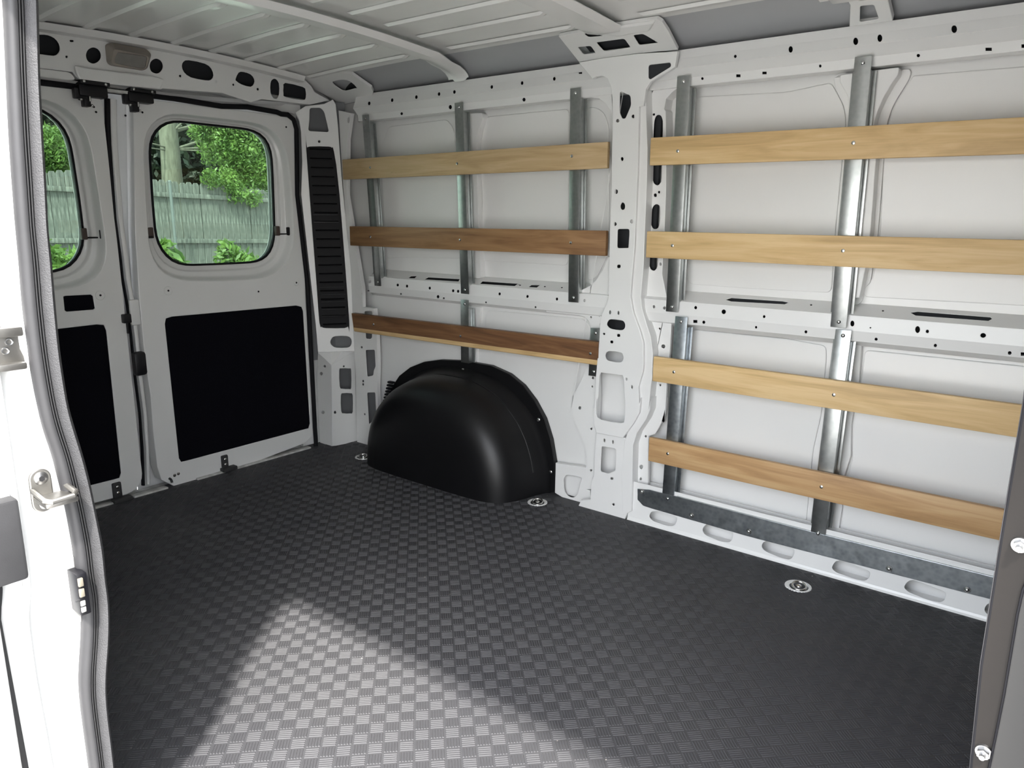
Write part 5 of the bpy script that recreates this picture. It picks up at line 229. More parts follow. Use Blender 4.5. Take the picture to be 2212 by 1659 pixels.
def wood(name, dark, mid, light, seed):
    m, nt, b = nmat(name)
    tc = nt.nodes.new('ShaderNodeTexCoord'); mp = nt.nodes.new('ShaderNodeMapping')
    mp.inputs['Location'].default_value = (seed*3.7, seed*1.3, seed*.77); mp.inputs['Scale'].default_value = (1.6, 16, 16)
    nt.links.new(tc.outputs['Object'], mp.inputs['Vector'])
    w = nt.nodes.new('ShaderNodeTexNoise'); w.inputs['Scale'].default_value = 1.6; w.inputs['Detail'].default_value = 5; w.inputs['Distortion'].default_value = 1.4
    nt.links.new(mp.outputs[0], w.inputs['Vector'])
    mp2 = nt.nodes.new('ShaderNodeMapping'); mp2.inputs['Scale'].default_value = (7, 240, 240); mp2.inputs['Location'].default_value = (seed, 0, seed)
    nt.links.new(tc.outputs['Object'], mp2.inputs['Vector'])
    f = noise(nt, mp2.outputs[0], 1.0, 4)
    mx = nt.nodes.new('ShaderNodeMath'); mx.operation = 'MULTIPLY_ADD'; mx.inputs[1].default_value = .28
    nt.links.new(f, mx.inputs[0]); nt.links.new(w.outputs[0], mx.inputs[2])
    c = ramp(nt, mx.outputs[0], [(.42, dark), (.62, mid), (.80, light)])
    mp3 = nt.nodes.new('ShaderNodeMapping'); mp3.inputs['Scale'].default_value = (5, 40, 40); mp3.inputs['Location'].default_value = (seed*5.1, 0, seed*2.3)
    nt.links.new(tc.outputs['Object'], mp3.inputs['Vector'])
    sc_ = ramp(nt, noise(nt, mp3.outputs[0], 1.0, 6, .7), [(.0, (1,1,1)), (.66, (1,1,1)), (.78, (.45,.42,.40))])
    mm = nt.nodes.new('ShaderNodeMix'); mm.data_type = 'RGBA'; mm.blend_type = 'MULTIPLY'; mm.inputs['Factor'].default_value = 1.0
    nt.links.new(c, mm.inputs['A']); nt.links.new(sc_, mm.inputs['B'])
    nt.links.new(mm.outputs['Result'], b.inputs['Base Color']); b.inputs['Roughness'].default_value = .5; b.inputs['Specular IOR Level'].default_value = .35
    bump(nt, b, f, .12, .0006)
    return m

def mat_floor():
    m, nt, b = nmat('black_rubber_mat'); v = coords(nt)
    big = noise(nt, v, 1.7, 5, .6)
    c = ramp(nt, big, [(.35, (.043,.0435,.048)), (.72, (.056,.056,.059))])
    vo = nt.nodes.new('ShaderNodeTexVoronoi'); vo.inputs['Scale'].default_value = 16; nt.links.new(v, vo.inputs['Vector'])
    lt = nt.nodes.new('ShaderNodeMath'); lt.operation = 'LESS_THAN'; lt.inputs[1].default_value = .035; nt.links.new(vo.outputs['Distance'], lt.inputs[0])
    sp = nt.nodes.new('ShaderNodeMath'); sp.operation = 'GREATER_THAN'; sp.inputs[1].default_value = .72
    sc = nt.nodes.new('ShaderNodeSeparateColor'); nt.links.new(vo.outputs['Color'], sc.inputs[0]); nt.links.new(sc.outputs[0], sp.inputs[0])
    mu = nt.nodes.new('ShaderNodeMath'); mu.operation = 'MULTIPLY'; nt.links.new(lt.outputs[0], mu.inputs[0]); nt.links.new(sp.outputs[0], mu.inputs[1])
    mix = nt.nodes.new('ShaderNodeMix'); mix.data_type = 'RGBA'; mix.inputs['B'].default_value = (.30,.28,.25,1)
    nt.links.new(mu.outputs[0], mix.inputs['Factor']); nt.links.new(c, mix.inputs['A'])
    nt.links.new(mix.outputs['Result'], b.inputs['Base Color'])
    b.inputs['Roughness'].default_value = .55; b.inputs['Specular IOR Level'].default_value = .30
    return m
MATF = mat_floor()

def glass_mat():
    m = bpy.data.materials.new('tinted_window_glass'); m.use_nodes = True; nt = m.node_tree; nt.nodes.clear()
    tr = nt.nodes.new('ShaderNodeBsdfTransparent'); tr.inputs[0].default_value = (.60,.69,.63,1)
    gl = nt.nodes.new('ShaderNodeBsdfGlossy'); gl.inputs['Roughness'].default_value = .02
    fr = nt.nodes.new('ShaderNodeFresnel'); fr.inputs[0].default_value = 1.45
    mx = nt.nodes.new('ShaderNodeMixShader'); o = nt.nodes.new('ShaderNodeOutputMaterial')
    nt.links.new(fr.outputs[0], mx.inputs[0]); nt.links.new(tr.outputs[0], mx.inputs[1]); nt.links.new(gl.outputs[0], mx.inputs[2]); nt.links.new(mx.outputs[0], o.inputs[0])
    return m
GLASS = glass_mat()

# ------------------------------------------------------------------ object helpers
def tag(o, label=None, cat=None, group=None, kind=None):
    if label: o['label'] = label
    if cat: o['category'] = cat
    if group: o['group'] = group
    if kind: o['kind'] = kind
    return o
def empty(name, loc=(0,0,0), **kw):
    o = bpy.data.objects.new(name, None); COL.objects.link(o); o.location = loc; o.empty_display_size = .1
    return tag(o, **kw)
def finish(me, angle=28):
    for p in me.polygons: p.use_smooth = True
    try: me.set_sharp_from_angle(angle=math.radians(angle))
    except Exception: pass
def link(name, me, mat, parent=None, smooth=28):
    if smooth: finish(me, smooth)
    else:
        for p in me.polygons: p.use_smooth = False
    me.materials.clear(); me.materials.append(mat)
    o = bpy.data.objects.new(name, me); COL.objects.link(o)
    if parent:
        o.parent = parent; bpy_w = parent.matrix_world.copy()
        o.matrix_parent_inverse = Matrix.Translation(parent.location).inverted() if parent.parent is None else (Matrix.Translation(parent.location + parent.parent.location) if False else o.matrix_parent_inverse)
    return o
class MB:
    """collects simple shapes into one mesh"""
    def __init__(s): s.bm = bmesh.new()
    def box(s, a, b, bev=0.0, seg=2):
        c = [(x+y)/2 for x, y in zip(a, b)]; d = [abs(y-x) for x, y in zip(a, b)]
        t = bmesh.new(); bmesh.ops.create_cube(t, size=1.0)
        bmesh.ops.scale(t, vec=d, verts=t.verts)
        if bev: bmesh.ops.bevel(t, geom=list(t.edges), offset=min(bev, min(d)*.45), segments=seg, affect='EDGES', profile=.5)
        bmesh.ops.translate(t, vec=c, verts=t.verts); s.merge(t); return s
    def obox(s, o, ax, ay, az, bev=0.0):
        """box centred at o with full-length axis vectors"""
        t = bmesh.new(); bmesh.ops.create_cube(t, size=1.0)
        ax, ay, az = Vector(ax), Vector(ay), Vector(az)
        bmesh.ops.scale(t, vec=(ax.length, ay.length, az.length), verts=t.verts)
        if bev: bmesh.ops.bevel(t, geom=list(t.edges), offset=bev, segments=2, affect='EDGES', profile=.5)
        M = Matrix((ax.normalized(), ay.normalized(), az.normalized())).transposed().to_4x4(); M.translation = Vector(o)
        bmesh.ops.transform(t, matrix=M, verts=t.verts); s.merge(t); return s
    def cyl(s, p, q, r, r2=None, n=14, cap=True):
        p, q = Vector(p), Vector(q); d = q-p
        t = bmesh.new(); bmesh.ops.create_cone(t, cap_ends=cap, segments=n, radius1=r, radius2=r if r2 is None else r2, depth=d.length)
        M = d.to_track_quat('Z', 'Y').to_matrix().to_4x4(); M.translation = (p+q)/2
        bmesh.ops.transform(t, matrix=M, verts=t.verts); s.merge(t); return s
    def dome(s, p, nrm, r, h, n=12, rings=4):
        """rounded screw or bolt head standing on p along nrm"""
        q = Vector(nrm).to_track_quat('Z', 'Y').to_matrix(); vs = []; p = Vector(p)
        bm = s.bm
        for k in range(rings):
            a = k/rings*math.pi/2
            vs.append([bm.verts.new(p + q @ Vector((r*math.cos(a)*math.cos(2*math.pi*i/n), r*math.cos(a)*math.sin(2*math.pi*i/n), h*math.sin(a)))) for i in range(n)])
        top = bm.verts.new(p + q @ Vector((0,0,h)))
        for k in range(rings-1):
            for i in range(n): bm.faces.new((vs[k][i], vs[k][(i+1)%n], vs[k+1][(i+1)%n], vs[k+1][i]))
        for i in range(n): bm.faces.new((vs[-1][i], vs[-1][(i+1)%n], top))
        return s
    def tube(s, pts, r, n=10, cap=True):
        pts = [Vector(p) for p in pts]; bm = s.bm; rings = []
        rr = r if isinstance(r, (list, tuple)) else [r]*len(pts)
        ref = None
        for i, p in enumerate(pts):
            d = (pts[min(i+1, len(pts)-1)] - pts[max(i-1, 0)]).normalized()
            if ref is None: ref = d.orthogonal().normalized()
            ref = (ref - d*ref.dot(d)).normalized(); b = d.cross(ref)
            rings.append([bm.verts.new(p + (ref*math.cos(2*math.pi*k/n) + b*math.sin(2*math.pi*k/n))*rr[i]) for k in range(n)])
        for a, c in zip(rings, rings[1:]):
            for k in range(n): bm.faces.new((a[k], a[(k+1)%n], c[(k+1)%n], c[k]))
        if cap:
            bm.faces.new(list(reversed(rings[0]))); bm.faces.new(rings[-1])
        return s
    def torus(s, c, nrm, R, r, n=24, m=8, a0=0, a1=2*math.pi):
        q = Vector(nrm).to_track_quat('Z', 'Y').to_matrix(); c = Vector(c)
        full = abs(a1-a0-2*math.pi) < 1e-4
        pts = [c + q @ Vector((R*math.cos(a0+(a1-a0)*i/n), R*math.sin(a0+(a1-a0)*i/n), 0)) for i in range(n+1)]
        return s.tube(pts, r, m, cap=not full)
    def loft(s, rows, closed=False, cap=False):
        bm = s.bm; R = [[bm.verts.new(p) for p in row] for row in rows]
        for a, b in zip(R, R[1:]):
            n = len(a)
            for i in range(n if closed else n-1): bm.faces.new((a[i], a[(i+1)%n], b[(i+1)%n], b[i]))
        if cap and closed:
            bm.faces.new(list(reversed(R[0]))); bm.faces.new(R[-1])
        return s
    def poly(s, pts):
        s.bm.faces.new([s.bm.verts.new(p) for p in pts]); return s
    def merge(s, t):
        me = bpy.data.meshes.new('t'); t.to_mesh(me); t.free(); s.bm.from_mesh(me); bpy.data.meshes.remove(me)
    def build(s, name, mat, parent=None, smooth=28, fixn=True):
        if fixn: bmesh.ops.recalc_face_normals(s.bm, faces=s.bm.faces)
        me = bpy.data.meshes.new(name); s.bm.to_mesh(me); s.bm.free()
        return link(name, me, mat, parent, smooth)

# frames: (origin, U, V, N) ; N points to the inside of the van
def FY(y): return (Vector((0,y,0)), Vector((1,0,0)), Vector((0,0,1)), Vector((0,-1,0)))
def FX(x): return (Vector((x,0,0)), Vector((0,1,0)), Vector((0,0,1)), Vector((1,0,0)))
def FG(o, U, V, inward):
    U, V = Vector(U).normalized(), Vector(V).normalized(); n = U.cross(V)
    if n.dot(Vector(inward)) < 0: n = -n
    return (Vector(o), U, V, n)
def sheet_mesh(outline, holes, fr, thick=.003, bevel=.0015, rim=0.0, rims=None):
    """pressed sheet with real holes and rolled edges; the front face lies on the frame's plane"""
    cu = bpy.data.curves.new('c', 'CURVE'); cu.dimensions = '2D'; cu.fill_mode = 'BOTH'
    bevel = min(bevel, thick*.49)
    cu.extrude = thick/2 - bevel; cu.bevel_depth = bevel; cu.bevel_resolution = 1; cu.offset = -bevel
    for pts in [outline] + list(holes):
        sp = cu.splines.new('POLY'); sp.points.add(len(pts)-1)
        for p, q in zip(sp.points, pts): p.co = (q[0], q[1], 0, 1)
        sp.use_cyclic_u = True
    o = bpy.data.objects.new('c', cu); COL.objects.link(o)
    dg = bpy.context.evaluated_depsgraph_get(); dg.update()
    me = bpy.data.meshes.new_from_object(o.evaluated_get(dg))
    bpy.data.objects.remove(o); bpy.data.curves.remove(cu)
    O, U, V, N = fr
    n = len(me.vertices); co = np.empty(n*3); me.vertices.foreach_get('co', co); co = co.reshape(-1, 3)
    w = co[:, 2] - thick/2
    P = np.outer(co[:,0], U) + np.outer(co[:,1], V) + np.outer(w, N) + np.array(O)
    me.vertices.foreach_set('co', P.ravel())
    if rim:
        bm = bmesh.new(); bm.from_mesh(me)
        for pts in ([outline] if rims is None else rims):
            A = [bm.verts.new(O + U*p[0] + V*p[1] - N*(bevel)) for p in pts]
            B = [bm.verts.new(O + U*p[0] + V*p[1] - N*rim) for p in pts]
            for i in range(len(A)): bm.faces.new((A[i-1], A[i], B[i], B[i-1]))
        bm.to_mesh(me); bm.free()
    me.update(); return me
def sheet(name, outline, holes, fr, mat, parent=None, thick=.003, bevel=.0015, rim=0.0):
    return link(name, sheet_mesh(outline, holes, fr, thick, bevel, rim), mat, parent)
def rrect(x0, y0, x1, y1, r, n=5):
    out = []
    for cx, cy, a in ((x1-r,y1-r,0), (x0+r,y1-r,90), (x0+r,y0+r,180), (x1-r,y0+r,270)):
        for k in range(n+1):
            t = math.radians(a + 90*k/n); out.append((cx+r*math.cos(t), cy+r*math.sin(t)))
    return out
def bandframe(prof, i):
    (y0,z0), (y1,z1) = prof[i], prof[i+1]
    return FG((0,y0,z0), (1,0,0), (0,y1-y0,z1-z0), (0,-1,-.01)), math.hypot(y1-y0, z1-z0)
def parent_copy(src, dst_parent, off):
    c = src.copy(); COL.objects.link(c); c.parent = dst_parent; return c
XR, XF = -3.0, 0.06          # rear end and front end of the load space

# ------------------------------------------------------------------ floor
floor_root = MB().box((XR-.02,.45,-.05), (.212,2.50,-.0012), 0).build('floor', MATF, None)
tag(floor_root, 'black rubber mat floor with a basket weave relief of short ribs', 'floor', kind='structure')
def build_ribs():
    s = .0333; a = math.radians(45); c, sn = math.cos(a), math.sin(a)
    ii, jj = np.meshgrid(np.arange(-120, 120), np.arange(-120, 120))
    ii, jj = ii.ravel(), jj.ravel()
    cx = -1.293 + (ii*s)*c - (jj*s)*sn; cy = .926 + (ii*s)*sn + (jj*s)*c
    k = (cx > -2.955) & (cx < .05) & (cy > .50) & (cy < 2.35)
    ii, jj, cx, cy = ii[k], jj[k], cx[k], cy[k]
    par = (ii+jj) % 2
    L, W, W2, Hh, pitch = .0290, .0042, .0022, .0013, .0062
    ux = np.where(par == 0, c, -sn); uy = np.where(par == 0, sn, c)      # direction along the rib
    vx, vy = -uy, ux
    base = []
    for q in range(5):
        d = (q-2)*pitch
        ox, oy = cx + vx*d, cy + vy*d
        for (l, w, z) in ((-1,-1,0), (1,-1,0), (1,1,0), (-1,1,0), (-1,-1,1), (1,-1,1), (1,1,1), (-1,1,1)):
            hl = (L/2 - (.001 if z else 0))*l; hw = (W2/2 if z else W/2)*w
            base.append(np.stack([ox+ux*hl+vx*hw, oy+uy*hl+vy*hw, np.full_like(ox, Hh-.0012 if z else -.0012)], 1))
    V = np.stack(base, 1).reshape(-1, 8, 3).reshape(-1, 3)
    n = len(V)//8
    fq = np.array([[4,5,6,7],[0,1,5,4],[1,2,6,5],[2,3,7,6],[3,0,4,7]])
    Fq = (np.arange(n)[:,None,None]*8 + fq[None]).reshape(-1, 4)
    me = bpy.data.meshes.new('mat_ribs')
    me.vertices.add(len(V)); me.vertices.foreach_set('co', V.ravel())
    me.loops.add(Fq.size); me.loops.foreach_set('vertex_index', Fq.ravel().astype(np.int32))
    me.polygons.add(len(Fq)); me.polygons.foreach_set('loop_start', np.arange(0, Fq.size, 4, dtype=np.int32)); me.polygons.foreach_set('loop_total', np.full(len(Fq), 4, dtype=np.int32))
    me.update(calc_edges=True); me.validate()
    o = link('mat_ribs', me, MATF, floor_root, 0); tag(o, kind='stuff')
build_ribs()

# ------------------------------------------------------------------ far side wall
wall = empty('wall_right', (0,0,0), label='white pressed steel side wall of the van behind the wooden slats', cat='wall', kind='structure')
MB().box((XR-.05,2.456,-.25), (.2,2.475,1.66)).build('outer_skin', WHITE, wall)
sheet('wheelhouse_skin', [(-2.80,.0),(-1.30,.0),(-1.30,.74),(-2.80,.74)], [], FY(2.432), WHITE, wall, .004)
for k in ('emboss_ur1','emboss_ur2','emboss_ul1','emboss_ul2','emboss_ul3','emboss_lr1','emboss_lr2'):
    sheet('embossed_panel', S[k][0], S[k][1], FY(2.451), WHITE, wall, .006, .0029)
sheet('embossed_panel', *S['emboss_ll1'], FY(2.427), WHITE, wall, .006, .0029)
sheet('stiffener', *S['stiffener_base'], FY(2.446), WHITE, wall, .004, .0015, .01)
sheet('stiffener_web', *S['stiffener_web'], FY(2.407), WHITE, wall, .004, .0019, .05)
sheet('stiffener', *S['stiffener_left'], FY(2.425), WHITE, wall, .005, .0024, .03)
sheet('stiffener', *S['stiffener_low'], FY(2.436), WHITE, wall, .004, .0019, .02)
sheet('stiffener', *S['stiffener_low_left'], FY(2.418), WHITE, wall, .004, .0019, .02)
def rail(names, prof, holes, x0, x1, mat=WHITE):
    for i in range(len(prof)-1):
        fr, h = bandframe(prof, i)
        e = .0006
        sheet(names[i], [(x0,-e),(x1,-e),(x1,h+e),(x0,h+e)], holes.get(i, []), fr, mat, wall, .0022, .0008)
rail(['rail_flange','rail_web','rail_slope','rail_face','rail_return'], S['rail_profile'], {1:S['rail_holes_1'], 3:S['rail_holes_3']}, -2.80, XF)
rail(['shelf','belt_rail_face','belt_rail_lip','belt_rail_return'], S['mid_profile'], {0:S['mid_holes_0'], 1:S['mid_holes_1'], 2:S['mid_holes_2']}, -2.76, XF)
rail(['sill_web','sill_step','sill_lip'], S['sill_profile'], {0:S['sill_holes_0']}, -1.32, XF)
MB().box((-1.31,2.432,-.01), (XF,2.440,.14)).box((-1.31,2.373,-.004), (XF,2.436,.001)).build('sill_inner', WHITE, wall)
sheet('centre_pillar_face', *S['pillar_face'], FY(2.350), WHITE, wall, .004, .0019, .014)
tri = [Vector(p) for p in S['pillar_face'][1][1]]; tc_ = sum(tri, Vector((0,0)))/len(tri)
sheet('pillar_head_shade', [tuple(tc_+(p-tc_)*1.12) for p in tri], [], FY(2.357), PRIMER, wall, .003, .001)  # dark sheet added behind the triangle for the shade in it
sheet('centre_pillar_foot', *S['pillar_foot'], FY(2.3638), WHITE, wall, .004, .0019, .02)
sheet('centre_pillar_side', *S['pillar_step'], FY(2.362), WHITE, wall, .004, .0019, .045)
sheet('pillar_flange', *S['pillar_flange_low'], FY(2.405), WHITE, wall, .003, .0014, .012)
sheet('pillar_flange', *S['pillar_flange_up'], FY(2.405), WHITE, wall, .003, .0014, .05)
sheet('pillar_flange', *S['pillar_flange_left'], FY(2.395), WHITE, wall, .003, .0014, .03)
sheet('sill_gusset', *S['sill_gusset'], FY(2.400), WHITE, wall, .004, .0019, .02)
sheet('bay_frame', *S['left_bay_frame'], FY(2.395), WHITE, wall, .003, .0014, .05)
sheet('bay_frame', *S['left_bay_corner'], FY(2.395), WHITE, wall, .003, .0014, .05)
sheet('bay_frame', *S['left_low_corner'], FY(2.397), WHITE, wall, .003, .0014, .02)
# dark plates added behind the holes, standing in for the shade inside
MB().box((-2.85,2.432,1.534), (XF,2.442,1.640)).box((-2.85,2.392,1.636), (XF,2.442,1.640)).build('rail_hole_shade', PRIMER, wall)
MB().box((-2.78,2.449,.762), (XF,2.4555,.852)).box((-2.78,2.393,.760), (XF,2.452,.764)).build('belt_rail_hole_shade', PRIMER, wall)
MB().box((-1.455,2.430,.64), (-1.288,2.446,1.60)).box((-1.505,2.429,.64), (-1.44,2.444,.80)).box((-1.45,2.366,.634), (-1.30,2.440,.640)).build('pillar_hole_shade', PRIMER, wall)

# ------------------------------------------------------------------ ceiling
ceil = empty('ceiling', (0,0,0), label='white ribbed steel roof of the van with cross bows', cat='ceiling', kind='structure')
YC = 1.435
def roof_z(x, y):
    d = abs(y-YC); z = 1.757 - .036*(d/.78)**2
    if d > .80:
        t = (d-.80)/.22; z = 1.719 - .078*t**1.4
    if x < -2.35: z -= .018*((-2.35-x)/.6)**1.5
    return z
ys = [YC-1.05+.025*i for i in range(85)]
rows = [[(x, y, roof_z(x, y)) for y in ys] for x in [XR-.06+.12*i for i in range(29)]]
k = [i for i, y in enumerate(ys) if abs(y-YC) <= .826]; k0, k1 = k[0], k[-1]
MB().loft([r[k0:k1+1] for r in rows]).build('roof_skin', WHITE_R, ceil, 60)
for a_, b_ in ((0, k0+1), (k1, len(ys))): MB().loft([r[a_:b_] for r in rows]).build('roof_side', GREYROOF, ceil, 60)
def rib(x0, x1, y):
    m = MB(); sec = [(-.017,0), (-.009,-.009), (.009,-.009), (.017,0)]
    st = [(x0, 0), (x0+.02, 1)] + [(x0+.02+(x1-x0-.04)*i/8, 1) for i in range(1, 8)] + [(x1-.02, 1), (x1, 0)]
    m.loft([[(x, y+a, roof_z(x, y)-.0005+b*s) for a, b in sec] for x, s in st]).build('roof_rib', WHITE_R, ceil, 30)
BOWS = [(-2.205, -2.145, .062), (-1.44, -1.335, .10), (-.70, -.63, .07)]
BAYS = [(-2.90, -2.28), (-2.06, -1.50), (-1.26, -.76), (-.57, .04)]
for (a, b) in BAYS:
    for k in range(-5, 6): rib(a, b, YC + .154*k)
def bow(x0, x1, x_shift, foot, yend):
    """hat section crossing the roof, curling down to the top rail"""
    path = []
    for i in range(25):
        y = .60 + (yend-.60)*i/24; path.append((y, roof_z(-1.5, y)-.042, 0))
    m = MB(); xs = [(x0-.035, .020), (x0-.012, .020), (x0, 0), ((x0+x1)/2, -.002), (x1, 0), (x1+.012, .020), (x1+.018, .020)]
    rows = []
    for (y, z, f) in path: rows.append([(x, y, z+dz) for x, dz in xs])
    if foot:
        for (y, z, sh) in foot: rows.append([(x+sh, y, z+dz*.5) for x, dz in xs])
    m.loft(rows)
    return m
bow(-2.150, -2.095, 0, [(2.25,1.674,-.01), (2.31,1.668,-.02), (2.35,1.658,-.03), (2.372,1.645,-.035), (2.374,1.637,-.035)], 2.18).build('roof_bow', WHITE, ceil, 50)
bow(-1.43, -1.345, 0, [(2.24,1.690,0)], 2.18).build('roof_bow', WHITE, ceil, 50)
bow(-.70, -.63, 0, [(2.26,1.676,0)], 2.18).build('roof_bow', WHITE, ceil, 50)
bow(-2.96, -2.90, 0, [], 2.18).build('roof_bow', WHITE, ceil, 50)
o, U, V = S['gusset_frame']; GF = FG(o, U, V, (0,-1,-1))
sheet('bow_gusset', *S['pillar_gusset'], GF, WHITE, ceil, .004, .0019, .012)
sheet('bow_gusset', *S['rear_gusset'], GF, WHITE, ceil, .004, .0019, .012)
sheet('bow_gusset', *S['bow3_foot'], GF, WHITE, ceil, .004, .0019, .02)
for k in ('pillar_gusset', 'rear_gusset'):
    us, vs_ = [p[0] for p in S[k][0]], [p[1] for p in S[k][0]]
    u0, u1, v0, v1 = min(us)+.045, max(us)-.085, min(vs_)+.02, max(vs_)-.035
    MB().loft([[GF[0]+GF[1]*u+GF[2]*v-GF[3]*.026 for u in (u0,u1)] for v in (v0,v1)]).build('gusset_hole_shade', PRIMER, ceil)  # dark sheet stands in for shade behind the gusset holes
LF = (GF[0]+GF[3]*.009, GF[1], GF[2], GF[3])
sheet('gusset_lip', *S['gusset_lip_plate'], LF, WHITE, ceil, .012, .0055)
# near side roof rail above the sliding door opening
MB().box((-1.45,.40,1.47), (.2,.56,1.70), .02).box((XR,.38,1.60), (.2,.52,1.70), .02).build('side_header', WHITE, ceil)

# ------------------------------------------------------------------ rear wall: header, corner post, aperture
rear = empty('wall_rear', (0,0,0), label='white rear body frame around the two back doors', cat='wall', kind='structure')
sheet('header', *S['header'], FX(-2.945), WHITE, rear, .004, .0019, .052)
sheet('header_boss', *S['header_boss'], FX(-2.928), WHITE, rear, .012, .0058)
sheet('header_boss', *S['header_boss_left'], FX(-2.938), WHITE, rear, .008, .0039)
MB().box((-3.02,.40,1.628), (-2.998,2.30,1.745)).build('header_hole_shade', PRIMER, rear)  # dark plate added so the header holes look shaded
MB().box((-3.03,.40,1.56), (-3.015,2.47,1.78)).build('header_back', WHITE, rear)
o, U, V = S['diag_frame']; DG = FG(o, U, V, (1,-1,0))
pu = [p for p in S['post_upper'][0]]
P2 = lambda fr, p: fr[0]+fr[1]*p[0]+fr[2]*p[1]
tip = [i for i, p in enumerate(pu) if abs(p[1]-.4004) < .002]
for i in reversed(tip): pu.pop(i)
sheet('corner_post', pu, S['post_upper'][1], DG, WHITE, rear, .004, .0019, .03)
sheet('corner_post_foot', *S['post_low_side'], FY(2.245), WHITE, rear, .004, .0019)
sheet('corner_post_foot', *S['post_low_face'], FX(-2.893), WHITE, rear, .004, .0019)
MB().loft([[DG[0]+DG[1]*u-DG[3]*.045+DG[2]*z for u in (-.02,.20)] for z in (.42,1.62)]).build('corner_post_hole_shade', HOLESHADEG, rear)  # grey sheet standing in for shade behind the post openings
MB().loft([[(-2.955,2.262,z), (-2.955,2.40,z), (-2.76,2.425,z)] for z in (0,.55)]).build('corner_post_hole_shade', HOLESHADEG, rear)  # shade in the lower post holes, put into a grey sheet
sheet('corner_post_strip', *S['post_wall_strip'], FY(2.372), WHITE, rear, .003, .0014, .02)
a = P2(DG, (.0206,.4656)); b = P2(DG, (.1948,.4618)); f1, f2 = FY(2.245), FX(-2.893)
c1, a1 = P2(f1, S['post_low_side'][0][1]), P2(f1, S['post_low_side'][0][0]); c2, b2 = P2(f2, S['post_low_face'][0][0]), P2(f2, S['post_low_face'][0][1])
MB().loft([[a1, c1, c2, b2], [a, (a*2+b)/3, (a+b*2)/3, b]]).build('corner_post_shoulder', WHITE, rear, 30)
MB().box((-3.04,2.25,-.02), (-3.02,2.47,1.70)).box((-3.05,2.16,-.02), (-3.03,2.47,1.62)).build('corner_post_back', WHITE, rear)
# inner posts seen through the triangular opening
MB().tube([(-2.985,2.33,1.50), (-2.955,2.40,1.36)], .010, 8).build('wiring_conduit', RUBBER, rear)
def strip_band(path, fr, width, h, bulge=True):
    """rubber strip along a path lying in the frame's plane"""
    P = [Vector((p[0], p[1])) for p in path]
    rows = []
    for i, p in enumerate(P):
        d = (P[min(i+1, len(P)-1)] - P[max(i-1, 0)]).normalized(); n = Vector((-d.y, d.x))
        w = width[i] if isinstance(width, list) else width
        sec = [(-.5,0), (-.48,.5), (-.3,.9), (0,1), (.3,.9), (.48,.5), (.5,0)]
        rows.append([fr[0] + fr[1]*(p+n*w*s).x + fr[2]*(p+n*w*s).y + fr[3]*(h*t) for s, t in sec])
    return MB().loft(rows)
sp = S['seal_path']; sp = [(.45, sp[0][1]+.0)] + sp[1:]
strip_band(sp + [(sp[-1][0], -.0)], FX(-2.978), .021, .012).build('door_seal', RUBBER, rear, 60)
MB().box((-3.07,.45,-.06), (-2.955,2.28,-.006), .004).build('rear_sill', DIRTY, rear)
for (y0, y1) in ((1.13,1.26), (1.30,1.44), (1.57,1.70), (1.76,2.16)):
    MB().box((-3.0,y0,-.004), (-2.965,y1,.006), .002).build('sill_plate', DIRTY, rear)
# shelf under the header
MB().loft([[(-2.945,.45,1.575), (-2.945,1.25,1.567), (-2.945,1.6,1.567), (-2.945,2.12,1.592)], [(-2.99,.45,1.565), (-2.99,1.25,1.557), (-2.99,1.6,1.557), (-2.99,2.12,1.582)]]).build('header_return', WHITE, rear)

# ------------------------------------------------------------------ rear doors
YM = 1.385
def resample(loop, n=72, passes=2):
    P = [Vector((p[0], p[1])) for p in loop]; c = sum(P, Vector((0,0)))/len(P)
    xs = [p.x for p in P]; zs = [p.y for p in P]; c = Vector(((min(xs)+max(xs))/2, (min(zs)+max(zs))/2))
    out = []
    for k in range(n):
        a = 2*math.pi*k/n; d = Vector((math.cos(a), math.sin(a))); best = None
        for i in range(len(P)):
            p, q = P[i-1], P[i]; e = q-p; den = d.x*e.y - d.y*e.x
            if abs(den) < 1e-9: continue
            t = ((p-c).x*e.y - (p-c).y*e.x)/den; s = ((p-c).x*d.y - (p-c).y*d.x)/den
            if t > 0 and -1e-6 <= s <= 1+1e-6 and (best is None or t > best): best = t
        out.append(c + d*(best or .1))
    for _ in range(passes): out = [(out[k-1]+out[k]*2+out[(k+1)%n])/4 for k in range(n)]
    return out
REC, GLS = resample(S['recess']), resample(S['glass'])
RECL = [tuple(p) for p in REC]
def mir(pts): return [(2*YM-p[0], p[1]) for p in pts]
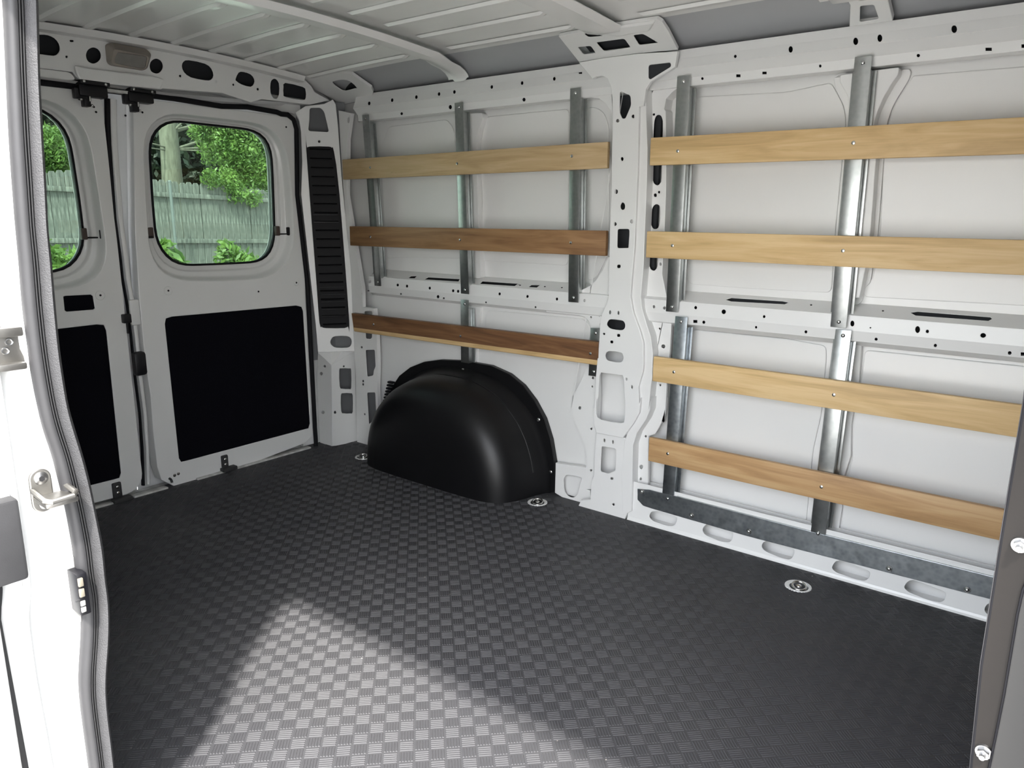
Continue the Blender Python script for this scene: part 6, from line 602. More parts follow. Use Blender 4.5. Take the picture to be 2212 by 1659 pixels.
def rear_door(name, label, mirror):
    d = empty(name, (-3.0, 1.7 if not mirror else 1.0, 0), label=label, cat='door', kind='structure')
    M = mir if mirror else (lambda q: [tuple(p) for p in q])
    if not mirror:
        outline = S['door_panel'][0]
    else:
        outline = rrect(.56, .018, 1.347, 1.56, .07)
    sheet('inner_panel', outline, [M(RECL), M(S['carpet'])] + ([S['small_carpet']] if mirror else []), FX(-2.98), WHITE, d, .006, .0029, .055)
    rows = []
    for s, x in ((-.02,-2.981), (.03,-2.984), (.09,-2.992), (.16,-3.003), (.24,-3.012), (.32,-3.016), (.54,-3.019), (.60,-3.022), (.66,-3.029), (.70,-3.0325), (1.0,-3.034), (1.02,-3.05)):
        ring = [r.lerp(g, s) for r, g in zip(REC, GLS)]
        rows.append([(x, p[0], p[1]) for p in M([(q.x, q.y) for q in ring])])
    MB().loft(rows, closed=True).build('window_recess', WHITE, d, 60)
    c = sum(GLS, Vector((0,0)))/len(GLS)
    g0 = [(c + (g-c)*1.004) for g in GLS]; g1 = [(c + (g-c)*.975) for g in GLS]
    rows = [[(x, p[0], p[1]) for p in M([(q.x, q.y) for q in g])] for g, x in ((g0,-3.033), (g0,-3.029), (g1,-3.029), (g1,-3.04))]
    MB().loft(rows, closed=True).build('window_gasket', RUBBER, d, 30)
    sheet('window_pane', M([(q.x, q.y) for q in g0]), [], FX(-3.036), GLASS, d, .004, .0005)
    sheet('outer_skin', (rrect(1.365,-.10,2.45,1.70,.03) if not mirror else rrect(.40,-.10,1.363,1.70,.03)), [M([(q.x, q.y) for q in g0])], FX(-3.075), OUTW, d, .004, .0019)
    cc = sum([Vector(p) for p in S['carpet']], Vector((0,0)))/len(S['carpet'])
    sheet('carpet_panel', M([tuple(cc+(Vector(p)-cc)*1.006) for p in S['carpet']]), [], FX(-2.984), CARPET, d, .008, .002)
    if mirror:
        cc = Vector((1.186,.793)); sheet('carpet_patch', [tuple(cc+(Vector(p)-cc)*1.03) for p in S['small_carpet']], [], FX(-2.984), CARPET, d, .008, .002)
    return d
door_l = rear_door('door_1', 'left rear door, window partly hidden behind the near door seal', True)
door_r = rear_door('door_2', 'right rear door with a whole rounded window and large black carpet panel', False)
# rounded step edge and side return of the right door beside the gap
gp = S['gap_path']
strip_band([(p[0]+.020, p[1]) for p in gp], FX(-2.984), [.024-.001*i for i in range(len(gp))], .006).build('edge_return', WHITE, door_r, 60)
strip_band(gp, FX(-2.99), [.020,.019,.018,.015,.012,.010,.008,.008,.008,.008,.008,.010,.012], .013).build('gap_strip', RUBBER, door_l, 60)
def latch(parent, y0, y1, zt, zb):
    m = MB(); xm = -2.95
    m.box((xm-.04,y0,zb+.004), (xm+.012,y1,zt-.012), .006).box((xm-.02,y0+.002,zt-.014), (xm+.024,y1+.004,zt), .003)
    m.box((xm-.02,y0-.014,zb-.006), (xm+.004,y0+.03,zb+.03), .004).box((xm-.035,y0+.018,zb-.030), (xm+.002,y0+.040,zb+.004), .003)
    l = m.build('latch', BLACKP, parent)
    for (dy, z, x) in ((.014, zt-.006, xm+.024), (y1-y0-.012, zt-.008, xm+.024), (.006, zb-.008, xm+.004), (.055, zb-.022, xm-.028)):
        MB().dome((x, y0+dy, z), (1,0,0), .0055, .005).build('bolt', STEEL, l)
    MB().cyl((xm+.004,y0+.036,zb-.012), (xm+.004,y0+.036,zb+.008), .004).build('pin', STEEL, l)
    return l
latch(door_l, 1.253, 1.352, 1.573, 1.516)
latch(door_r, 1.425, 1.520, 1.568, 1.516)
MB().box((-2.975,1.352,1.545), (-2.945,1.43,1.556), .002).build('latch_bridge', DIRTY, door_r)
MB().box((-2.99,1.353,.490), (-2.955,1.402,.585), .012).build('handle', BLACKP, door_r)
MB().box((-2.99,1.330,.702), (-2.962,1.362,.737), .004).box((-2.985,1.345,.66), (-2.972,1.352,.71), .002).build('lock_catch', BLACKP, door_l)
MB().box((-2.983,1.362,.69), (-2.968,1.40,.79), .006).build('lock_cover', WHITE, door_r)
def low_bolt(parent, y0, y1, z0, z1):
    m = MB().box((-2.982,y0,z0+.01), (-2.968,y1,z1), .006).box((-2.985,y0-.006,z0-.004), (-2.950,y1+.03,z0+.012), .003)
    l = m.build('lower_bolt', BLOCK, parent)
    for z in (z1-.018, z1-.042): MB().dome((-2.968,(y0+y1)/2,z), (1,0,0), .007, .004).build('screw', STEEL, l)
low_bolt(door_r, 1.690, 1.722, .008, .076); low_bolt(door_l, 1.222, 1.258, .004, .080)
for (y, z) in ((1.478,.043), (1.495,.046)): MB().dome((-2.979,y,z), (1,0,0), .007, .002).build('screw', STEEL, door_r)
MB().torus((-2.975,1.455,.022), (0,1,0), .014, .005, 14, 6, 0, math.pi).build('lower_hook', BLACKP, door_r)
def clip(parent, y0, y1, hy):
    m = MB().box((-3.034,y0,1.020), (-3.012,y1,1.062), .003)
    m.build('hinge_clip', plain('brown_plastic', (.06,.04,.033), .5), parent)
    if hy: 
        m = MB().box((-3.02,min(y1,hy),1.024), (-3.010,max(y0,hy),1.030), .002).box((-3.016,hy-.006,1.020), (-2.996,hy+.006,1.058), .005)
        m.build('vent_lever', BLACKP, parent)
clip(door_r, 1.486, 1.506, None); clip(door_r, 2.070, 2.090, 2.128); clip(door_l, 1.236, 1.256, 1.300)
MB().box((-3.02,1.478,1.020), (-3.006,1.500,1.028), .002).build('vent_lever', BLACKP, door_r)
dh = S['door_holes']
for i, (y, z) in enumerate(dh):
    par = door_r if y > 1.38 else door_l
    MB().cyl((-2.9805,y,z), (-2.9788,y,z), .004, n=12).build('plug', RUBBER, par)
    if i in (1, 2, 4):
        MB().torus((-2.980,y,z), (1,0,0), .017 if i < 3 else .012, .0016, 20, 6).build('plug_rim', WHITE, par)

# ------------------------------------------------------------------ near wall, door jamb
near = empty('wall_left', (0,0,0), label='bright white door jamb and near side wall at the left edge', cat='wall', kind='structure')
so, si = S['seal_out'], S['seal_in']
def at_z(path, z):
    P = sorted(((p[1], p[0]) for p in path))
    if z <= P[0][0]: return P[0][1]
    if z >= P[-1][0]: return P[-1][1]
    for (z0, y0), (z1, y1) in zip(P, P[1:]):
        if z0 <= z <= z1: return y0 + (y1-y0)*((z-z0)/max(1e-6, z1-z0))
def sm(path, z, r=.05): return sum(at_z(path, z+r*k/3) for k in range(-3, 4))/7
jl = S['jamb_lines']; JA, JB, JC = jl[0:4], jl[4:8], jl[8:12]
rows = []
zs = [-.30+.02*i for i in range(102)]
for z in zs:
    A, B, C, E_ = at_z(JA,z), at_z(JB,z), at_z(JC,z), sm(so, z)-.012
    k = 1/(1+math.exp(-(z-.979)/.008)); k2 = 1/(1+math.exp(-(z-.878)/.010)); k3 = 1/(1+math.exp(-(z-1.038)/.02)); k4 = 1/(1+math.exp(-(z-.755)/.03))
    x = -1.278 - .012*k + .018*k2 - .008*k3 - .008*k4
    rows.append([(-1.45,A-.012,z), (-1.268,A-.004,z), (-1.264,A,z), (-1.265,B-.001,z), (-1.2675,B+.0005,z), (-1.2665,C-.004,z), (-1.300,C+.002,z), (x-.004,C+.014,z), (x,(C+E_)/2,z), (x+.005,E_-.027,z), (-1.2656,E_-.005,z), (-1.272,E_,z), (-1.40,E_+.005,z)])
MB().loft(rows).build('door_jamb', OUTW, near, 50)
MB().box((XR-.02,.45,-.05), (-1.38,.50,1.68)).build('inner_panel', WHITE, near)
MB().box((XR-.08,.385,-.40), (-1.40,.40,1.72)).build('outer_skin', OUTW, near)
MB().box((-1.29,.40,-.30), (.12,.50,-.05), .01).build('door_step', OUTW, near)
MB().box((-1.32,.3345,-.15), (-1.285,.352,.58), .004).build('gap_strip', SEALDARK, near)  # dark strip added to stand in for shade deep in the gap
# spot welds on the jamb
for (y, z) in ((.4066,.9969), (.4212,.9851), (.4249,.9969), (.4121,.9696), (.4149,.7918), (.4285,.7963), (.4212,.769), (.4294,.7507)):
    MB().dome((-1.288,y,z), (1,0,0), .006, .0015, 10, 3).build('spot_weld', OUTW, near)
wf = MB().box((.21,.44,-.30), (.26,2.50,1.74)).build('wall_front', WHITE)
tag(wf, 'cab side closing wall behind the dark partition', 'wall', kind='structure')

# door seal on the jamb
seal = empty('weatherstrip', (-1.26,.46,0), label='grey textured rubber door seal running down the near jamb', cat='seal')
rl, rg, rb = [], [], []
for z in [-.10+.0125*i for i in range(137)]:
    i0, o0 = sm(si, z, .02), sm(so, z, .02); w = o0-i0
    X = lambda t, h: (-1.2656+h, i0+w*t, z)
    rl.append([X(.0,.0), X(.005,.010), X(.08,.017), X(.2,.020), X(.32,.019), X(.345,.014)])
    rg.append([X(.345,.014), X(.36,.018), X(.40,.0185), X(.425,.012), X(.45,.012), X(.465,.0175), X(.50,.018), X(.525,.010), X(.54,.010)])
    rb.append([X(.54,.006), X(.545,.016), X(.58,.024), X(.66,.031), X(.76,.034), X(.87,.030), X(.95,.022), X(.99,.010), X(1.0,-.004), X(.97,-.02)])
MB().loft(rl).build('lip', SEALLIP, seal, 60); MB().loft(rg).build('groove', SEALDARK, seal, 60); MB().loft(rb).build('bulb', SEALBULB, seal, 60)

MB().box((-1.62,.48,0), (-1.50,.545,.07), .012).build('sill_gusset', WHITE, near)
# striker
st = empty('door_striker', (-1.2674,.4167,.696), label='silver latch striker loop with two star screws on the white jamb', cat='striker')
yc, hw = .456, .0165
plate = rrect(.3998, .6609, .4317, .7316, .0155, 6)
sheet('plate', plate, [], FX(-1.2637), BRASSY, st, .005, .0022)
for (y, z) in ((.4167,.7161), (.4185,.6751)):
    s_ = MB().dome((-1.2637,y,z), (1,0,0), .0105, .004, 20, 4).build('screw', NUT, st)
    MB().cyl((-1.2606,y,z), (-1.2597,y,z), .0045, n=6).build('screw_socket', SEALDARK, s_)
m = MB(); m.box((-1.2637,.4012,.6814), (-1.2126,.4486,.6896), .003); m.build('loop_back', BRASSY, st)
MB().tube([(-1.2619,.403,.6988), (-1.2181,.403,.6933), (-1.2126,.4103,.6915), (-1.2126,.4413,.6933), (-1.2181,.4468,.696), (-1.2619,.4468,.7006)], .0045, 10).build('loop', BRASSY, st)
# contact block
cb = empty('door_contact', (-1.2582,.444,.5182), label='black and cream electrical contact block on the jamb beside the seal', cat='connector')
sheet('back_plate', [(a, b) for a, b in rrect(.4377, .4562, .4559, .5729, .0086, 6)], [], FX(-1.2637), GREYPL, cb, .003, .001)
MB().box((-1.2674,.4363,.4827), (-1.2309,.4522,.5547), .002).build('housing', BLACKP, cb)
for z in (.5346, .5164): MB().box((-1.2327,.4372,z), (-1.2268,.4445,z+.014), .001).build('contact_pad', plain('cream_plastic', (.20,.18,.14), .5), cb)
for z in (.4891, .5): MB().box((-1.2327,.4372,z), (-1.2286,.4445,z+.009), .001).build('contact_pad', GREYPL, cb)
MB().box((-1.2336,.4304,.51), (-1.2300,.4376,.5132), .0008).build('lever', BLOCK, cb)
for z in (.5656, .4654): MB().dome((-1.386,.4468,z), (1,0,0), .005, .003).build('screw', STEEL, cb)
# check bracket
br = empty('jamb_bracket', (-1.2765,.4012,.924), label='shiny metal bracket with two rivets high on the left jamb', cat='bracket')
MB().box((-1.2874,.3465,.8957), (-1.2692,.4212,.9522), .003).box((-1.2874,.3465,.8902), (-1.2564,.4176,.9012), .003).box((-1.2874,.3465,.9395), (-1.2601,.4194,.9541), .003).build('plate', BRASSY, br)
for (y, z) in ((.4012,.9322), (.3948,.9194)): MB().torus((-1.2683,y,z), (1,0,0), .0045, .0015, 14, 6).build('rivet', NUT, br)
# sliding door standing open behind the jamb
sl = empty('sliding_door', (-1.82,.30,0), label='white edge of the opened sliding door at the lower left', cat='door')
MB().box((-2.3888,.2599,-.1018), (-1.2564,.3337,1.4665), .008).build('shell', OUTW, sl)
MB().box((-1.3312,.2735,.5693), (-1.2418,.3766,.7006), .006).build('bumper', BLOCK, sl)

# ------------------------------------------------------------------ partition at the right edge
bk = empty('bulkhead_partition', (0,.75,0), label='dark brown painted steel partition edge with bolts at the right', cat='partition')
we = S['wing_edge']; e0 = [(we[0][0], 1.60)] + we + [(-.036,.0)]
sheet('flange', e0 + [(.212,.0), (.212,1.60)], [], FY(.752), BULK, bk, .003, .0012)
MB().tube([(p[0]+.0005, .754, p[1]) for p in e0], .0022, 8).build('hem', RUBBER, bk, 60)
MB().tube([(p[0]-.0012, .7525, p[1]) for p in e0], .0004, 6).build('edge', BLOCK, bk, 60)
ws = S['wing_seam']; ws = [(ws[0][0]+.01, 1.60)] + ws + [(ws[-1][0]-.006,.2)]
sheet('face_panel', ws + [(.212,.2), (.212,1.60)], [], FY(.7485), BULKG, bk, .003, .0012)
MB().tube([(p[0]-.0006, .7495, p[1]) for p in ws], .0013, 6).build('weld_seam', RUBBER, bk, 60)
for (x, z) in S['wing_bolts']:
    b_ = MB().cyl((x,.752,z), (x,.7495,z), .0072, .0068, 20).cyl((x,.7495,z), (x,.7445,z), .0054, .0052, 6).build('flange_nut', NUT, bk, 25)
    MB().cyl((x,.7445,z), (x,.7395,z), .0028, .0025, 12).build('stud', NUT, b_)
MB().box((.055,.80,0), (.095,2.42,1.66)).build('cross_panel', BULK, bk)

# ------------------------------------------------------------------ wooden slats
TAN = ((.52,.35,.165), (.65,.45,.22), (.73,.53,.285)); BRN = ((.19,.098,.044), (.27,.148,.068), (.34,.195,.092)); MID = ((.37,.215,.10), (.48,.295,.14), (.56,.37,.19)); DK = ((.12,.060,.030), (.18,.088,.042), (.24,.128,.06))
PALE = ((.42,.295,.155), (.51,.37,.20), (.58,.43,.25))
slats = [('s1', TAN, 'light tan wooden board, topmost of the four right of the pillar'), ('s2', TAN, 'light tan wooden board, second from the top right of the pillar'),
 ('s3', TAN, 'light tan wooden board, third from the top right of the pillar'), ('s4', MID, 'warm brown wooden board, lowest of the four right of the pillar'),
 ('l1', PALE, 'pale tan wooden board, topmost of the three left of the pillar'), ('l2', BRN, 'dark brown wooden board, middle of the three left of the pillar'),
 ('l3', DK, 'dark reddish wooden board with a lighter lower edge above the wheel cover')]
screws = S['slat_screws']; used = set()
for n, (k, tone, lab) in enumerate(slats):
    q = S['slat_'+k]; x0 = (q[0][0]+q[3][0])/2; x1 = (q[1][0]+q[2][0])/2
    if k[0] == 's': x1 = .045
    zt0, zb0, zt1, zb1 = q[0][1], q[3][1], q[1][1], q[2][1]
    zt, zb = (zt0+zt1)/2, (zb0+zb1)/2
    tilt = (((zt1+zb1)-(zt0+zb0))/2)/(q[1][0]-q[0][0])
    r = empty('wooden_board', ((x0+x1)/2, 2.36, (zt+zb)/2), label=lab, cat='board', group=None)
    zc0 = (zt0+zb0)/2 ; zc1 = zc0 + tilt*(x1-x0); hh = .0445
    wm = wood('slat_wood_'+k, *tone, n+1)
    A = Vector((x0,2.359,zc0)); B = Vector((x1,2.359,zc1))
    if k != 'l3':
        MB().obox((A+B)/2, B-A, (0,.0175,0), (0,0,2*hh), .0025).build('board', wm, r)
    else:
        sec = [(2.343,hh), (2.351,-hh+.020), (2.368,-hh+.020), (2.368,hh)]
        MB().loft([[(A.x,y,A.z+z) for y, z in sec], [(B.x,y,B.z+z) for y, z in sec]], closed=True, cap=True).build('board', wm, r, 20)
        sec = [(2.3505,-hh+.020), (2.354,-hh+.003), (2.357,-hh), (2.368,-hh), (2.368,-hh+.020)]
        MB().loft([[(A.x,y,A.z+z) for y, z in sec], [(B.x,y,B.z+z) for y, z in sec]], closed=True, cap=True).build('lit_edge', wood('slat_wood_edge', *TAN, 9), r, 20)['label'] = 'lower edge coloured lighter, as if lit'  # light on the lower edge put into the colour, as paler wood
    for i, (x, z) in enumerate(screws):
        zc = zc0 + tilt*(x-x0)
        if x0 <= x <= x1 and abs(z-zc) < .04:
            MB().dome((x,2.3503 if k != 'l3' else 2.347,z), (0,-1,0), .0058, .0022, 12, 3).build('screw', STEEL, r)

# ------------------------------------------------------------------ galvanised struts
struts = [('u1','galvanised upright nearest the rear corner post, upper left bay'), ('u2','galvanised upright in the middle of the upper left bay'), ('u3','dark galvanised upright just left of the pillar, upper bay'),
 ('u4','dark galvanised upright just right of the pillar, upper bay'), ('u5','bright galvanised upright in the middle of the upper right bay'),
 ('v1','short galvanised upright rising from the wheel cover'), ('v2','short galvanised upright tucked against the left side of the pillar'),
 ('v3','galvanised upright just right of the pillar, lower bay'), ('v4','galvanised upright in the middle of the lower right bay')]
for k, lab in struts:
    q = S['strut_'+k]; xt = (q[0][0]+q[1][0])/2; xb = (q[2][0]+q[3][0])/2; zt = (q[0][1]+q[1][1])/2; zb = (q[2][1]+q[3][1])/2
    w = .0455
    if k == 'v1': xb = xt-.001; zb = .497
    if k == 'v2': xt, xb = -1.486, -1.489
    r = empty('galvanised_upright', (xb,2.37,zb), label=lab, cat='upright')
    ax = Vector((xb-xt,0,zb-zt)); mid = Vector(((xt+xb)/2,2.3705,(zt+zb)/2))
    m = MB(); m.obox(mid, (w,0,0), (0,.0022,0), -ax, .0008)
    cut = .036; L = ax.length; a0 = Vector((xt,2.37,zt)) + ax*(cut/L); b0 = Vector((xb,2.37,zb)) - ax*((cut if k not in ('v1',) else 0)/L)
    for s in (-1, 1):
        o_ = Vector((s*(w/2-.001),.0135,0)); m.obox((a0+b0)/2+o_, (.0018,0,0), (0,.027,0), a0-b0, .0006)
        o2 = Vector((s*(w/2+.0045),.0265,0)); m.obox((a0+b0)/2+o2, (.011,0,0), (0,.0016,0), a0-b0, .0005)
    m.build('channel', GALV if k not in ('v3','v4x') else GALVR, r, 24)
    for t in (.017, 1-.017*1.0/L*L):
        pass
    for zz, xx in ((zt-.017, xt), (zb+.017, xb)):
        if k == 'v1' and zz < .6: continue
        MB().dome((xx,2.3694,zz), (0,-1,0), .0062, .004, 12, 4).build('screw', STEEL, r)
sr = empty('sill_rail', (-.6,2.37,.1), label='wide grey galvanised rail screwed along the right wall sill', cat='rail')
sheet('rail', *S['sill_rail'], FY(2.3692), GALVR, sr, .0025, .001)
tp = [p for p in S['sill_rail'][0][3:6]]
MB().loft([[(p[0], y, p[1]+dz) for p in S['sill_rail'][0][3:7]] for y, dz in ((2.3692,-.001), (2.3702,.0005), (2.374,.001), (2.400,.001))]).build('top_flange', GALV, sr, 30)
for (x, z) in S['sill_bolts']:
    MB().cyl((x,2.3695,z), (x,2.3675,z), .010, .009, 16).dome((x,2.3675,z), (0,-1,0), .0072, .006, 12, 4).build('bolt', STEEL, sr)

# ------------------------------------------------------------------ wheel arch covers
def arch(label, cx, side):
    """side=+1 far wall, -1 near wall"""
    yw = 2.40 if side > 0 else .50
    r = empty('wheel_arch_cover', (cx, yw, 0), label=label, cat='wheel cover', group=None)
    Y = (lambda y: y) if side > 0 else (lambda y: 2*YC-y)
    dx = cx+2.175
    if side > 0:
        sheet('flange', *S['arch_flange'], FY(2.408), ARCH, r, .006, .0028, .02)
    n = 40
    prof = [(2.412,0,0), (2.404,0,0), (2.392,.012,.010), (2.36,.024,.020), (2.30,.036,.028), (2.24,.052,.040), (2.20,.072,.060), (2.172,.104,.090), (2.156,.140,.125), (2.148,.18,.165), (2.144,.25,.23), (2.142,.36,.34), (2.142,.44,.415)]
    prof.append((2.142,.4699,.4619))
    rows = []
    for y, ia, ib in prof:
        a, b = .470-ia, .462-ib; row = []
        for i in range(n+1):
            t = math.pi*i/n; c, s = math.cos(t), math.sin(t)
            ee = 2/2.25
            x = a*abs(c)**ee*(1 if c > 0 else -1); z = b*abs(s)**ee
            # rear shoulder drops off more gently than the front one
            row.append((-2.175+dx - .015*(x < 0) + x*(1.03 if x < 0 else 1.0), Y(y), max(z, -.002)))
        rows.append(row)
    MB().loft(rows).build('shell', ARCH, r, 70)
    # moulded step following the crown, and two shallow creases
    m = MB()
    for (y, ia, ib) in ((2.335,.030,.024),):
        a, b = .470-ia, .462-ib
        m.tube([(-2.175+dx+a*abs(math.cos(t))**.889*(1 if math.cos(t) > 0 else -1), Y(y), b*abs(math.sin(t))**.889) for t in [math.pi*(.06+.88*i/40) for i in range(41)]], .004, 8)
    m.build('crown_bead', ARCH, r, 70)
    if side > 0:
        for (x, z) in S['arch_screws'][:3]: MB().dome((x,2.402,z), (0,-1,0), .008, .004).build('screw', STEEL, r)
        m = MB()
        for i in range(7): m.box((-2.69+.006*i,2.385,.235+.016*i), (-2.655+.006*i,2.405,.245+.016*i), .003)
        m.build('clip_row', RUBBER, r)
arch('black plastic wheel arch cover bulging from the far wall', -2.175, 1)
arch('black wheel arch cover of the near side, mostly hidden behind the jamb seal', -2.235, -1)

# ------------------------------------------------------------------ vent grille in the corner post
vg = empty('vent_grille', (-2.93,2.28,.95), label='tall black louvred vent grille in the white rear corner post', cat='vent')
vo = S['vent_outline']; vz = [p[1] for p in vo]; z0, z1 = min(vz), max(vz)
VF = (DG[0]-DG[3]*.007, DG[1], DG[2], DG[3])
sheet('frame_panel', vo, [], VF, VENTB, vg, .004, .001)
def vx(z, side):
    xs = []
    for i in range(len(vo)):
        p, q = vo[i-1], vo[i]
        if (p[1]-z)*(q[1]-z) <= 0 and p[1] != q[1]: xs.append(p[0]+(q[0]-p[0])*(z-p[1])/(q[1]-p[1]))
    return min(xs) if side < 0 else max(xs)
nl = 21
for i in range(nl):
    z = z0+.035 + (z1-z0-.07)*i/(nl-1)
    a_, b_ = vx(z,-1)+.014, vx(z,1)-.014
    ca = VF[0]+VF[1]*((a_+b_)/2)+VF[2]*z+VF[3]*.004
    MB().obox(ca, VF[1]*(b_-a_), (VF[3]*.9+VF[2]*-.45)*.012, (VF[2]*.9+VF[3]*.45)*.003, .0008).build('louvre', VENTB, vg)
vb = S['vent_glint_px']  # grey bars painted in for reflections on the louvres
for i in range(0, len(vb), 2):
    p, q = vb[i], vb[i+1]
    MB().obox(VF[0]+VF[1]*((p[0]+q[0])/2)+VF[2]*((p[1]+q[1])/2)+VF[3]*.008, VF[1]*(q[0]-p[0]), VF[3]*.006, VF[2]*(.005 if i < 4 else .003), .001).build('louvre_glint', BLOCK, vg)
MB().loft([[VF[0]+VF[1]*(c_[0])+VF[2]*c_[1]+VF[3]*h for c_ in vo+[vo[0]]] for h in (-.002,.006,.007)]).build('rim', VENTB, vg)

# ------------------------------------------------------------------ dome lamp
lp = empty('cargo_lamp', (-2.94,1.44,1.67), label='taupe rectangular cargo lamp on the header above the rear doors', cat='lamp')
lo, lr, ll = [resample(S[k], 96, 1) for k in ('lamp_outer','lamp_ring','lamp_lens')]
ll = [Vector((p.x, p.y)) for p in ll]
def sc(loop, k, dz=0):
    c = sum(loop, Vector((0,0)))/len(loop); return [c+(p-c)*k+Vector((0,dz)) for p in loop]
rows = [[(x, p.x, p.y) for p in g] for g, x in ((lo,-2.946), (lo,-2.940), (sc(lo,.97),-2.932), (lr,-2.914), (sc(lr,.96),-2.910), (sc(ll,1.06),-2.910), (ll,-2.912), (ll,-2.918))]
MB().loft(rows, closed=True).build('housing', LAMPB, lp, 40)
sheet('lens', [tuple(p) for p in ll], [], FX(-2.914), LAMPL, lp, .004, .001)

# ------------------------------------------------------------------ tie downs in the floor
for (x, y), lab in zip(S['tie_downs'], ('steel tie-down ring in the mat near the right wall sill', 'steel tie-down ring beside the front foot of the wheel cover', 'steel tie-down ring behind the wheel cover by the corner post')):
    r = empty('tie_down', (x, y, 0), label=lab, cat='tie-down')
    MB().cyl((x,y,-.001), (x,y,.0016), .040, .039, 32).build('cup_rim', WHITE, r, 25)
    MB().cyl((x+.004,y-.006,.0016), (x+.004,y-.006,.0022), .028, .028, 24).build('cup', BLACKP, r, 25)
    MB().torus((x+.006,y-.008,.006), (.1,-.25,1), .020, .0042, 24, 8).build('ring', STEEL, r, 60)
    MB().dome((x+.002,y-.002,.002), (0,0,1), .010, .006).build('bolt', STEEL, r)

# ------------------------------------------------------------------ outdoors beyond the rear windows
def ground_mat():
    m, nt, b = nmat('gravel_drive'); v = coords(nt)
    nt.links.new(ramp(nt, noise(nt, v, 3, 6, .6), [(.3, (.40,.392,.37)), (.7, (.52,.51,.485))]), b.inputs['Base Color']); b.inputs['Roughness'].default_value = .9
    return m
g = MB().box((-60,-40,-.63), (30,50,-.53)).build('ground', ground_mat())
tag(g, 'pale gravel drive around the van', 'ground', kind='structure')
def fence_mat():
    m, nt, b = nmat('weathered_fence_wood'); v = coords(nt, (9,9,1.2))
    n1 = noise(nt, v, 3.2, 5, .65)
    nt.links.new(ramp(nt, n1, [(.3, (.04,.044,.039)), (.52, (.10,.107,.097)), (.72, (.20,.208,.19))]), b.inputs['Base Color']); b.inputs['Roughness'].default_value = .85
    return m
FM = fence_mat()
fx = -15.0
fen = empty('wooden_fence', (fx,8,-.53), label='weathered grey dog-ear picket fence outside the rear windows', cat='fence')
def top_z(y): return 1.835 - .050*max(0, y-6.0) if y > 6 else 1.83
w = .135; pitch = .142
pm = bpy.data.meshes.new('picket')
Hh = 2.0
pts = [(-w/2,-.5), (w/2,-.5), (w/2,Hh-.05), (w/2-.035,Hh), (-w/2+.035,Hh), (-w/2,Hh-.05)]
bm = bmesh.new(); fa = [bm.verts.new((.012,p[0],p[1])) for p in pts]; ba = [bm.verts.new((-.012,p[0],p[1])) for p in pts]
bm.faces.new(fa); bm.faces.new(list(reversed(ba)))
for i in range(6): bm.faces.new((fa[i], ba[i], ba[(i+1)%6], fa[(i+1)%6]))
bmesh.ops.recalc_face_normals(bm, faces=bm.faces); bm.to_mesh(pm); bm.free(); pm.materials.append(FM)
rnd = random.Random(3)
n = 0; y = 4.2
while y < 13.4:
    o = bpy.data.objects.new('picket', pm); COL.objects.link(o); o.parent = fen
    o.location = (rnd.uniform(-.006,.006), y-8, top_z(y)-Hh+.53+rnd.uniform(-.02,.02)); o.rotation_euler = (rnd.uniform(-.008,.008), 0, rnd.uniform(-.05,.05))
    y += pitch
for (z0, z1) in ((1.575,1.30), (.66,.42)):
    a = Vector((fx+.04,4.1,z0-.0)); b = Vector((fx+.04,13.4,z1)); MB().obox((a+b)/2, b-a, (.04,0,0), (0,0,.09), .004).build('fence_rail', FM, fen)
pp = S['post']
ps = empty('steel_post', (-14.5,7.69,-.53), label='thin pale galvanised pipe post standing in front of the fence', cat='post')
MB().cyl((-14.55,7.69,-.53), (-14.55,7.675,1.70), .030, n=14).build('pipe', PIPE, ps); MB().dome((-14.55,7.675,1.70), (0,0,1), .034, .03).build('cap', PIPE, ps)

def leaf_mat(name, a, b_, trans=.35):
    m, nt, b = nmat(name)
    oi = noise(nt, coords(nt), 3.5, 4)
    c = ramp(nt, oi, [(.3, a), (.7, b_)])
    nt.links.new(c, b.inputs['Base Color']); b.inputs['Roughness'].default_value = .5
    tl = nt.nodes.new('ShaderNodeBsdfTranslucent'); nt.links.new(c, tl.inputs[0])
    mx = nt.nodes.new('ShaderNodeMixShader'); mx.inputs[0].default_value = trans
    nt.links.new(b.outputs[0], mx.inputs[1]); nt.links.new(tl.outputs[0], mx.inputs[2]); nt.links.new(mx.outputs[0], nt.nodes['Material Output'].inputs['Surface'])
    return m
BRIGHT = leaf_mat('bright_leaves', (.045,.10,.020), (.19,.31,.075), .4)
MIDG = leaf_mat('mid_leaves', (.035,.085,.018), (.09,.19,.04), .3)
DARKG = leaf_mat('dark_needles', (.006,.012,.006), (.018,.032,.014), .1)
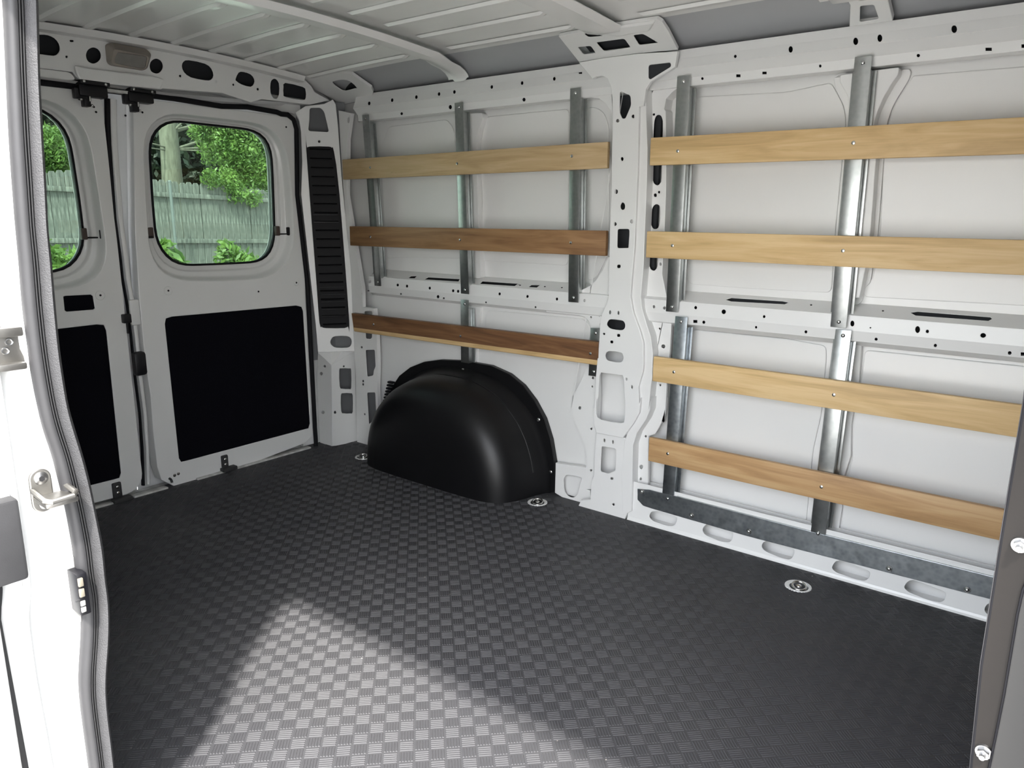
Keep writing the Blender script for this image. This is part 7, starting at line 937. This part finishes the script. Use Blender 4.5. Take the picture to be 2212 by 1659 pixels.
def foliage(name, blobs, n, size, mat, parent, seed):
    rg = np.random.default_rng(seed)
    wts = np.array([b[3]**2 for b in blobs]); wts /= wts.sum()
    idx = rg.choice(len(blobs), n, p=wts); B = np.array(blobs)[idx]
    d = rg.normal(size=(n,3)); d /= np.linalg.norm(d, axis=1)[:,None]
    r = rg.random(n)**.45
    C = B[:,:3] + d*(r*B[:,3])[:,None]
    u = rg.normal(size=(n,3)); u /= np.linalg.norm(u, axis=1)[:,None]; u[:,2] -= .25
    v = np.cross(u, rg.normal(size=(n,3))); v /= np.linalg.norm(v, axis=1)[:,None]
    s = size*(.6+.8*rg.random(n))[:,None]
    V = np.stack([C-u*s, C+v*s*.42, C+u*s, C-v*s*.42], 1).reshape(-1,3)
    me = bpy.data.meshes.new(name); F4 = np.arange(4*n, dtype=np.int32)
    me.vertices.add(4*n); me.vertices.foreach_set('co', V.ravel()); me.loops.add(4*n); me.loops.foreach_set('vertex_index', F4)
    me.polygons.add(n); me.polygons.foreach_set('loop_start', np.arange(0,4*n,4,dtype=np.int32)); me.polygons.foreach_set('loop_total', np.full(n,4,dtype=np.int32))
    me.update(calc_edges=True)
    o = link(name, me, mat, parent, 0); o['kind'] = 'stuff'; return o
def bark(name, a, b_):
    m, nt, b = nmat(name); v = coords(nt, (6,6,1.5)); h = noise(nt, v, 3, 5, .65)
    nt.links.new(ramp(nt, h, [(.3,a), (.7,b_)]), b.inputs['Base Color']); b.inputs['Roughness'].default_value = .9; bump(nt, b, h, .5, .02); return m
BARK = bark('pale_bark', (.075,.075,.055), (.16,.16,.125))
BARKD = bark('dark_bark', (.05,.042,.035), (.10,.085,.07))
# bare conifer trunk in the right window
tr = empty('old_tree', (-18,9.57,-.53), label='pale grey tree trunk with bare side branches behind the fence', cat='tree')
MB().tube([(-18,9.57,-.6), (-18,9.57,1.9), (-18,9.58,2.6), (-18,9.56,4.0), (-18.1,9.6,7.5)], [.27,.235,.215,.20,.12], 14).build('trunk', BARK, tr, 60)
for (pts, r) in (([(-17.9,9.75,2.62), (-17.7,10.6,2.95), (-17.6,11.2,3.05)], .035), ([(-17.9,9.75,2.60), (-17.6,10.4,2.66), (-17.5,11.2,2.85)], .024), ([(-17.9,9.75,2.58), (-17.5,10.5,2.56), (-17.4,11.0,2.68)], .018),
                 ([(-17.9,9.7,3.0), (-17.6,10.6,3.35), (-17.5,11.6,3.7)], .045), ([(-17.9,9.6,2.95), (-17.7,9.85,3.25), (-17.6,9.95,3.5)], .03), ([(-17.9,9.4,2.62), (-17.6,8.9,2.66), (-17.5,8.3,2.74)], .022), ([(-17.9,9.4,2.55), (-17.6,8.9,2.55), (-17.5,8.3,2.62)], .018)):
    MB().tube(pts, [r, r*.7, r*.3], 8).build('branch', BARK, tr, 60)
def tree(name, label, base, trunk_h, blobs, n, size, mat, seed, r=.12):
    t = empty(name, base, label=label, cat='tree')
    b = Vector(base); MB().tube([b, b+Vector((.05,.05,trunk_h*.5)), b+Vector((0,.1,trunk_h))], [r, r*.8, r*.4], 10).build('trunk', BARKD, t, 60)
    foliage('foliage', blobs, n, size, mat, t, seed); return t
tree('leafy_tree', 'bright green leafy tree overhanging the fence on the right', (-16.1,10.6,-.53), 2.6,
     [(-15.4,9.2,2.45,.42), (-15.4,9.7,2.5,.55), (-15.5,9.3,2.95,.45), (-15.4,10.1,2.2,.55), (-15.4,9.75,1.85,.42), (-15.0,9.15,1.82,.28), (-14.9,8.75,1.80,.22), (-14.9,9.3,1.55,.25), (-15.6,10.2,3.0,.8), (-14.9,9.7,1.45,.22), (-15.4,8.85,2.75,.22), (-15.4,8.95,3.1,.3), (-15.5,9.6,3.3,.6), (-15.5,10.6,2.6,.6), (-15.2,10.3,1.6,.35)], 20000, .040, BRIGHT, 5)
tree('leafy_tree', 'green leafy tree above the fence in the left window', (-16.1,5.9,-.53), 2.4,
     [(-15.4,6.0,2.25,.42), (-15.4,5.5,2.35,.5), (-15.4,6.15,1.95,.28), (-15.4,5.8,1.85,.3), (-15.5,6.3,2.35,.18), (-15.3,5.4,1.8,.4)], 8000, .042, BRIGHT, 6)
tree('shade_tree', 'dim green tree in shade at the right end of the fence', (-16.4,12.6,-.53), 2.2, [(-16.1,12.4,1.9,.7), (-16.2,12.9,2.4,.9), (-16.0,11.8,1.7,.5)], 2600, .08, MIDG, 8)
for i, (y, x, lab) in enumerate(((4.5,-24,'dark conifer far behind the fence in the left window'), (9.0,-23.5,'dark conifer filling the gap left of the pale trunk'), (13.5,-24,'dark conifer far behind, right of the pale trunk'), (18.5,-25,'dark conifer farthest to the right behind the leafy tree'))):
    tree('dark_conifer', lab, (x,y,-.53), 9.0, [(x,y,1.0,2.6), (x,y+1.8,3.0,2.5), (x,y-1.5,3.2,2.5), (x,y,5.0,2.6), (x,y+1.5,6.5,2.2), (x,y-1.5,7.2,2.2), (x,y,9.0,2.0), (x+.4,y-2.2,1.0,1.9), (x+.4,y+2.2,1.0,1.9)], 16000, .17, DARKG, 20+i, .25)
def bush(label, blobs, n, size, mat, seed):
    b = empty('bush', (blobs[0][0], blobs[0][1], -.53), label=label, cat='bush')
    c = Vector(blobs[0][:3])
    for k in range(4): MB().tube([(blobs[0][0],blobs[0][1]+.05*k,-.53), (c.x+.1*(k-1.5),c.y+.12*(k-1.5),c.z)], [.02,.008], 6).build('stem', BARKD, b, 60)
    foliage('foliage', blobs, n, size, mat, b, seed)
bush('bright green bush growing below the middle of the fence', [(-13.6,8.35,.10,.42), (-13.6,8.2,.42,.22), (-13.5,8.6,.0,.35)], 900, .075, BRIGHT, 31)
bush('broad-leaved weed with bright leaves at the bottom of the right window', [(-13.1,9.05,.02,.26), (-13.1,9.2,.12,.16)], 200, .13, BRIGHT, 32)
bush('green sprig at the lower left corner of the right window', [(-13.2,6.85,.28,.25), (-13.2,6.75,.55,.16), (-13.2,6.95,.05,.25)], 240, .11, BRIGHT, 33)
bush('bright bush at the bottom of the left window', [(-13.4,5.3,.12,.45), (-13.4,4.8,.2,.5)], 900, .09, BRIGHT, 34)
